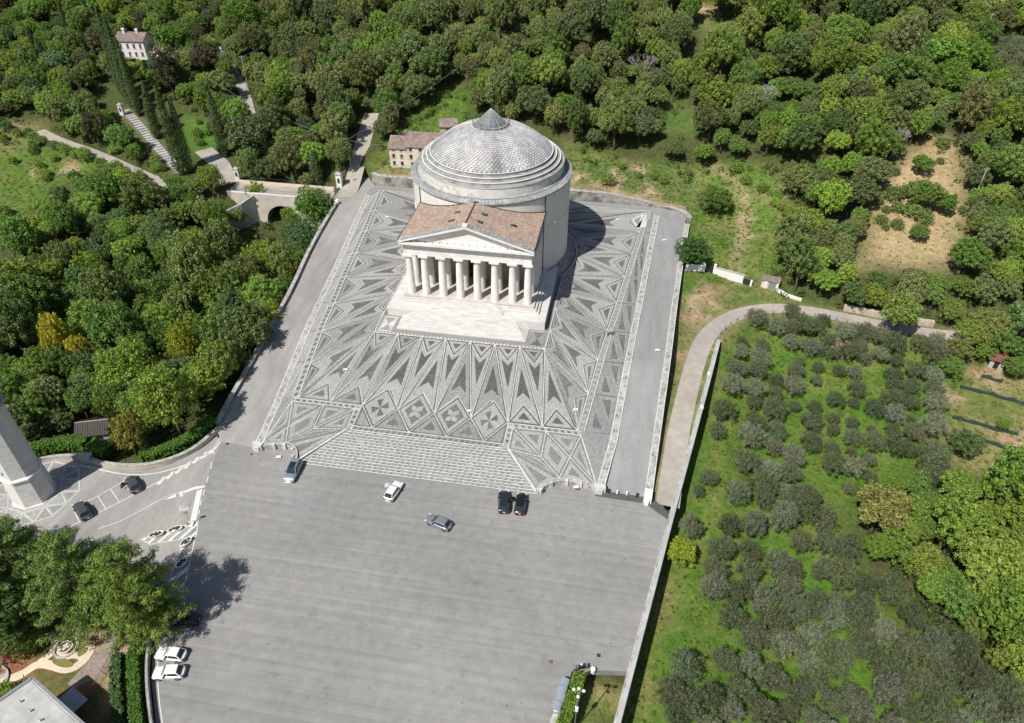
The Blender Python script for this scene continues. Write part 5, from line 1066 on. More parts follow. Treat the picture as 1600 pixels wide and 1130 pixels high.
win(HS, 6.6, -.15, .9, .8, 1.2, M['window']); MB().box(8.3,9.5,-.24,-.1,0,2.2).build('door', M['shutter'], HS, local=True); chimney(HS, 4.2, 3.8, 8.0, 1.1, M['oldtile'])
OUTB = thing('outhouse', 'small brick outhouse with grey tiled roof behind the farmhouse', 'shed', (-25.5,77.5,h1(-25,78)), .25)
gable_house(OUTB, 0, 5, 0, 4, -.5, 2.6, 1.5, M['plaster'], M['oldtile']); MB().box(1.8,3.0,-.06,.05,0,1.9).build('door', M['shutter'], OUTB, local=True)
zv = h1(-140.5,106); VL = thing('villa', 'white three-storey villa with brown shutters among cypresses on the hill', 'villa', (-144.9,105.8,zv-.3), .10)
gable_house(VL, 0, 9.6, 0, 7.5, 0, 8.0, 1.9, M['whitewash'], M['oldtile'])
for x in (1.5,3.9,6.1,8.3):
    win(VL, x, 0, 5.7, .75, 1.4, M['shutter']); win(VL, x, 0, 3.2, .75, 1.25, M['shutter'])
for x in (6.0,8.2): win(VL, x, 0, .7, .9, 1.4, M['window'], M['shutter'])
MB().box(3.3,4.6,-.08,.06,0,2.3).build('door', M['door'], VL, local=True); m_ = MB().box(2.7,5.2,-1.1,.02,2.5,2.65); m_.build('porch_roof', M['oldtile'], VL, local=True)
chimney(VL, 2.2, 3.2, 9.3, 1.5, M['whitewash']); chimney(VL, 6.6, 3.6, 9.4, 1.2, M['whitewash']); MB().tube((9.3,3.7,9.8),(9.3,3.7,12.2),.03,5).tube((8.6,3.7,11.8),(9.9,3.7,11.8),.02,4).build('aerial', M['galv'], VL, local=True)
AN = thing('villa_annex', 'low annex with reddish tiled roof on the right of the white villa', 'house', (-134.2,107.6,h1(-131,108)), .10)
gable_house(AN, 0, 8, 0, 6, -.5, 3.6, 1.4, M['whitewash'], M['terracotta']); win(AN, 2.2, 0, 1., .8, 1.2, M['shutter']); win(AN, 5.4, 0, 1., .8, 1.2, M['shutter']); chimney(AN, 6.6, 3, 4.6, .9, M['whitewash'])
SHD = thing('garden_shed', 'dark roofed little house half hidden behind the clipped hedge', 'shed', (-62.6,-47.0,h1(-60,-45)-.3), R(20))
gable_house(SHD, 0, 5.2, 0, 4.2, 0, 2.5, 1.3, M['concrete'], material('dark_slate', (.07,.062,.055), .8, .15, 2.))
for x in (1.3,3.6): win(SHD, x, 0, 1.0, 1.1, .9, M['window'])
MB().tube((-.35,2.1,3.9),(5.5,2.1,3.9),.12,6).build('ridge_tiles', M['terracotta'], SHD, local=True)
HUT_ = thing('field_hut', 'rusty tin-roofed hut at the edge of the wood by the vine field', 'hut', (111.2,7.6,h1(111.2,7.6)), R(-20))
MB().box(-1.3,1.3,-1.,1.,-.5,2.1).build('wall', M['concrete'], HUT_, local=True); MB().add([(-1.8,-1.5,2.0),(1.8,-1.5,2.0),(1.8,1.5,2.7),(-1.8,1.5,2.7),(-1.8,-1.5,2.06),(1.8,-1.5,2.06),(1.8,1.5,2.76),(-1.8,1.5,2.76)], [(0,3,2,1),(4,5,6,7),(0,1,5,4),(1,2,6,5),(2,3,7,6),(3,0,4,7)]).build('tin_roof', M['rust'], HUT_, local=True)
MB().box(-.5,.4,-1.06,-.98,0,1.8).build('door', M['door'], HUT_, local=True)
SK = thing('stone_shack', 'small white-walled stone shack under the trees beside the lane', 'shed', (66.0,24.3,h1(66,24)-.1), R(-12))
MB().box(-1.9,1.9,-1.,1.2,-.5,1.9).build('wall', M['plaster'], SK, local=True); MB().box(-2.1,2.1,-1.25,1.4,1.9,2.08).build('roof_slab', M['oldtile'], SK, local=True); MB().box(-.3,1.3,-1.08,-.98,.1,1.6).build('door', M['galv'], SK, local=True); MB().box(-1.2,-.6,-1.2,-.9,-.2,2.0).box(1.5,1.9,-1.2,-.9,-.2,2.0).build('white_pier', M['whitewash'], SK, local=True)
tag(MB().wall(resample([(67.8,22.9),(70.5,21.8),(73.,21.2)], 1.), .5, lambda x, y: h1(x, y)-.5, lambda x, y: h1(x, y)+.7).build('field_wall', M['whitewash']), 'low white wall running from the shack along the lane bank', 'wall')
tag(MB().wall(resample([(82.,19.6),(88.,18.9),(95.,18.2),(101.,17.9)], 1.5), .9, lambda x, y: h1(x, y)-1., lambda x, y: lane_z('lane_right', x, y)+1.35).build('bank_wall', material('dry_stone', (.55,.47,.39), .95, .25, 1.6, (.44,.36,.29), (.42,.6), .8, .6, 3)), 'rough pale dry-stone bank wall above the lane', 'wall')
# flat-roofed building at the lower left
FB = thing('flat_roof_building', 'flat grey-roofed building at the lower left corner with pale metal edge', 'building', (-36.0,-90.8,-5.0), 0)
c0 = Vector((-36.0,-90.8)); d1 = Vector((9.9,-4.1)).normalized(); d2 = Vector((-4.3,-6.9)).normalized(); q = [c0, c0+d1*13, c0+d1*13+d2*16, c0+d2*16]; q = [(p.x, p.y) for p in q]
MB().prism(q, -6, 1.35).build('wall', M['concrete'], FB); MB().prism(inset(q[::-1], .35), 1.3, 1.42).build('roof', M['roofing'], FB)
ring = q+[q[0]]
for a, b in zip(ring[:-1], ring[1:]): MB().wall([a, b], .34, lambda x, y: 1.2, lambda x, y: 1.62).build('roof_edge', M['galv'], FB)
for k in range(6): p = c0+d1*(2.2+2.1*(k % 3))+d2*(2.5+3.2*(k//3)); MB().lathe([(.1,1.4),(.1,1.75),(.16,1.8),(.0,1.85)], 8, (p.x, p.y)).build('roof_vent', M['galv'], FB)
p = c0+d1*4.2; nn = Vector((d1.y*-1, d1.x)); pc = p+nn*1.3; MB().obox((pc.x, pc.y, -2.0), 3.2, 2.2, .15, math.atan2(d1.y, d1.x)).build('entrance_canopy', M['galv'], FB)
# ---------------------------------------------------------------- road markings (each painted mark lies 12 mm above the asphalt)
ZM = lambda x, y: float(zlot(x, y))+.014
marks = struct(bpy.data.objects.new('road_markings', None)); COL.objects.link(marks)
def line(pts, w=.14, name='painted_line'): return MB().ribbon(pts, w, ZM).build(name, M['paint'], marks)
def mark(poly, name='painted_mark'): return sheet(name, poly, ZM, M['paint'], (), 0, 0, marks)
line(resample(EDGELINE, 1.2), .16); line(BAYS_A[:], .13); line(MIDLINE[1:], .13); line(MIDLINE[:2], .13)
for a, b in zip(BAYS_A, BAYS_B): line([a, b], .13)
for k in range(7):                                  # slanted bars along the kerb
    a = Vector(mixp((-42.4,-54.5), (-37.0,-45.8), k/6.3)); d = Vector((.25,1.9)).normalized()*(1.9-.07*k); n = Vector((.32,.12))
    mark([tuple(a-n), tuple(a+n), tuple(a+n+d), tuple(a-n+d)])
mark([(-37.5,-55.2),(-36.2,-54.0),(-34.5,-53.3),(-34.2,-53.7),(-35.9,-54.6),(-37.2,-55.6)]); mark([(-39.6,-57.4),(-38.4,-55.9),(-37.9,-56.5)]); mark([(-38.0,-55.5),(-37.6,-55.2),(-36.9,-56.1),(-37.3,-56.4)])
mark(STOPBAR)
for k in range(0, 8, 2): line([DASH[k], DASH[k+1]], .15)
line([DASH[8], DASH[9]], .15); line([(-37.0,-45.2),(-36.6,-46.4)], .15)
def island(poly, nb, tilt):
    P = [Vector(p) for p in poly]
    for a, b in zip(P, P[1:]+P[:1]): line([tuple(a), tuple(b)], .13)
    ang = tilt; d = Vector((math.cos(ang), math.sin(ang))); n = Vector((-d.y, d.x)); lo = min(p.dot(n) for p in P); hi = max(p.dot(n) for p in P)
    for k in range(nb):
        c0 = lo+(hi-lo)*(k+.35)/nb; c1 = lo+(hi-lo)*(k+.35+.36)/nb
        # clip the polygon between the two parallel lines
        Q = P[:]
        for c, sg in ((c0, 1), (c1, -1)):
            R_ = []
            for a, b in zip(Q, Q[1:]+Q[:1]):
                da, db = sg*(a.dot(n)-c), sg*(b.dot(n)-c)
                if da >= 0: R_.append(a)
                if da*db < 0: R_.append(a+(b-a)*(da/(da-db)))
            Q = R_
            if len(Q) < 3: break
        if len(Q) >= 3: mark([tuple(p) for p in Q], 'island_bar')
island(ISLAND_A, 6, R(70)); island(ISLAND_B, 4, R(62))
tc = bpy.data.curves.new('stop_text', 'FONT'); tc.body = 'STOP'; tc.size = 1.0; tc.align_x = 'CENTER'; to = bpy.data.objects.new('stop_text', tc); COL.objects.link(to)
bpy.context.view_layer.update(); tmesh = bpy.data.meshes.new_from_object(to.evaluated_get(bpy.context.evaluated_depsgraph_get())); bpy.data.objects.remove(to)
tm_ = bpy.data.objects.new('stop_lettering', tmesh); COL.objects.link(tm_); tm_.parent = marks; tmesh.materials.clear(); tmesh.materials.append(M['paint'])
tm_.location = (-36.35,-58.5,ZM(-36.6,-59.5)); tm_.rotation_euler = (0,0,R(-52)); tm_.scale = (1.0,2.0,1.0)
struct(sheet('asphalt_patch', DARKSTRIP, zlot, M['asphalt_dark'], (), 0, .012)); struct(sheet('asphalt_patch', [(-17.2,-53.3),(-15.4,-53.1),(-14.9,-57.0),(-17.3,-57.2)], zlot, material('old_repair', (.262,.266,.268), .9, .08, 1.), (), 0, .008))
for k, (x, y) in enumerate(((27.3,-74.6),(-29.9,-45.2),(33.6,-72.6),(-35.3,-43.5))): struct(MB().obox((x,y,ZM(x,y)-.03), .5, .5, .035, .1).build('drain_cover', M['rust'] if k < 2 else M['dark_metal']))
# ---------------------------------------------------------------- vehicles
def loft(mb, sections, m=0, cap=True):
    n = len(sections[0]); b = []
    for sct in sections: b.append(len(mb.v)); mb.v += [tuple(p) for p in sct]
    for a, c in zip(b[:-1], b[1:]):
        for i in range(n-1): mb.f.append((a+i, a+i+1, c+i+1, c+i)); mb.m.append(m)
    if cap:
        mb.f.append(tuple(b[0]+i for i in range(n))); mb.m.append(m); mb.f.append(tuple(b[-1]+i for i in reversed(range(n)))); mb.m.append(m)
def make_car(name, label, paint, L=4.35, Wd=1.82, H=1.48, kind='hatch', open_door=None, group=None, roofpaint=None, glassroof=False):
    """car pointing along +X, standing on z = 0"""
    t = thing(name, label, 'car', group=group); hw = Wd/2; sh = .92 if kind != 'suv' else 1.06; hood = .80 if kind != 'suv' else .98
    body = MB(); xs = [-L/2, -L/2+.08, -L/2+.35, -L/2+.8, -.6, .3, L/2-1.3, L/2-.75, L/2-.25, L/2-.06, L/2]
    zt = [.66, sh-.12, sh-.02, sh, sh, sh-.01, sh-.05, hood, hood-.08, .66, .55]; ww = [.74,.88,.97,1,1,1,1,.985,.93,.80,.70]
    if kind == 'suv': zt[0] = .8; zt[1] = sh-.05; ww = [.86,.94,.98,1,1,1,1,.99,.96,.88,.80]
    S = []
    for x, z, w in zip(xs, zt, ww):
        a = hw*w; S.append([(x,-a*.94,.24),(x,-a,.45),(x,-a,z-.18),(x,-a*.95,z-.05),(x,-a*.82,z),(x,0,z+.035),(x,a*.82,z),(x,a*.95,z-.05),(x,a,z-.18),(x,a,.45),(x,a*.94,.24),(x,0,.2)])
    loft(body, [s_+[s_[0]] for s_ in S]); body.build('body', paint, t, smooth=True, local=True)
    xr0, xr1, xf0, xf1 = {'hatch': (-L/2+.22, -L/2+.75, .25, L/2-1.28), 'suv': (-L/2+.14, -L/2+.45, .35, L/2-1.32), 'sedan': (-L/2+.75, -L/2+1.3, .25, L/2-1.3)}[kind]
    zr = H; a0 = hw*.86; a1 = hw*.70
    cab = MB(); loft(cab, [[(xr0,-a0,sh-.03),(xr1,-a1,zr-.05),(xr1,-a1*.8,zr),(xr1,a1*.8,zr),(xr1,a1,zr-.05),(xr0,a0,sh-.03)],
                          [(-.3,-a0*1.02,sh-.03),(-.3,-a1*1.03,zr),(-.3,-a1*.8,zr+.04),(-.3,a1*.8,zr+.04),(-.3,a1*1.03,zr),(-.3,a0*1.02,sh-.03)],
                          [(xf1,-a0,sh-.06),(xf0,-a1,zr-.05),(xf0,-a1*.8,zr-.01),(xf0,a1*.8,zr-.01),(xf0,a1,zr-.05),(xf1,a0,sh-.06)]])
    cab.build('cabin', roofpaint or paint, t, smooth=False, local=True)
    def quad(name, P, m, off): MB().add([tuple(Vector(p)+Vector(off)) for p in P], [tuple(range(len(P)))]).build(name, m, t, local=True)
    def lp(a, b, f): return tuple(Vector(a)+(Vector(b)-Vector(a))*f)
    wf = [(xf1,-a0,sh-.06),(xf1,a0,sh-.06),(xf0,a1,zr-.05),(xf0,-a1,zr-.05)]; c = Vector((sum(p[0] for p in wf)/4, 0, sum(p[2] for p in wf)/4))
    quad('windscreen', [lp(c, p, .92) for p in wf], M['glass'], (.02,0,.02))
    wr = [(xr0,a0,sh-.03),(xr0,-a0,sh-.03),(xr1,-a1,zr-.05),(xr1,a1,zr-.05)]; c = Vector((sum(p[0] for p in wr)/4, 0, sum(p[2] for p in wr)/4))
    quad('rear_window', [lp(c, p, .88) for p in wr], M['glass'], (-.02,0,.02))
    for s in (-1, 1):
        A0, A1 = s*a0*1.015, s*a1*1.02
        def at(x, f):                                 # point on the cabin side at length x, height fraction f
            return (x, A0+(A1-A0)*f+s*.02, sh-.03+(zr-.03-sh)*f)
        xa0 = xr0+(xr1-xr0)*.12+.12; xa1 = xr0+(xr1-xr0)*.85+.14; xb0 = xf1-.42; xb1 = xf0-.04; mid_ = -.12
        quad('side_window', [at(xa0,.12), at(mid_-.05,.12), at(mid_-.05,.86), at(xa1,.86)], M['glass'], (0,0,0)); quad('side_window', [at(mid_+.05,.12), at(xb0,.12), at(xb1,.86), at(mid_+.05,.86)], M['glass'], (0,0,0))
        MB().box(xf1-.55,xf1-.35,s*(hw+.02)-.1,s*(hw+.02)+.1,sh-.05,sh+.08).build('mirror', M['blackplastic'], t, local=True)
        MB().box(L/2-.42,L/2-.12,s*hw*.72-.16,s*hw*.72+.16,hood-.2,hood-.075).build('headlight', M['lamp_white'], t, local=True)
        MB().box(-L/2-.01,-L/2+.14,s*hw*.72-.13,s*hw*.72+.13,sh-.34,sh-.13).build('tail_light', M['lamp_red'], t, local=True)
        for x in (-L/2+.8, L/2-.85):
            wl = MB().tube((x,s*(hw-.20),.32), (x,s*(hw+.01),.32), .32, 16).build('wheel', M['tyre'], t, local=True); MB().tube((x,s*(hw-.03),.32), (x,s*(hw+.02),.32), .2, 12).build('rim', M['rim'], wl, local=True)
    MB().box(L/2-.05,L/2+.01,-.26,.26,.38,.5).build('number_plate', M['lamp_white'], t, local=True); MB().box(-L/2-.01,-L/2+.04,-.26,.26,.55,.67).build('number_plate', M['lamp_white'], t, local=True)
    if glassroof: MB().box(-.9,.45,-a1*.78,a1*.78,zr+.02,zr+.055).build('glass_roof', M['glass'], t, local=True)
    if open_door:
        s = open_door; d = MB(); x0 = .75; a = R(62); dirx, diry = math.cos(math.pi-a), s*math.sin(a); y0 = s*(hw+.01)
        P = []
        for off in (0, .07):
            for q_, z in ((0,.35),(1.05,.35),(1.05,sh),(.75,zr-.12),(.35,zr-.1),(0,sh)): P.append((x0+dirx*q_+off*abs(diry), y0+diry*q_+off*.3*s, z))
        d.add(P, [(0,1,2,3,4,5),(11,10,9,8,7,6)]+[(i,(i+1) % 6,6+(i+1) % 6,6+i) for i in range(6)]); d.build('open_door', paint, t, local=True)
    return t
pw = paint_material('white_paint', (.80,.80,.79)); pb = paint_material('black_paint', (.012,.012,.014)); pn = paint_material('dark_blue_paint', (.02,.024,.032)); pg = paint_material('grey_paint', (.34,.36,.38), .5); ps = paint_material('silver_blue_paint', (.36,.42,.50), .5); pd = paint_material('dark_grey_paint', (.10,.105,.115), .4)
CARS_ = [
 ('off-road', dict(paint=ps, L=4.75, Wd=1.98, H=1.85, kind='suv', glassroof=True), 'silver-blue off-road car with black roof panel by the left curved wall'),
 ('white hatch', dict(paint=pw, L=4.3, open_door=1), 'white car with its driver door open in front of the stepped ramp'),
 ('grey', dict(paint=pg, L=4.45), 'grey hatchback driving alone across the car park'),
 ('black', dict(paint=pn, L=4.5, Wd=1.86, H=1.62, kind='suv'), 'dark blue-black car, left of the two parked at the ramp foot'),
 ('black2', dict(paint=pb, L=4.4, open_door=1, H=1.55), 'black car with an open door, right of the pair at the ramp foot'),
 ('grey parked', dict(paint=pd, L=4.2, open_door=1), 'dark grey car with open door parked in the bay near the curved wall'),
 ('grey parked2', dict(paint=pd, L=4.3, kind='suv', H=1.6), 'dark grey car parked in the bay nearest the bell tower'),
 ('white A', dict(paint=pw, L=4.1), 'white car parked by the garden hedge under the cedar tips'),
 ('white B', dict(paint=pw, L=4.1), 'white car parked by the garden hedge, lower of the two'),
 ('shade', dict(paint=pb, L=4.3), 'black car standing in the shadow of the cedars')]
for (nm, kw, lab), (x, y), d in zip(CARS_, CARS, CARDIR):
    c = make_car('parked_car', lab, **kw); c.location = (x, y, float(zlot(x, y))+.005); c.rotation_euler = (0, 0, math.atan2(d[1], d[0]))
# recycling containers
for k, (x, y) in enumerate(CONTAINERS):
    t = thing('waste_container', ['grey domed waste container, first of the row, nearest the hedge tip', 'grey domed waste container, second of the row from the hedge tip', 'grey domed waste container, third of the row from the hedge tip', 'grey domed waste container, last of the row, with a white label'][k], 'container', (x,y,float(zlot(x,y))), R(78), 'waste containers in a row beside the hedge')
    MB().box(-.52,.52,-.62,.62,.12,1.25).box(-.45,.45,-.5,.5,0,.12).build('bin', M['galv'], t, local=True)
    m_ = MB(); n = 8; prof = [(.64*math.cos(math.pi*i/n), 1.25+.34*math.sin(math.pi*i/n)) for i in range(n+1)]
    m_.add([(xx,p[0],p[1]) for xx in (-.53,.53) for p in prof], [(i,i+1,n+2+i,n+1+i) for i in range(n)]+[tuple(range(n,-1,-1)), tuple(range(n+1,2*n+2))]); m_.build('lid', paint_material('container_lid', (.36,.41,.46), .2), t, local=True)
    MB().box(-.535,-.52,-.3,.3,.7,1.0).build('label_plate', M['lamp_white'], t, local=True)
# planters, bollards, signs, small white boxes
for k, ((x, y), a) in enumerate(zip(PLANTERS, (35, 35, 72, 72))):
    t = thing('planter', ['white oblong planter on the striped island, nearest the cedars', 'white oblong planter on the striped island by the stop lettering', 'white oblong planter at the joint of the two striped islands', 'white oblong planter in the cedar shadow on the striped island'][k], 'planter', (x,y,float(zlot(x,y))), R(a), 'planters on the striped islands')
    m_ = MB(); n = 20; ring = lambda r: [(r*1.0*math.cos(2*math.pi*i/n)*1.15, r*.48*math.sin(2*math.pi*i/n)*1.15) for i in range(n)]
    P = []; 
    for r, z in ((.8,0),(1.,.5),(.86,.5),(.84,.36)): P += [(p[0],p[1],z) for p in ring(r)]
    m_.add(P, [(j*n+i,j*n+(i+1) % n,(j+1)*n+(i+1) % n,(j+1)*n+i) for j in range(3) for i in range(n)]+[tuple(3*n+i for i in range(n))]); m_.build('tub', M['whitewash'], t, local=True)
    m_ = MB()
    for i in range(26): a_ = random.random()*6.28; r_ = random.random()**.5*.8; m_.sphere((r_*1.1*math.cos(a_), r_*.5*math.sin(a_), .45), .13, n=5, k=3)
    o = m_.build('plants', material('planter_plants', (.05,.07,.03), .9, .3, 6.), t, local=True); o['kind'] = 'stuff'
x, y = SIGNPOST[0]; t = thing('road_sign', 'round road sign on a leaning pole with an orange cone at its foot', 'sign', (x,y,float(zlot(x,y))), R(10))
MB().tube((0,0,0),(0,0,3.2),.04,6).build('pole', M['galv'], t, local=True); MB().tube((0,-.03,2.9),(0,.03,2.9),.42,20).build('sign_disc', M['galv'], t, local=True); MB().box(-.45,.45,-.45,.45,0,.28).build('base_block', M['whitewash'], t, local=True); MB().tube((-.35,-.2,.28),(-.35,-.2,.95),.22,10,r2=.04).build('cone', material('orange_plastic', (.55,.22,.04), .5, .1, 4.), t, local=True)
for k, (x, y) in enumerate(BOLLARDS):
    t = thing('bollard', ['dark bollard at the ramp mouth, nearest the square', 'white-topped bollard at the ramp mouth, second from the square', 'white-topped bollard at the ramp mouth, third from the square', 'dark bollard at the ramp mouth, nearest the outer parapet'][k], 'bollard', (x,y,float(zlot(x,y))), 0, 'bollards across the ramp mouth')
    MB().lathe([(.17,0),(.17,.75),(.13,.86),(0,.88)], 14).build('post', M['dark_metal'] if k in (0,3) else M['whitewash'], t, local=True); MB().lathe([(.25,0),(.25,.06),(.17,.08)], 14).build('base', M['dark_metal'], t, local=True)
BL = ['left of the silver off-road car on the car park', 'among the darts left of the front field','on the flower diamond in front of the temple','near the right corner of the front field','on the ramp beside the right parapet','at the back of the ramp','in front of the right curved wall','near the back right corner of the square','near the back left of the square']
for (x, y), lab in zip([BOXES[5], BOXES[0], BOXES[1], BOXES[2], BOXES[3], BOXES[4], FLOODED[1], BOXES[6], BOXES[8]], BL):
    z = float(zlot(x,y)) if y < -44 else (float(zramp(x,y)) if x > 38 else float(zs(y)))
    t = thing('white_box', 'small white box lying '+lab, 'box', (x,y,z+.02), R(12)); MB().box(-.42,.42,-.27,.27,0,.24).build('housing', M['whitewash'], t, local=True); MB().box(-.34,.34,-.275,-.268,.04,.2).build('front_panel', M['window'], t, local=True)
# lamp mast at the lower right hedge
x, y = LAMP[0]; t = thing('lamp_mast', 'white multi-headed lamp mast standing in the hedge at the bottom', 'street lamp', (x,y,float(zlot(x,y))-.3))
MB().tube((0,0,0),(0,0,8.4),.07,8).build('pole', M['galv'], t, local=True); MB().box(-.2,.2,-.16,.16,3.2,4.1).build('control_box', M['whitewash'], t, local=True); MB().tube((-.6,0,8.2),(.6,0,8.2),.04,6).tube((0,-.5,7.6),(0,.5,7.6),.04,6).build('arm', M['galv'], t, local=True)
for a, b, z in ((-.6,0,8.3),(.6,0,8.3),(0,-.5,7.7),(0,.5,7.7)): MB().sphere((a,b,z), .22, n=8, k=5, sz=.7).build('lamp_head', M['whitewash'], t, local=True)
for k, (x, y, a) in enumerate(((31.6,-74.9,20),(30.6,-75.6,60))):
    t = thing('motorbike', ['dark motor scooter parked at the tip of the hedge with a white helmet', 'dark motor scooter parked left of the hedge tip'][k], 'motorbike', (x,y,float(zlot(x,y))), R(a))
    for xx in (-.62,.62): MB().tube((xx,-.06,.28),(xx,.06,.28),.28,14).build('wheel', M['tyre'], t, local=True)
    MB().box(-.7,.05,-.16,.16,.35,.72).box(-.05,.4,-.14,.14,.25,.42).build('body', pb, t, local=True); MB().box(-.68,.0,-.15,.15,.72,.82).build('seat', M['blackplastic'], t, local=True); MB().tube((.62,0,.3),(.42,0,1.0),.05,6).tube((.42,-.35,1.02),(.42,.35,1.02),.025,6).build('handlebar', M['dark_metal'], t, local=True); MB().box(.45,.62,-.22,.22,.4,1.0).build('front_shield', pg, t, local=True)
    if k == 0: tag(MB().sphere((x-.2,y+.1,float(zlot(x,y))+.94), .16).build('helmet', M['lamp_white']), 'white helmet on the scooter seat at the hedge tip', 'helmet')
tag(MB().lathe([(.3,-4.5),(.34,-3.65),(.3,-3.6),(0,-3.6)], 12, (33.0,-75.0)).build('litter_bin', M['whitewash']), 'small white litter bin at the corner of the grass by the hedge tip', 'bin')
struct(MB().ribbon(resample([(29.9,-76.6),(29.6,-79.5),(28.6,-82.5),(27.8,-86)], .8), .9, lambda x, y: float(zlot(x, y))+.12).build('kerb_strip', M['kerb']))
# ---------------------------------------------------------------- two people crossing the right-hand band
def person(x, y, rz, label, top, trousers, hair, phase):
    z0 = float(zs(y)); bm_v = {}; me = bpy.data.meshes.new('person'); st = .22*phase
    V = [(0,0,.98),(0,0,1.15),(0,0,1.38),(0,.0,1.50),(0,.01,1.60),(0,.02,1.72),
         (.10,0,.92),(.11,st,.50),(.11,st*.6-.06,.08),(.11,st*.6+.10,.04),(-.10,0,.92),(-.11,-st,.50),(-.11,-st*1.3-.05,.08),(-.11,-st*1.3+.10,.04),
         (.19,0,1.42),(.24,-st*.5,1.14),(.24,-st*.4+.10,.90),(.24,-st*.4+.13,.80),(-.19,0,1.42),(-.24,st*.5,1.14),(-.24,st*.4+.10,.90),(-.24,st*.4+.13,.80)]
    E = [(0,1),(1,2),(2,3),(3,4),(4,5),(0,6),(6,7),(7,8),(8,9),(0,10),(10,11),(11,12),(12,13),(2,14),(14,15),(15,16),(16,17),(2,18),(18,19),(19,20),(20,21)]
    rad = [.14,.13,.15,.06,.10,.09,.10,.075,.05,.045,.10,.075,.05,.045,.065,.05,.038,.04,.065,.05,.038,.04]
    me.from_pydata(V, E, []); o = bpy.data.objects.new('person', me); COL.objects.link(o)
    sk = o.modifiers.new('skin', 'SKIN')
    for i, r in enumerate(rad): d = me.skin_vertices[0].data[i]; d.radius = (r, r*.82)
    me.skin_vertices[0].data[0].use_root = True; su = o.modifiers.new('sub', 'SUBSURF'); su.levels = 1; su.render_levels = 1
    bpy.context.view_layer.update(); m2 = bpy.data.meshes.new_from_object(o.evaluated_get(bpy.context.evaluated_depsgraph_get())); o.modifiers.clear(); o.data = m2; bpy.data.meshes.remove(me)
    for mm in (material('cloth', top, .9, .08, 6.), material('trousers', trousers, .9, .08, 6.), material('skin', (.5,.33,.25), .6, .05, 6.), material('hair', hair, .7, .1, 6.)): m2.materials.append(mm)
    for p in m2.polygons:
        c = p.center; p.use_smooth = True
        p.material_index = 3 if (c.z > 1.69 or (c.z > 1.56 and c.y < -.03)) else 2 if (c.z > 1.47 or (abs(c.x) > .2 and c.z < 1.12 and c.z > .7)) else 0 if c.z > .98 else 1
    o.location = (x, y, z0+.005); o.rotation_euler = (0,0,rz); tag(o, label, 'person', 'two people walking on the right band'); return o
person(30.15,-4.3,R(10),'person in a pale top and dark trousers walking on the band, left of the pair', (.55,.52,.58), (.02,.02,.025), (.02,.015,.01), 1)
person(30.85,-4.0,R(-5),'person in a pale top and dark trousers walking on the band, right of the pair', (.62,.6,.62), (.03,.03,.035), (.03,.02,.015), -1)
# ---------------------------------------------------------------- lower-left garden
HG = lambda x, y: h1(x, y)+.06
gp = struct(sheet('brick_walk', [(-33.6,-80.4),(-32.0,-81.2),(-31.2,-90.2),(-35.4,-88.3)], lambda x, y: -4.45, M['brick'], (), .4))
for nm, pts, w_ in (('garden_path', G_WALK, 1.2), ('garden_path', G_WALK2, .9), ('garden_path', G_WALK3, .9), ('garden_path', [(-42.5,-87.9),(-44.6,-89.5),(-46.5,-92.0)], 1.3)):
    struct(MB().ribbon(resample(pts, .5), w_, HG).build(nm, M['sand']))
ft = thing('fountain_ring', 'round stone ring bed in the garden by the cedars', 'garden bed', (-39.0,-83.7,h1(-39,-83.7)))
MB().lathe([(1.7,-.2),(1.7,.18),(1.35,.18),(1.35,.05)], 32).build('outer_ring', M['kerb'], ft, local=True); MB().lathe([(1.0,-.1),(1.0,.32),(.8,.32),(.8,.1)], 28).build('inner_ring', M['plaster'], ft, local=True)
m_ = MB()
for i in range(14): a = random.random()*6.28; r = random.random()*.7; m_.obox((r*math.cos(a),r*math.sin(a),.05), random.uniform(.15,.4), random.uniform(.15,.3), random.uniform(.2,.45), random.random()*3)
m_.build('rocks', M['plaster'], ft, local=True, kind='stuff')
for k, (x, y, a, l, w_) in enumerate(((-38.0,-85.75,-5,2.3,.55),(-36.3,-83.9,70,1.0,.4))):
    n = 24; struct(MB().prism([(x+l/1.4*math.cos(R(a))*math.cos(q)-w_*math.sin(R(a))*math.sin(q), y+l/1.4*math.sin(R(a))*math.cos(q)+w_*math.cos(R(a))*math.sin(q)) for q in [2*math.pi*i/n for i in range(n)]], h1(x,y)-.2, h1(x,y)+.14).build('lawn_bed', material('bed_grass', (.20,.19,.06), .95, .2, 3.)))
RL = thing('handrail', 'dark brown handrail along the brick walk by the lower garden', 'railing', (-31.6,-86,-4.4))
P = G_RAIL
for a, b in zip(P[:-1], P[1:]):
    MB().tube((*a,-3.45),(*b,-3.45),.035,6).tube((*a,-3.95),(*b,-3.95),.03,6).build('rail', M['rust'], RL)
for p in P: MB().tube((*p,-4.8),(*p,-3.42),.04,6).build('post', M['rust'], RL)
bd = thing('round_terrace', 'round paved terrace with a white bench at the left edge of the garden', 'terrace', (-46.2,-89.8,h1(-46,-90)))
MB().lathe([(0,.05),(2.3,.05),(2.3,-.2)], 32).build('paving', M['concrete'], bd, local=True); MB().lathe([(2.15,.0),(2.15,.35),(2.45,.35),(2.45,0)], 32, (0,0), 0, R(-60), R(200)).build('seat_wall', M['kerb'], bd, local=True)
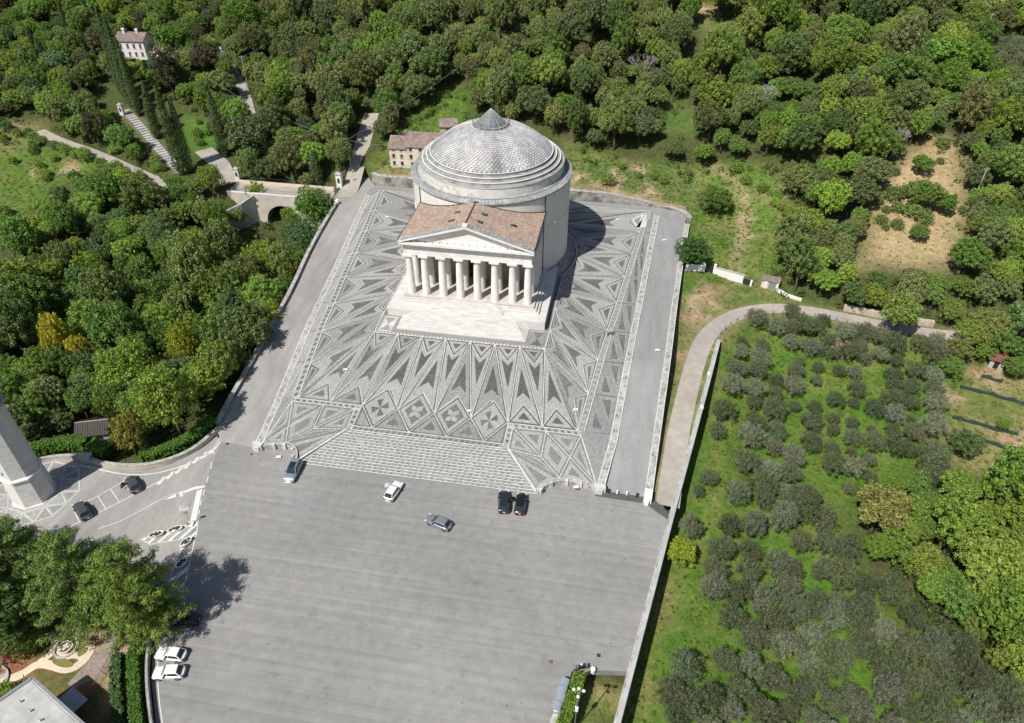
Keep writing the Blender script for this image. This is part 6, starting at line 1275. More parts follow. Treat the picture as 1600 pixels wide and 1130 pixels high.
# ---------------------------------------------------------------- poles, wires, fence, vine rows
def pole(x, y, hgt, label, lean=0.):
    z = h1(x, y); t = thing('utility_pole', label, 'pole', (x,y,z)); MB().tube((0,0,-.5),(lean,0,hgt),.16,8,r2=.11).build('mast', M['concrete'], t, local=True); MB().box(lean-.7,lean+.7,-.06,.06,hgt-.5,hgt-.38).build('crossarm', M['galv'], t, local=True)
    for q in (-.6,0,.6): MB().lathe([(.05,hgt-.38),(.07,hgt-.25),(.03,hgt-.15)], 8, (lean+q,0)).build('insulator', M['lamp_white'], t, local=True)
    return Vector((x+lean, y, z+hgt-.3))
T1 = pole(-96.4,99.4,10.5,'pale utility pole beside the uphill track near the villa'); T2 = pole(-48.9,62.6,8.0,'utility pole at the foot of the road behind the bridge shrine'); T3 = pole(-81.7,135.4,10.,'utility pole rising from the hillside wood at the top edge')
T4 = pole(116.4,56.5,9.,'pale pole beside the dry clearing on the right'); T5 = pole(134.1,129.7,9.,'pale pole above the far olive plot at the upper right')
def wire(a, b, sag_, label):
    m_ = MB(); n = 24; P = [a+(b-a)*(i/n)-Vector((0,0,sag_*4*(i/n)*(1-i/n))) for i in range(n+1)]
    for p, q in zip(P[:-1], P[1:]): m_.tube(p, q, .045, 4)
    tag(m_.build('overhead_wire', M['galv']), label, 'wire')
wire(T1, T3, 2.5, 'overhead wire from the villa pole up to the hillside pole'); wire(T2, Vector((-105,88,h1(-105,88)+11)), 2.5, 'overhead wire from the bridge pole to the cypress garden'); wire(T2, Vector((10,150,h1(10,150)+12)), 4., 'thin overhead wire climbing from the bridge pole over the farmhouse')
wire(T2, Vector((-36.5,62.5,10.0)), .4, 'short wire from the bridge pole to the farmhouse')
FN = thing('lane_fence', 'rustic post-and-wire fence along the lane above the olive grove', 'fence', (75,15,-4))
P = resample(FENCE, 2.3); tops = []
for x, y in P:
    z = h1(x, y); MB().tube((x,y,z-.3),(x,y,z+1.15),.06,6).build('post', M['bark_grey'], FN); tops.append(Vector((x,y,z+1.0)))
m_ = MB()
for a, b in zip(tops[:-1], tops[1:]): m_.tube(a, b, .02, 4); m_.tube(a-Vector((0,0,.5)), b-Vector((0,0,.5)), .02, 4)
m_.build('wires', M['galv'], FN, kind='stuff')
for k, pts in enumerate((VINES, VINES2, VINES3, VINES4)):
    t = thing('vine_row', ['vine row with dark netting, second terrace of the vine field', 'vine row with dark netting in the middle of the vine field', 'vine row with dark netting lowest in the vine field', 'vine row with dark netting below the field hut'][k], 'vine row', (pts[0][0],pts[0][1],h1(*pts[0])), 0, 'vine rows with netting')
    P = resample(pts, 1.2); m_ = MB()
    for i, (x, y) in enumerate(P):
        z = h1(x, y)
        if i % 3 == 0: MB().tube((x,y,z-.3),(x+.1,y,z+1.6),.05,5).build('stake', M['bark_grey'], t)
    m_.wall([(x, y+.15*math.sin(i*1.7)) for i, (x, y) in enumerate(P)], .5, lambda x, y: h1(x, y)+.05, lambda x, y: h1(x, y)+.55+.2*math.sin(x*2.1)); m_.build('netting', M['netting'], t)
for (x, y, lab) in ((48.9,-21.0,'white box on the grove wall halfway along the lane'),(50.6,-10.6,'pale bundle of things lying on the grove wall')):
    tag(MB().obox((x+.1,y,zt_g(x,y)+.01), .5, .45, .4, .3).obox((x+.15,y+.7,zt_g(x,y)+.01), .35, .3, .25, .8).build('wall_clutter', M['whitewash']), lab, 'box')
# ---------------------------------------------------------------- vegetation
LG = 2.3; LT = (1.0,1.03,.86)
def leaf_mesh(name, cl, per, size, aspect=.6, up=.25, shell=.55, mat=None, rs=0, droop=0., tonevar=.22):
    """leaf-sized faces spread through clumps cl = (x, y, z, r[, flatness])"""
    g = np.random.default_rng(rs); cl = np.array(cl, float); n = len(cl); N = n*per
    c = np.repeat(cl[:, :3], per, 0); r = np.repeat(cl[:, 3], per); fl = np.repeat(cl[:, 4], per) if cl.shape[1] > 4 else np.ones(N)
    d = g.normal(size=(N, 3)); d /= np.linalg.norm(d, axis=1)[:, None]; rad = r*(shell+(1-shell)*g.random(N)**.7)
    off = d*rad[:, None]; off[:, 2] *= fl; p = c+off; nrm = d+g.normal(size=(N, 3))*.55; nrm[:, 2] += up; nrm /= np.linalg.norm(nrm, axis=1)[:, None]
    t = np.cross(nrm, g.normal(size=(N, 3))); t /= np.linalg.norm(t, axis=1)[:, None]; t[:, 2] -= droop; b = np.cross(nrm, t)
    L = size*(.65+.7*g.random(N))[:, None]/2
    V = np.stack([p-t*L, p+b*L*aspect, p+t*L, p-b*L*aspect], 1).reshape(-1, 3)
    F = np.arange(4*N).reshape(-1, 4)
    me = bpy.data.meshes.new(name); me.vertices.add(4*N); me.vertices.foreach_set('co', V.ravel()); me.loops.add(4*N); me.loops.foreach_set('vertex_index', F.ravel()); me.polygons.add(N); me.polygons.foreach_set('loop_start', np.arange(0, 4*N, 4)); me.polygons.foreach_set('loop_total', np.full(N, 4)); me.update(calc_edges=True)
    ct = np.repeat(1+tonevar*(g.random(n)-.5)*1.2, per); tn = ct*(1-tonevar+2*tonevar*g.random(N)); yl = 1+.12*(g.random(N)-.4)
    col = np.stack([tn*yl, tn, tn*(.9+.2*g.random(N)), np.ones(N)], 1)
    a = me.attributes.new('tone', 'FLOAT_COLOR', 'FACE'); a.data.foreach_set('color', col.ravel()); me.materials.append(mat or M['leaf']); return me
def limb_mesh(name, segs, mat):
    m_ = MB()
    for p, q, r0, r1 in segs: m_.tube(p, q, r0, 6, 0, r1)
    me = m_.mesh(name, True); me.materials.append(mat); return me
def broadleaf(seed, n_lobes=8, Rr=4., zc=5.6, vert=.9, per=46, size=.46, kind='round'):
    rs = random.Random(seed); cl = []; segs = [((0,0,-1),(0,0,zc*.5),.30,.22)]; lobes = []
    for i in range(n_lobes):
        a = 2*math.pi*(i*.381966*1.0+rs.random()*.12); e = (i+.5)/n_lobes; el = math.asin(max(-.25, min(1, 1.15*e-.2)))
        rr = Rr*(.46+.30*rs.random()); lobes.append((rr*math.cos(el)*math.cos(a), rr*math.cos(el)*math.sin(a), zc+vert*rr*math.sin(el)*1.0, Rr*(.28+.20*rs.random())))
    lobes.append((0,0,zc+.1,Rr*.55))
    for lx, ly, lz, lr in lobes:
        segs.append(((0,0,zc*.5),(lx*.7,ly*.7,lz-.2),.14,.04))
        k = 13
        for j in range(k):
            z = 1-1.7*(j+.5)/k; q = math.sqrt(max(0,1-z*z)); a = j*2.4+rs.random()*.5; f = .82+.32*rs.random()
            cl.append((lx+lr*q*math.cos(a)*f, ly+lr*q*math.sin(a)*f, lz+lr*z*f*vert, lr*(.32+.22*rs.random())))
    return leaf_mesh('crown', cl, per, size, rs=seed, shell=.3, tonevar=.26), limb_mesh('trunk', segs, M['bark'])
PROTO = [broadleaf(s, n, 4., 5.4, v, p_, z_) for s, n, v, p_, z_ in ((1,10,.85,60,.40),(2,13,1.0,50,.38),(3,9,.75,62,.42),(4,7,1.25,70,.36),(5,14,.9,46,.34),(6,11,.8,56,.44),(7,9,1.45,64,.38),(8,16,1.1,44,.40))]
def olive(seed):
    rs = random.Random(seed); cl = []; segs = []; nl = 7
    for i in range(3): a = i*2.1+rs.random(); segs += [((.1*math.cos(a),.1*math.sin(a),-.5),(.5*math.cos(a),.5*math.sin(a),1.2),.17,.1), ((.5*math.cos(a),.5*math.sin(a),1.2),(.8*math.cos(a),.8*math.sin(a),1.9),.09,.03)]
    for i in range(nl):
        a = 2*math.pi*i/nl+rs.random()*.7; rr = 1.05+.35*rs.random() if i < nl-1 else .2; lz = 2.0+.7*rs.random()+(.5 if i == nl-1 else 0)
        for j in range(12):
            z = 1-1.6*(j+.5)/12; q = math.sqrt(max(0,1-z*z)); b = j*2.4+rs.random(); lr = .95; f = .8+.4*rs.random()
            cl.append((rr*math.cos(a)+lr*q*math.cos(b)*f, rr*math.sin(a)+lr*q*math.sin(b)*f, lz+lr*z*f*.9, .40+.16*rs.random()))
    return leaf_mesh('crown', cl, 72, .24, .32, .35, .3, rs=seed+50, tonevar=.34), limb_mesh('trunk', segs, M['bark_grey'])
OPROTO = [olive(s) for s in (1,2,3,4)]
def cypress(seed):
    rs = random.Random(seed); cl = []; n = 230
    for i in range(n):
        t = (i+.5)/n; z = .4+19.2*t; prof = (min(1, t*6+.35))*(1-t**2.2)**.75; r = 1.35*prof*(.72+.4*rs.random()); a = i*2.399+rs.random()*.6
        cl.append((r*.72*math.cos(a), r*.72*math.sin(a), z, .34+.36*prof, 2.2))
    return leaf_mesh('crown', cl, 30, .36, .35, .1, .25, M['needle'], seed+80, tonevar=.28), limb_mesh('trunk', [((0,0,-1),(0,0,18),.22,.04)], M['bark'])
CPROTO = [cypress(s) for s in (1,2)]
def cedar(seed, Rr=6., Ht=13.):
    rs = random.Random(seed); cl = []; segs = [((0,0,-1),(0,0,Ht*.95),.45,.06)]
    for i in range(54):
        t = (i+.5)/54; z = 2.5+(Ht-2.8)*t; L = Rr*(1-t)**.48*(.75+.35*rs.random())+.5; a = i*2.399+rs.random()*.5; nn = max(3, int(L*1.7)); segs.append(((0,0,z),(L*.85*math.cos(a),L*.85*math.sin(a),z+.25*L*.4),.09,.02))
        for k in range(nn):
            f = .22+.78*(k+.5)/nn; wob = (rs.random()-.5)*.45*L*f; zz = z+.22*L*f-.20*L*f*f+rs.random()*.3
            cl.append((L*f*math.cos(a)-wob*math.sin(a), L*f*math.sin(a)+wob*math.cos(a), zz, .62+.22*rs.random(), .42))
    return leaf_mesh('crown', cl, 58, .42, .22, .5, .15, M['needle'], seed+120, tonevar=.3), limb_mesh('trunk', segs, M['bark'])
DPROTO = [cedar(s) for s in (1,2)]
def bush(seed):
    rs = random.Random(seed); cl = []
    for j in range(26):
        z = 1-1.35*(j+.5)/26; q = math.sqrt(max(0,1-z*z)); a = j*2.4; f = .75+.4*rs.random(); cl.append((.85*q*math.cos(a)*f, .85*q*math.sin(a)*f, .85+.75*z*f, .30+.14*rs.random()))
    return leaf_mesh('foliage', cl, 34, .22, .6, .3, .3, rs=seed+160), limb_mesh('stem', [((0,0,-.3),(0,0,.8),.06,.03)], M['bark'])
BPROTO = [bush(s) for s in (1,2,3)]
def bare(seed):
    rs = random.Random(seed); segs = []
    def grow(p, d, L, r, k):
        q = p+d*L; segs.append((tuple(p), tuple(q), r, r*.65))
        if k:
            for _ in range(3): e = Vector((rs.gauss(0,.55), rs.gauss(0,.55), rs.gauss(.25,.3))); grow(q, (d+e).normalized(), L*.72, r*.6, k-1)
    grow(Vector((0,0,-.5)), Vector((0,0,1)), 2.6, .22, 5); return limb_mesh('branches', segs, material('dead_wood', (.36,.33,.31), .9, .1, 2.))
BAREPROTO = [bare(1), bare(2)]
def plant(name, label, cat, proto, x, y, sc, tint, group=None, rz=None, z=None, partnames=('crown','trunk'), dz=0.):
    t = thing(name, label, cat, (x, y, (h1(x, y) if z is None else z)+dz), random.random()*6.28 if rz is None else rz, group); t.scale = sc
    for nm, me in zip(partnames, proto):
        o = bpy.data.objects.new(nm, me); COL.objects.link(o); o.parent = t; o.color = (*[v*LG*k_ for v, k_ in zip(tint, LT)], 1.)
    return t
GREENS = [(.085,.130,.030),(.070,.115,.028),(.100,.145,.034),(.095,.118,.042),(.075,.100,.038),(.120,.155,.030),(.060,.100,.042),(.080,.122,.030)]
DULL = [(.092,.110,.045),(.082,.098,.042),(.105,.118,.048),(.075,.105,.038),(.092,.105,.045),(.100,.125,.040),(.070,.095,.045),(.108,.115,.050)]
BRIGHT = [(.105,.150,.030),(.090,.140,.028),(.120,.160,.034),(.080,.125,.034),(.110,.140,.036),(.075,.115,.030)]
def jitter(c, k=.12):
    f = 1+random.uniform(-k, k)*1.3; return tuple(max(.01, v*f*(1+random.uniform(-.06,.06))) for v in c)
ALLROADS = [(A, w) for A, rz, w in ROADS.values()]
def blocked(x, y, r):
    for A, w in ALLROADS:
        if ((A[:,0]-x)**2+(A[:,1]-y)**2).min() < (w/2+r)**2: return True
    for poly in PLATFORM:
        if float(pdist(poly, np.array([x]), np.array([y]))[0]) < r: return True
    return False
taken = []
def free(x, y, r, k=.8):
    for tx, ty, tr in taken:
        if (tx-x)**2+(ty-y)**2 < (k*(tr+r))**2: return False
    return True
# single trees first
def own_labels():
    """individual labels: size, tone and place inside the group"""
    gr = {}
    for o in scene.objects:
        if o.parent is None and o.get('category') in ('tree', 'olive tree', 'shrub') and o.get('group'): gr.setdefault((o['group'], o['label']), []).append(o)
    for (g_, lab), L_ in gr.items():
        if len(L_) < 4: continue
        n = len(L_); bx = sorted(L_, key=lambda o: o.location.x); q = max(2, min(5, int(round(math.sqrt(n/5)))))
        rank = {o.name: (i*q//n) for i, o in enumerate(bx)}; sz = sorted(o.scale.x for o in L_); side = {2: ['left','right'], 3: ['left','middle','right'], 4: ['far left','centre left','centre right','far right'], 5: ['far left','left','middle','right','far right']}[q]
        for c in range(q):
            col = sorted([o for o in bx if rank[o.name] == c], key=lambda o: o.location.y); m = len(col); ords = ['nearest','second nearest','third nearest','fourth nearest','fifth nearest','sixth nearest','seventh nearest','eighth nearest','ninth nearest','tenth nearest']
            for i, o in enumerate(col):
                k = o.children[0].color; s_ = 'small' if o.scale.x < sz[n//3] else 'large' if o.scale.x > sz[2*n//3] else 'medium-sized'
                core = g_.replace('trees', 'tree').replace('shrubs', 'shrub'); core = ('silvery ' if k[2]/k[1] > .56 else 'grey-green ' if 'olive' in core else 'yellowish ' if k[0]/k[1] > .85 else 'green ')+core
                place = ords[i] if i < 10 else ords[m-1-i].replace('nearest', 'farthest') if m-1-i < 10 else 'halfway back'
                place = place.replace('second farthest','second farthest') if place != 'farthest' else 'farthest'
                o['label'] = ('%s %s, %s in its %s part' % (s_, core, place, side[c]))
def put(x, y, r, tint, name='broadleaf_tree', label='', group=None, tall=1.0, proto=None):
    taken.append((x, y, r)); return plant(name, label, 'tree', proto or random.choice(PROTO), x, y, (r/4.3, r/4.3, r/4.3*tall), jitter(tint, .06), group)
x, y, r = SOLO[0]; put(x, y, r, (.040,.075,.022), label='round dark green tree overhanging the ramp parapet by the gate', tall=.8)
x, y, r = SOLO[1]; put(x, y, r, (.065,.100,.026), label='bushy green tree on the bank behind the back right corner of the square', tall=.75)
x, y, r = SOLO[2]; put(x, y, r*1.1, (.150,.185,.025), label='bright yellow-green round tree against the grove wall', tall=.9)
x, y, r = MAPLE[0]; put(x, y, r, (.130,.120,.030), label='yellowing tree between the two clipped hedges by the curved wall', tall=1.2)
for i, (x, y, hh, w_) in enumerate(CYPRESS):
    taken.append((x, y, 1.6))
    lab = ['tall cypress beside the white villa, leftmost of the close row','tallest cypress in front of the white villa','cypress at the left end of the villa row','cypress at the right end of the villa row beside the facade','broad cypress standing alone above the stair path','very tall double cypress between the stair path and the gravel drive','tall cypress beside the gravel drive at the lawn corner','slim cypress at the upper left edge of the wood','dark cypress at the far upper left','small dark cypress left of the villa path','slim young cypress left of the villa','ivy-clad cypress at the near end of the bridge'][i]
    plant('cypress', lab, 'cypress', CPROTO[i % 2], x, y, (w_/2/1.3*1.08, w_/2/1.3*1.08, hh/19.6), (.042,.062,.025) if i < 11 else (.045,.070,.028), 'cypresses around the villa')
for x, y, hh, lab in ((-133.4,88.0,23,'cypress squeezed between the tallest ones of the villa row'),(-137.6,94.6,22,'cypress behind the left end of the villa row'),(-126.4,81.6,19,'cypress at the foot of the villa row by the stair top'),(-117.5,76.0,15,'cypress left of the broad one above the stair path')):
    plant('cypress', lab, 'cypress', CPROTO[1], x, y, (1.05,1.05,hh/19.6), (.042,.062,.025), 'cypresses around the villa'); taken.append((x, y, 1.5))
x, y = -96.9, 57.0; plant('cypress', 'second stem of the tall cypress pair beside the gravel drive', 'cypress', CPROTO[1], x, y, (1.15,1.15,1.12), (.044,.064,.025), 'cypresses around the villa')
for i, (x, y, r) in enumerate(CEDARS):
    lab = ['big cedar in the middle of the lower left group','bright green cedar whose shadow falls on the car park','cedar at the left edge behind the tower apron','cedar overhanging the brick garden walk','dark cedar at the far left edge of the garden','small cedar above the stone ring bed','cedar tip nearest the parked white cars','cedar at the foot of the bell tower apron','young cedar beside the sandy garden path'][i]
    taken.append((x, y, r*.8)); plant('cedar', lab, 'cedar', DPROTO[i % 2], x, y, (r/6*1.08, r/6*1.08, r/6*(1.45 if i in (0,1) else 1.15)), [(.070,.105,.028),(.085,.120,.026),(.060,.090,.028),(.075,.110,.030),(.055,.085,.026),(.080,.11,.03),(.09,.125,.028),(.07,.1,.028),(.06,.09,.028)][i], 'cedars in the lower left garden')
for i, (x, y, r) in enumerate(G_BUSH): plant('bush', ['leafy bush beside the sandy garden path','clipped bush at the left edge by the round terrace'][i], 'bush', BPROTO[i], x, y, (r/1.1,)*3, (.09,.135,.026), None, partnames=('foliage','stem'))
for i, (x, y, r) in enumerate(OLIVES):
    up = y > -38; taken.append((x, y, r))
    sil = random.random()*(1 if up else .75); tint = (.112,.122,.092) if sil < .25 else (.078,.090,.056) if sil < .72 else (.064,.080,.046)
    plant('olive_tree', 'grey-green olive tree standing in the open upper grove' if up else 'grey-green olive tree in the dense lower grove', 'olive tree', random.choice(OPROTO), x, y, (r/2.3, r/2.3, r/2.1*random.uniform(.95,1.25)) if up else (r/2.62, r/2.62, r/1.75*random.uniform(.85,1.3)), jitter(tint if up else tuple(v*.92 for v in tint), .12), 'olive trees in the upper grove' if up else 'olive trees in the lower grove')
for i, (x, y, r) in enumerate(LOWER_RIGHT): put(x, y, r, (.125,.118,.045) if i == 0 else random.choice(BRIGHT[:3] if i in (4,5,6,8) else BRIGHT), label='leafy bright green tree in the wood at the lower right edge', group='trees of the lower right wood', tall=random.uniform(1.0,1.6))
for i, (x, y, r) in enumerate(BYSHED): put(x, y, r, (.115,.125,.04) if i in (0,3) else (.06,.08,.035) if i == 7 else random.choice(BRIGHT), label='broadleaf tree between the lane, the field hut and the vine field', group='trees by the vine field', tall=.9)
for i, (x, y, r) in enumerate(CLEARING):
    if r > 2.2: put(x, y, r, (.075,.115,.030), label='green tree standing in the dry brown clearing', group='trees in the dry clearing', tall=.8)
    else: plant('shrub', 'small green shrub on the dry brown clearing', 'shrub', random.choice(BPROTO), x, y, (max(r,.6)/1.0,)*3, jitter((.080,.110,.035)), 'shrubs in the dry clearing', partnames=('foliage','stem'))
def accent(x, y, r, tint, label, tall=1.1): put(x, y, r, tint, label=label, tall=tall)
for x, y, r, tint, lab in ((-84,-22,3.0,(.22,.21,.03),'bright yellow tree at the lower left of the ravine wood'),(-78,-24,2.4,(.21,.20,.03),'smaller yellow tree beside the bright yellow one'),(-56,-20.5,3.2,(.16,.18,.026),'yellow-green tree in the ravine wood above the clipped hedge'),(-50.5,20,2.0,(.17,.085,.04),'reddish-brown tree in the ravine below the bridge'),(-63,47.5,2.6,(.12,.16,.03),'light green tree growing in front of the bridge arch'),(-52.5,47,2.6,(.05,.078,.028),'dark ivy-clad tree at the right end of the bridge')):
    accent(x, y, r, tint, lab, 2.3 if 'yellow' in lab else 1.5)
for x, y, r in FAR_OLIVES: taken.append((x, y, r)); plant('olive_tree', 'small olive tree in the far plot at the upper right corner', 'olive tree', random.choice(OPROTO), x, y, (r/2.3,)*3, jitter((.10,.115,.07)), 'olive trees in the far plot')
# woods: trees found by dart throwing; the 300 that show largest are individuals, the far rest is one mass
CAMP = np.array(scene.camera.matrix_world.translation); found = []
OPEN = [Z_MEADOW_R, Z_GLADE, Z_BANK, NOT_LAWN, Z_CLEAR, Z_MEADOW_L, Z_LEFTPARK, Z_MEADOW_R2]
OPENLINES = [np.array(resample(p, 1.5)) for p in (ROAD_LEFT[:5], DRIVE, STAIRPATH, BACKROAD, UPTRACK[:3])]
def hides_clearing(x, y, r):
    """no tree stands on, or right in front of, ground that lies open"""
    z = h1(x, y); d = np.array([x, y])-CAMP[:2]; L = np.linalg.norm(d); d = d/L; reach = L/(CAMP[2]-z)
    for f in (0., .7, 1.5):
        q = np.array([x, y])+d*(f*r*reach*.92)
        for poly in OPEN:
            if float(pdist(poly, q[None,0], q[None,1])[0]) < .3*r: return True
        for A in OPENLINES:
            if ((A-q)**2).sum(1).min() < (1.2+.55*r)**2: return True
    return False
def wood(poly, label, group, tints, rmin, rmax, tall, tries=9000, holes=(), margin=1.6):
    xs = [p[0] for p in poly]; ys = [p[1] for p in poly]
    C = np.stack([rng.uniform(min(xs), max(xs), tries), rng.uniform(min(ys), max(ys), tries)], 1); C = C[inside(poly, C[:,0], C[:,1])]
    for x, y in C:
        r = rmin+(rmax-rmin)*random.random()**1.5
        if any(bool(inside(hp, np.array([x]), np.array([y]))[0]) for hp in holes) or not free(x, y, r, .64) or hides_clearing(x, y, r) or blocked(x, y, margin if y > -36 else 5.5): continue
        taken.append((x, y, r)); zz = h1(x, y)
        found.append((r/np.linalg.norm(CAMP-np.array([x, y, zz])), x, y, zz, r, r/4.3*tall(x, y, zz)*random.uniform(.9,1.25), jitter(random.choice(tints), .18), label, group, random.randrange(len(PROTO)), random.random()*6.28))
NOT_FRONT = [(-148,105),(-134,105),(-121,88),(-133,82)]
NOT_ARCH = [(-77,48),(-53,48),(-53,36),(-57,26),(-68,24),(-75,34)]
wood(WOOD_RAVINE, 'leafy green tree in the ravine wood left of the square', 'trees of the ravine wood', GREENS, 2.6, 6.4, lambda x, y, z: 1.0+max(0, -5-z)*.035, 9000, (NOT_ARCH, [(-67,-39),(-54,-39),(-50,-52),(-67,-52)]))
wood(WOOD_BACK, 'leafy tree in the hillside wood behind the temple', 'trees of the hillside wood', DULL+GREENS[:4], 2.6, 6.2, lambda x, y, z: 1.1, 16000)
wood(WOOD_RIGHT, 'leafy tree in the wood above the lane on the right', 'trees of the right-hand wood', BRIGHT+DULL[:4], 2.6, 6.2, lambda x, y, z: 1.0, 16000, (NOT_CLEARING, NOT_GLADE))
wood(WOOD_VILLA, 'leafy tree in the park wood around the villa', 'trees of the villa park', GREENS+[(.055,.050,.030)], 2.4, 5.2, lambda x, y, z: 1.0, 9000, (NOT_LAWN, NOT_VILLA, NOT_FRONT), 1.2)
found.sort(key=lambda q: -q[0]); NEAR = 235
for q in found[:NEAR]:
    ux_ = random.uniform(.82,1.18); t = plant('broadleaf_tree', q[7], 'tree', PROTO[q[9]], q[1], q[2], (q[4]/4.3*ux_, q[4]/4.3/ux_, q[5]*random.uniform(.85,1.2)), q[6], q[8], q[10], q[3])
    t.rotation_euler = (random.uniform(-.1,.1), random.uniform(-.1,.1), q[10])
def far_wood(items):
    m = leaf_material('far_leaf', .25); N = m.node_tree.nodes; L = m.node_tree.links
    at = N.new('ShaderNodeAttribute'); at.attribute_type = 'INSTANCER'; at.attribute_name = 'tint'
    mx = [n for n in N if n.bl_idname == 'ShaderNodeMix'][0]; L.new(at.outputs['Color'], mx.inputs[6])
    me = bpy.data.meshes.new('far_wood'); me.from_pydata([(q[1], q[2], q[3]) for q in items], [], [])
    for nm, ty, vals in (('tint', 'FLOAT_COLOR', [c for q in items for c in (*[v*LG*k_ for v, k_ in zip(q[6], LT)], 1.)]), ('size', 'FLOAT_VECTOR', [c for q in items for c in (q[4]/4.3, q[4]/4.3, q[5])]), ('turn', 'FLOAT_VECTOR', [c for q in items for c in (0, 0, q[10])]), ('kind_index', 'INT', [q[9] for q in items])):
        a = me.attributes.new(nm, ty, 'POINT'); a.data.foreach_set('color' if ty == 'FLOAT_COLOR' else 'vector' if ty == 'FLOAT_VECTOR' else 'value', vals)
    o = bpy.data.objects.new('far_wood', me); COL.objects.link(o)
    ng = bpy.data.node_groups.new('far_wood', 'GeometryNodeTree'); ng.interface.new_socket('Geometry', in_out='INPUT', socket_type='NodeSocketGeometry'); ng.interface.new_socket('Geometry', in_out='OUTPUT', socket_type='NodeSocketGeometry')
    gi = ng.nodes.new('NodeGroupInput'); go = ng.nodes.new('NodeGroupOutput'); jn = ng.nodes.new('GeometryNodeJoinGeometry'); lk = ng.links.new
    protos = bpy.data.collections.new('far_wood_shapes')
    for k, (cr, tr) in enumerate(PROTO):
        cm = cr.copy(); cm.materials.clear(); cm.materials.append(m); cm.materials.append(M['bark'])
        bm = bmesh.new(); bm.from_mesh(cm); n0 = len(bm.faces); bm.from_mesh(tr); bm.faces.ensure_lookup_table()
        for f in bm.faces[n0:]: f.material_index = 1
        bm.to_mesh(cm); bm.free(); po = bpy.data.objects.new('far_tree_shape', cm); protos.objects.link(po)
        oi = ng.nodes.new('GeometryNodeObjectInfo'); oi.inputs['Object'].default_value = po
        inst = ng.nodes.new('GeometryNodeInstanceOnPoints'); lk(gi.outputs[0], inst.inputs['Points']); lk(oi.outputs['Geometry'], inst.inputs['Instance'])
        ki = ng.nodes.new('GeometryNodeInputNamedAttribute'); ki.data_type = 'INT'; ki.inputs['Name'].default_value = 'kind_index'
        cmp_ = ng.nodes.new('FunctionNodeCompare'); cmp_.data_type = 'INT'; cmp_.operation = 'EQUAL'; cmp_.inputs[3].default_value = k; lk(ki.outputs[0], cmp_.inputs[2]); lk(cmp_.outputs[0], inst.inputs['Selection'])
        sz = ng.nodes.new('GeometryNodeInputNamedAttribute'); sz.data_type = 'FLOAT_VECTOR'; sz.inputs['Name'].default_value = 'size'; lk(sz.outputs[0], inst.inputs['Scale'])
        tn = ng.nodes.new('GeometryNodeInputNamedAttribute'); tn.data_type = 'FLOAT_VECTOR'; tn.inputs['Name'].default_value = 'turn'; e2 = ng.nodes.new('FunctionNodeEulerToRotation'); lk(tn.outputs[0], e2.inputs[0]); lk(e2.outputs[0], inst.inputs['Rotation'])
        lk(inst.outputs[0], jn.inputs[0])
    lk(jn.outputs[0], go.inputs[0]); md = o.modifiers.new('trees', 'NODES'); md.node_group = ng
    o['kind'] = 'stuff'; o['label'] = 'far trees of the wooded hillside that merge into one mass'; o['category'] = 'wood'; return o
far_wood(found[NEAR:]); print('WOODS', len(found))
for (x, y, z_, lab) in ((32,104,0,'grey leafless tree in the wood behind the dome'),(97.5,70.5,1,'grey leafless tree at the top of the dry clearing'),(66,92,0,'grey half-bare tree above the meadow track')):
    t = thing('dead_tree', lab, 'tree', (x,y,h1(x,y)), random.random()*6); t.scale = (1.25,1.25,1.5); o = bpy.data.objects.new('branches', BAREPROTO[z_]); COL.objects.link(o); o.parent = t
# far olive plot at the upper right corner
# undergrowth below the trees and along edges: nobody could count it
und = []
for poly, n, holes in (([(76,-30),(105,-26),(104,-62),(92,-66),(80,-50)], 260, ()), (WOOD_RAVINE, 900, ()), (WOOD_BACK, 1200, ()), (WOOD_RIGHT, 1300, (NOT_CLEARING, NOT_GLADE)), (WOOD_VILLA, 800, (NOT_LAWN, NOT_VILLA))):
    xs = [p[0] for p in poly]; ys = [p[1] for p in poly]; C = np.stack([rng.uniform(min(xs), max(xs), n*4), rng.uniform(min(ys), max(ys), n*4)], 1); ok = inside(poly, C[:,0], C[:,1])
    for hp in holes: ok &= ~inside(hp, C[:,0], C[:,1])
    for A, w in ALLROADS: ok &= (((C[:,None,0]-A[None,:,0])**2+(C[:,None,1]-A[None,:,1])**2).min(1) > (w/2+1.3)**2)
    for pp in PLATFORM: ok &= pdist(pp, C[:,0], C[:,1]) > 1.6
    C = C[ok][:n]; Z = h(C[:,0], C[:,1]); und += [(a, b, c+.5, random.uniform(.8,1.7), .75) for (a, b), c in zip(C, Z)]
me = leaf_mesh('undergrowth', und, 34, .55, .6, .4, .3, rs=900, tonevar=.35); o = bpy.data.objects.new('undergrowth', me); COL.objects.link(o); o.color = (.085,.125,.034,1); o['kind'] = 'stuff'; o['label'] = 'tangled green undergrowth on the floor of the woods'; o['category'] = 'undergrowth'
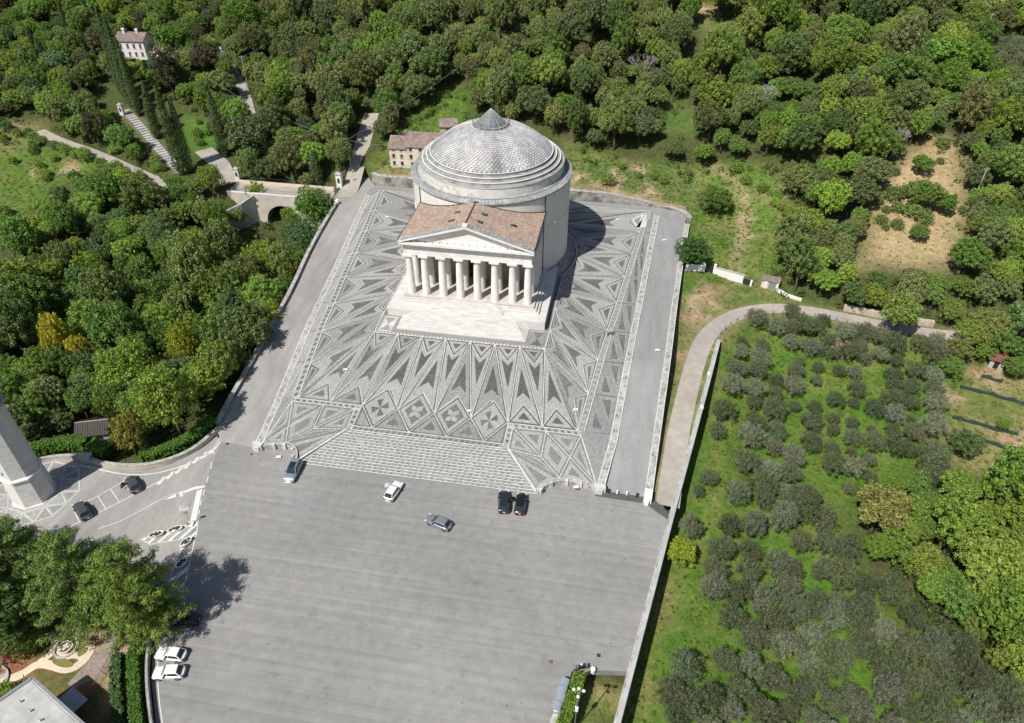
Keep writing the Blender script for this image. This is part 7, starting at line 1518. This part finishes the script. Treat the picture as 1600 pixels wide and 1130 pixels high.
# rough herbs and tussocks on the meadows, banks and the left slope
herb = []
for poly, n, rr in ((Z_MEADOW_R, 1500, .4), (Z_MEADOW_L, 1000, .5), (Z_GROVE, 2200, .28), (Z_VINE, 350, .5), (Z_BANK, 250, .6), (NOT_CLEARING, 160, .35), (Z_LAWN_R, 120, .3), ([(-42,58.8),(46,59.2),(58,64),(40,72),(-20,72),(-42,66)], 420, .55)):
    xs = [p[0] for p in poly]; ys = [p[1] for p in poly]; C = np.stack([rng.uniform(min(xs), max(xs), n*4), rng.uniform(min(ys), max(ys), n*4)], 1); ok = inside(poly, C[:,0], C[:,1])
    for A, w in ALLROADS: ok &= (((C[:,None,0]-A[None,:,0])**2+(C[:,None,1]-A[None,:,1])**2).min(1) > (w/2+.8)**2)
    for pp in PLATFORM: ok &= pdist(pp, C[:,0], C[:,1]) > 1.3
    C = C[ok][:n]; Z = h(C[:,0], C[:,1]); herb += [(a, b, c+.05, rr*random.uniform(.6,1.6), .5) for (a, b), c in zip(C, Z)]
me = leaf_mesh('tussocks', herb, 26, .28, .35, .5, .2, rs=901, tonevar=.4); o = bpy.data.objects.new('tussocks', me); COL.objects.link(o); o.color = (.105,.18,.030,1); o['kind'] = 'stuff'; o['label'] = 'rough grass tussocks and herbs on the meadows and banks'; o['category'] = 'grass'
# bushes along the meadow edge and the left slope
for poly, n, lab, grp, tints in ((WOOD_VILLA, 90, 'green shrub in the villa park', 'shrubs of the villa park', GREENS), ([(-105,48),(-150,62),(-148,68),(-104,58)], 18, 'shrub beside the narrow left lane', 'shrubs beside the left lane', BRIGHT), (Z_MEADOW_L, 26, 'low shrub on the grassy slope at the left edge', 'shrubs on the left slope', GREENS), ([(62,66),(74,60),(80,40),(70,26),(74,50),(60,72)], 16, 'shrub at the wood edge beside the meadow track', 'shrubs at the meadow edge', BRIGHT), ([(-24,62),(40,62),(50,66),(20,72),(-20,72)], 12, 'shrub on the bank above the back wall', 'shrubs on the back bank', BRIGHT)):
    xs = [p[0] for p in poly]; ys = [p[1] for p in poly]; m_ = 0
    for _ in range(1500):
        x, y = random.uniform(min(xs), max(xs)), random.uniform(min(ys), max(ys))
        if m_ < n and bool(inside(poly, np.array([x]), np.array([y]))[0]) and free(x, y, 1.0, .8) and not blocked(x, y, 1.0):
            r = random.uniform(.8,2.0); taken.append((x,y,r)); m_ += 1; plant('shrub', lab, 'shrub', random.choice(BPROTO), x, y, (r,r,r*.9), jitter(random.choice(tints)), grp, partnames=('foliage','stem'))
# clipped hedges
def hedge(pts, w_, z0, hh, tint, label, size=.24, dens=150, rough=.07):
    P = np.array(resample(pts, .4)); V = []; d = np.gradient(P, axis=0); d /= np.linalg.norm(d, axis=1)[:, None]; nr = np.stack([-d[:,1], d[:,0]], 1); cl = []
    for i in range(len(P)):
        zb = z0(P[i,0], P[i,1])
        for _ in range(dens//8):
            u = random.uniform(-1,1); s = random.random()
            if s < .5: off, zz = u*w_/2, hh
            else: off, zz = (w_/2 if s < .75 else -w_/2), random.uniform(.1,1)*hh
            q = P[i]+nr[i]*off+d[i]*random.uniform(-.2,.2); cl.append((q[0], q[1], zb+zz-.1+random.gauss(0,rough), .16))
    t = thing('hedge', label, 'hedge', (float(P[0,0]), float(P[0,1]), float(z0(*P[0])))); 
    cl = [(a-P[0,0], b-P[0,1], c-float(z0(*P[0])), r) for a, b, c, r in cl]
    o = bpy.data.objects.new('foliage', leaf_mesh('foliage', cl, 12, size, .6, .3, .2, rs=int(abs(P[0,0])*10), tonevar=.3)); COL.objects.link(o); o.parent = t; o.color = (*[v*2.6 for v in tint], 1)
    m_ = MB().wall([tuple(p) for p in P], w_*.84, lambda x, y: z0(x, y)-.3, lambda x, y: z0(x, y)+hh-.14); m_.build('dense_core', material('hedge_core', (.045,.075,.018), .95, .3, 4.), t)
    return t
gz = lambda x, y: float(zlot(x, y))
hedge([(-40.0,-39.2),(-41.0,-42.6),(-42.7,-45.7),(-45.3,-48.4),(-48.0,-49.7)], 1.9, gz, 1.9, (.060,.125,.015), 'long clipped green hedge curving from the road corner')
hedge([(-54.6,-49.5),(-58.3,-48.6)], 2.4, gz, 1.9, (.085,.170,.018), 'short clipped hedge block in front of the dark-roofed little house'); hedge([(-59.5,-48.5),(-62.5,-48.6),(-65.5,-49.8),(-69.0,-52.0)], 2.2, gz, 1.9, (.060,.125,.015), 'clipped hedge behind the bell tower')
hedge([(31.3,-76.2),(31.0,-78.3),(30.4,-80.8),(29.4,-84.5),(28.6,-90)], 1.5, gz, 1.5, (.075,.120,.012), 'clipped hedge between the containers and the bottom grass patch')
hedge([(-29.8,-80.5),(-28.6,-83.4),(-26.4,-86.8),(-22.9,-92.0),(-16,-101)], 1.4, gz, 1.7, (.050,.105,.016), 'long green hedge beside the white cars and the garden'); hedge([(-30.6,-84.0),(-28.9,-87.2),(-25.6,-91.6),(-20,-99)], 1.3, gz, 1.5, (.045,.085,.030), 'looser shrub hedge on the garden side', .28, 90, .18)
own_labels()
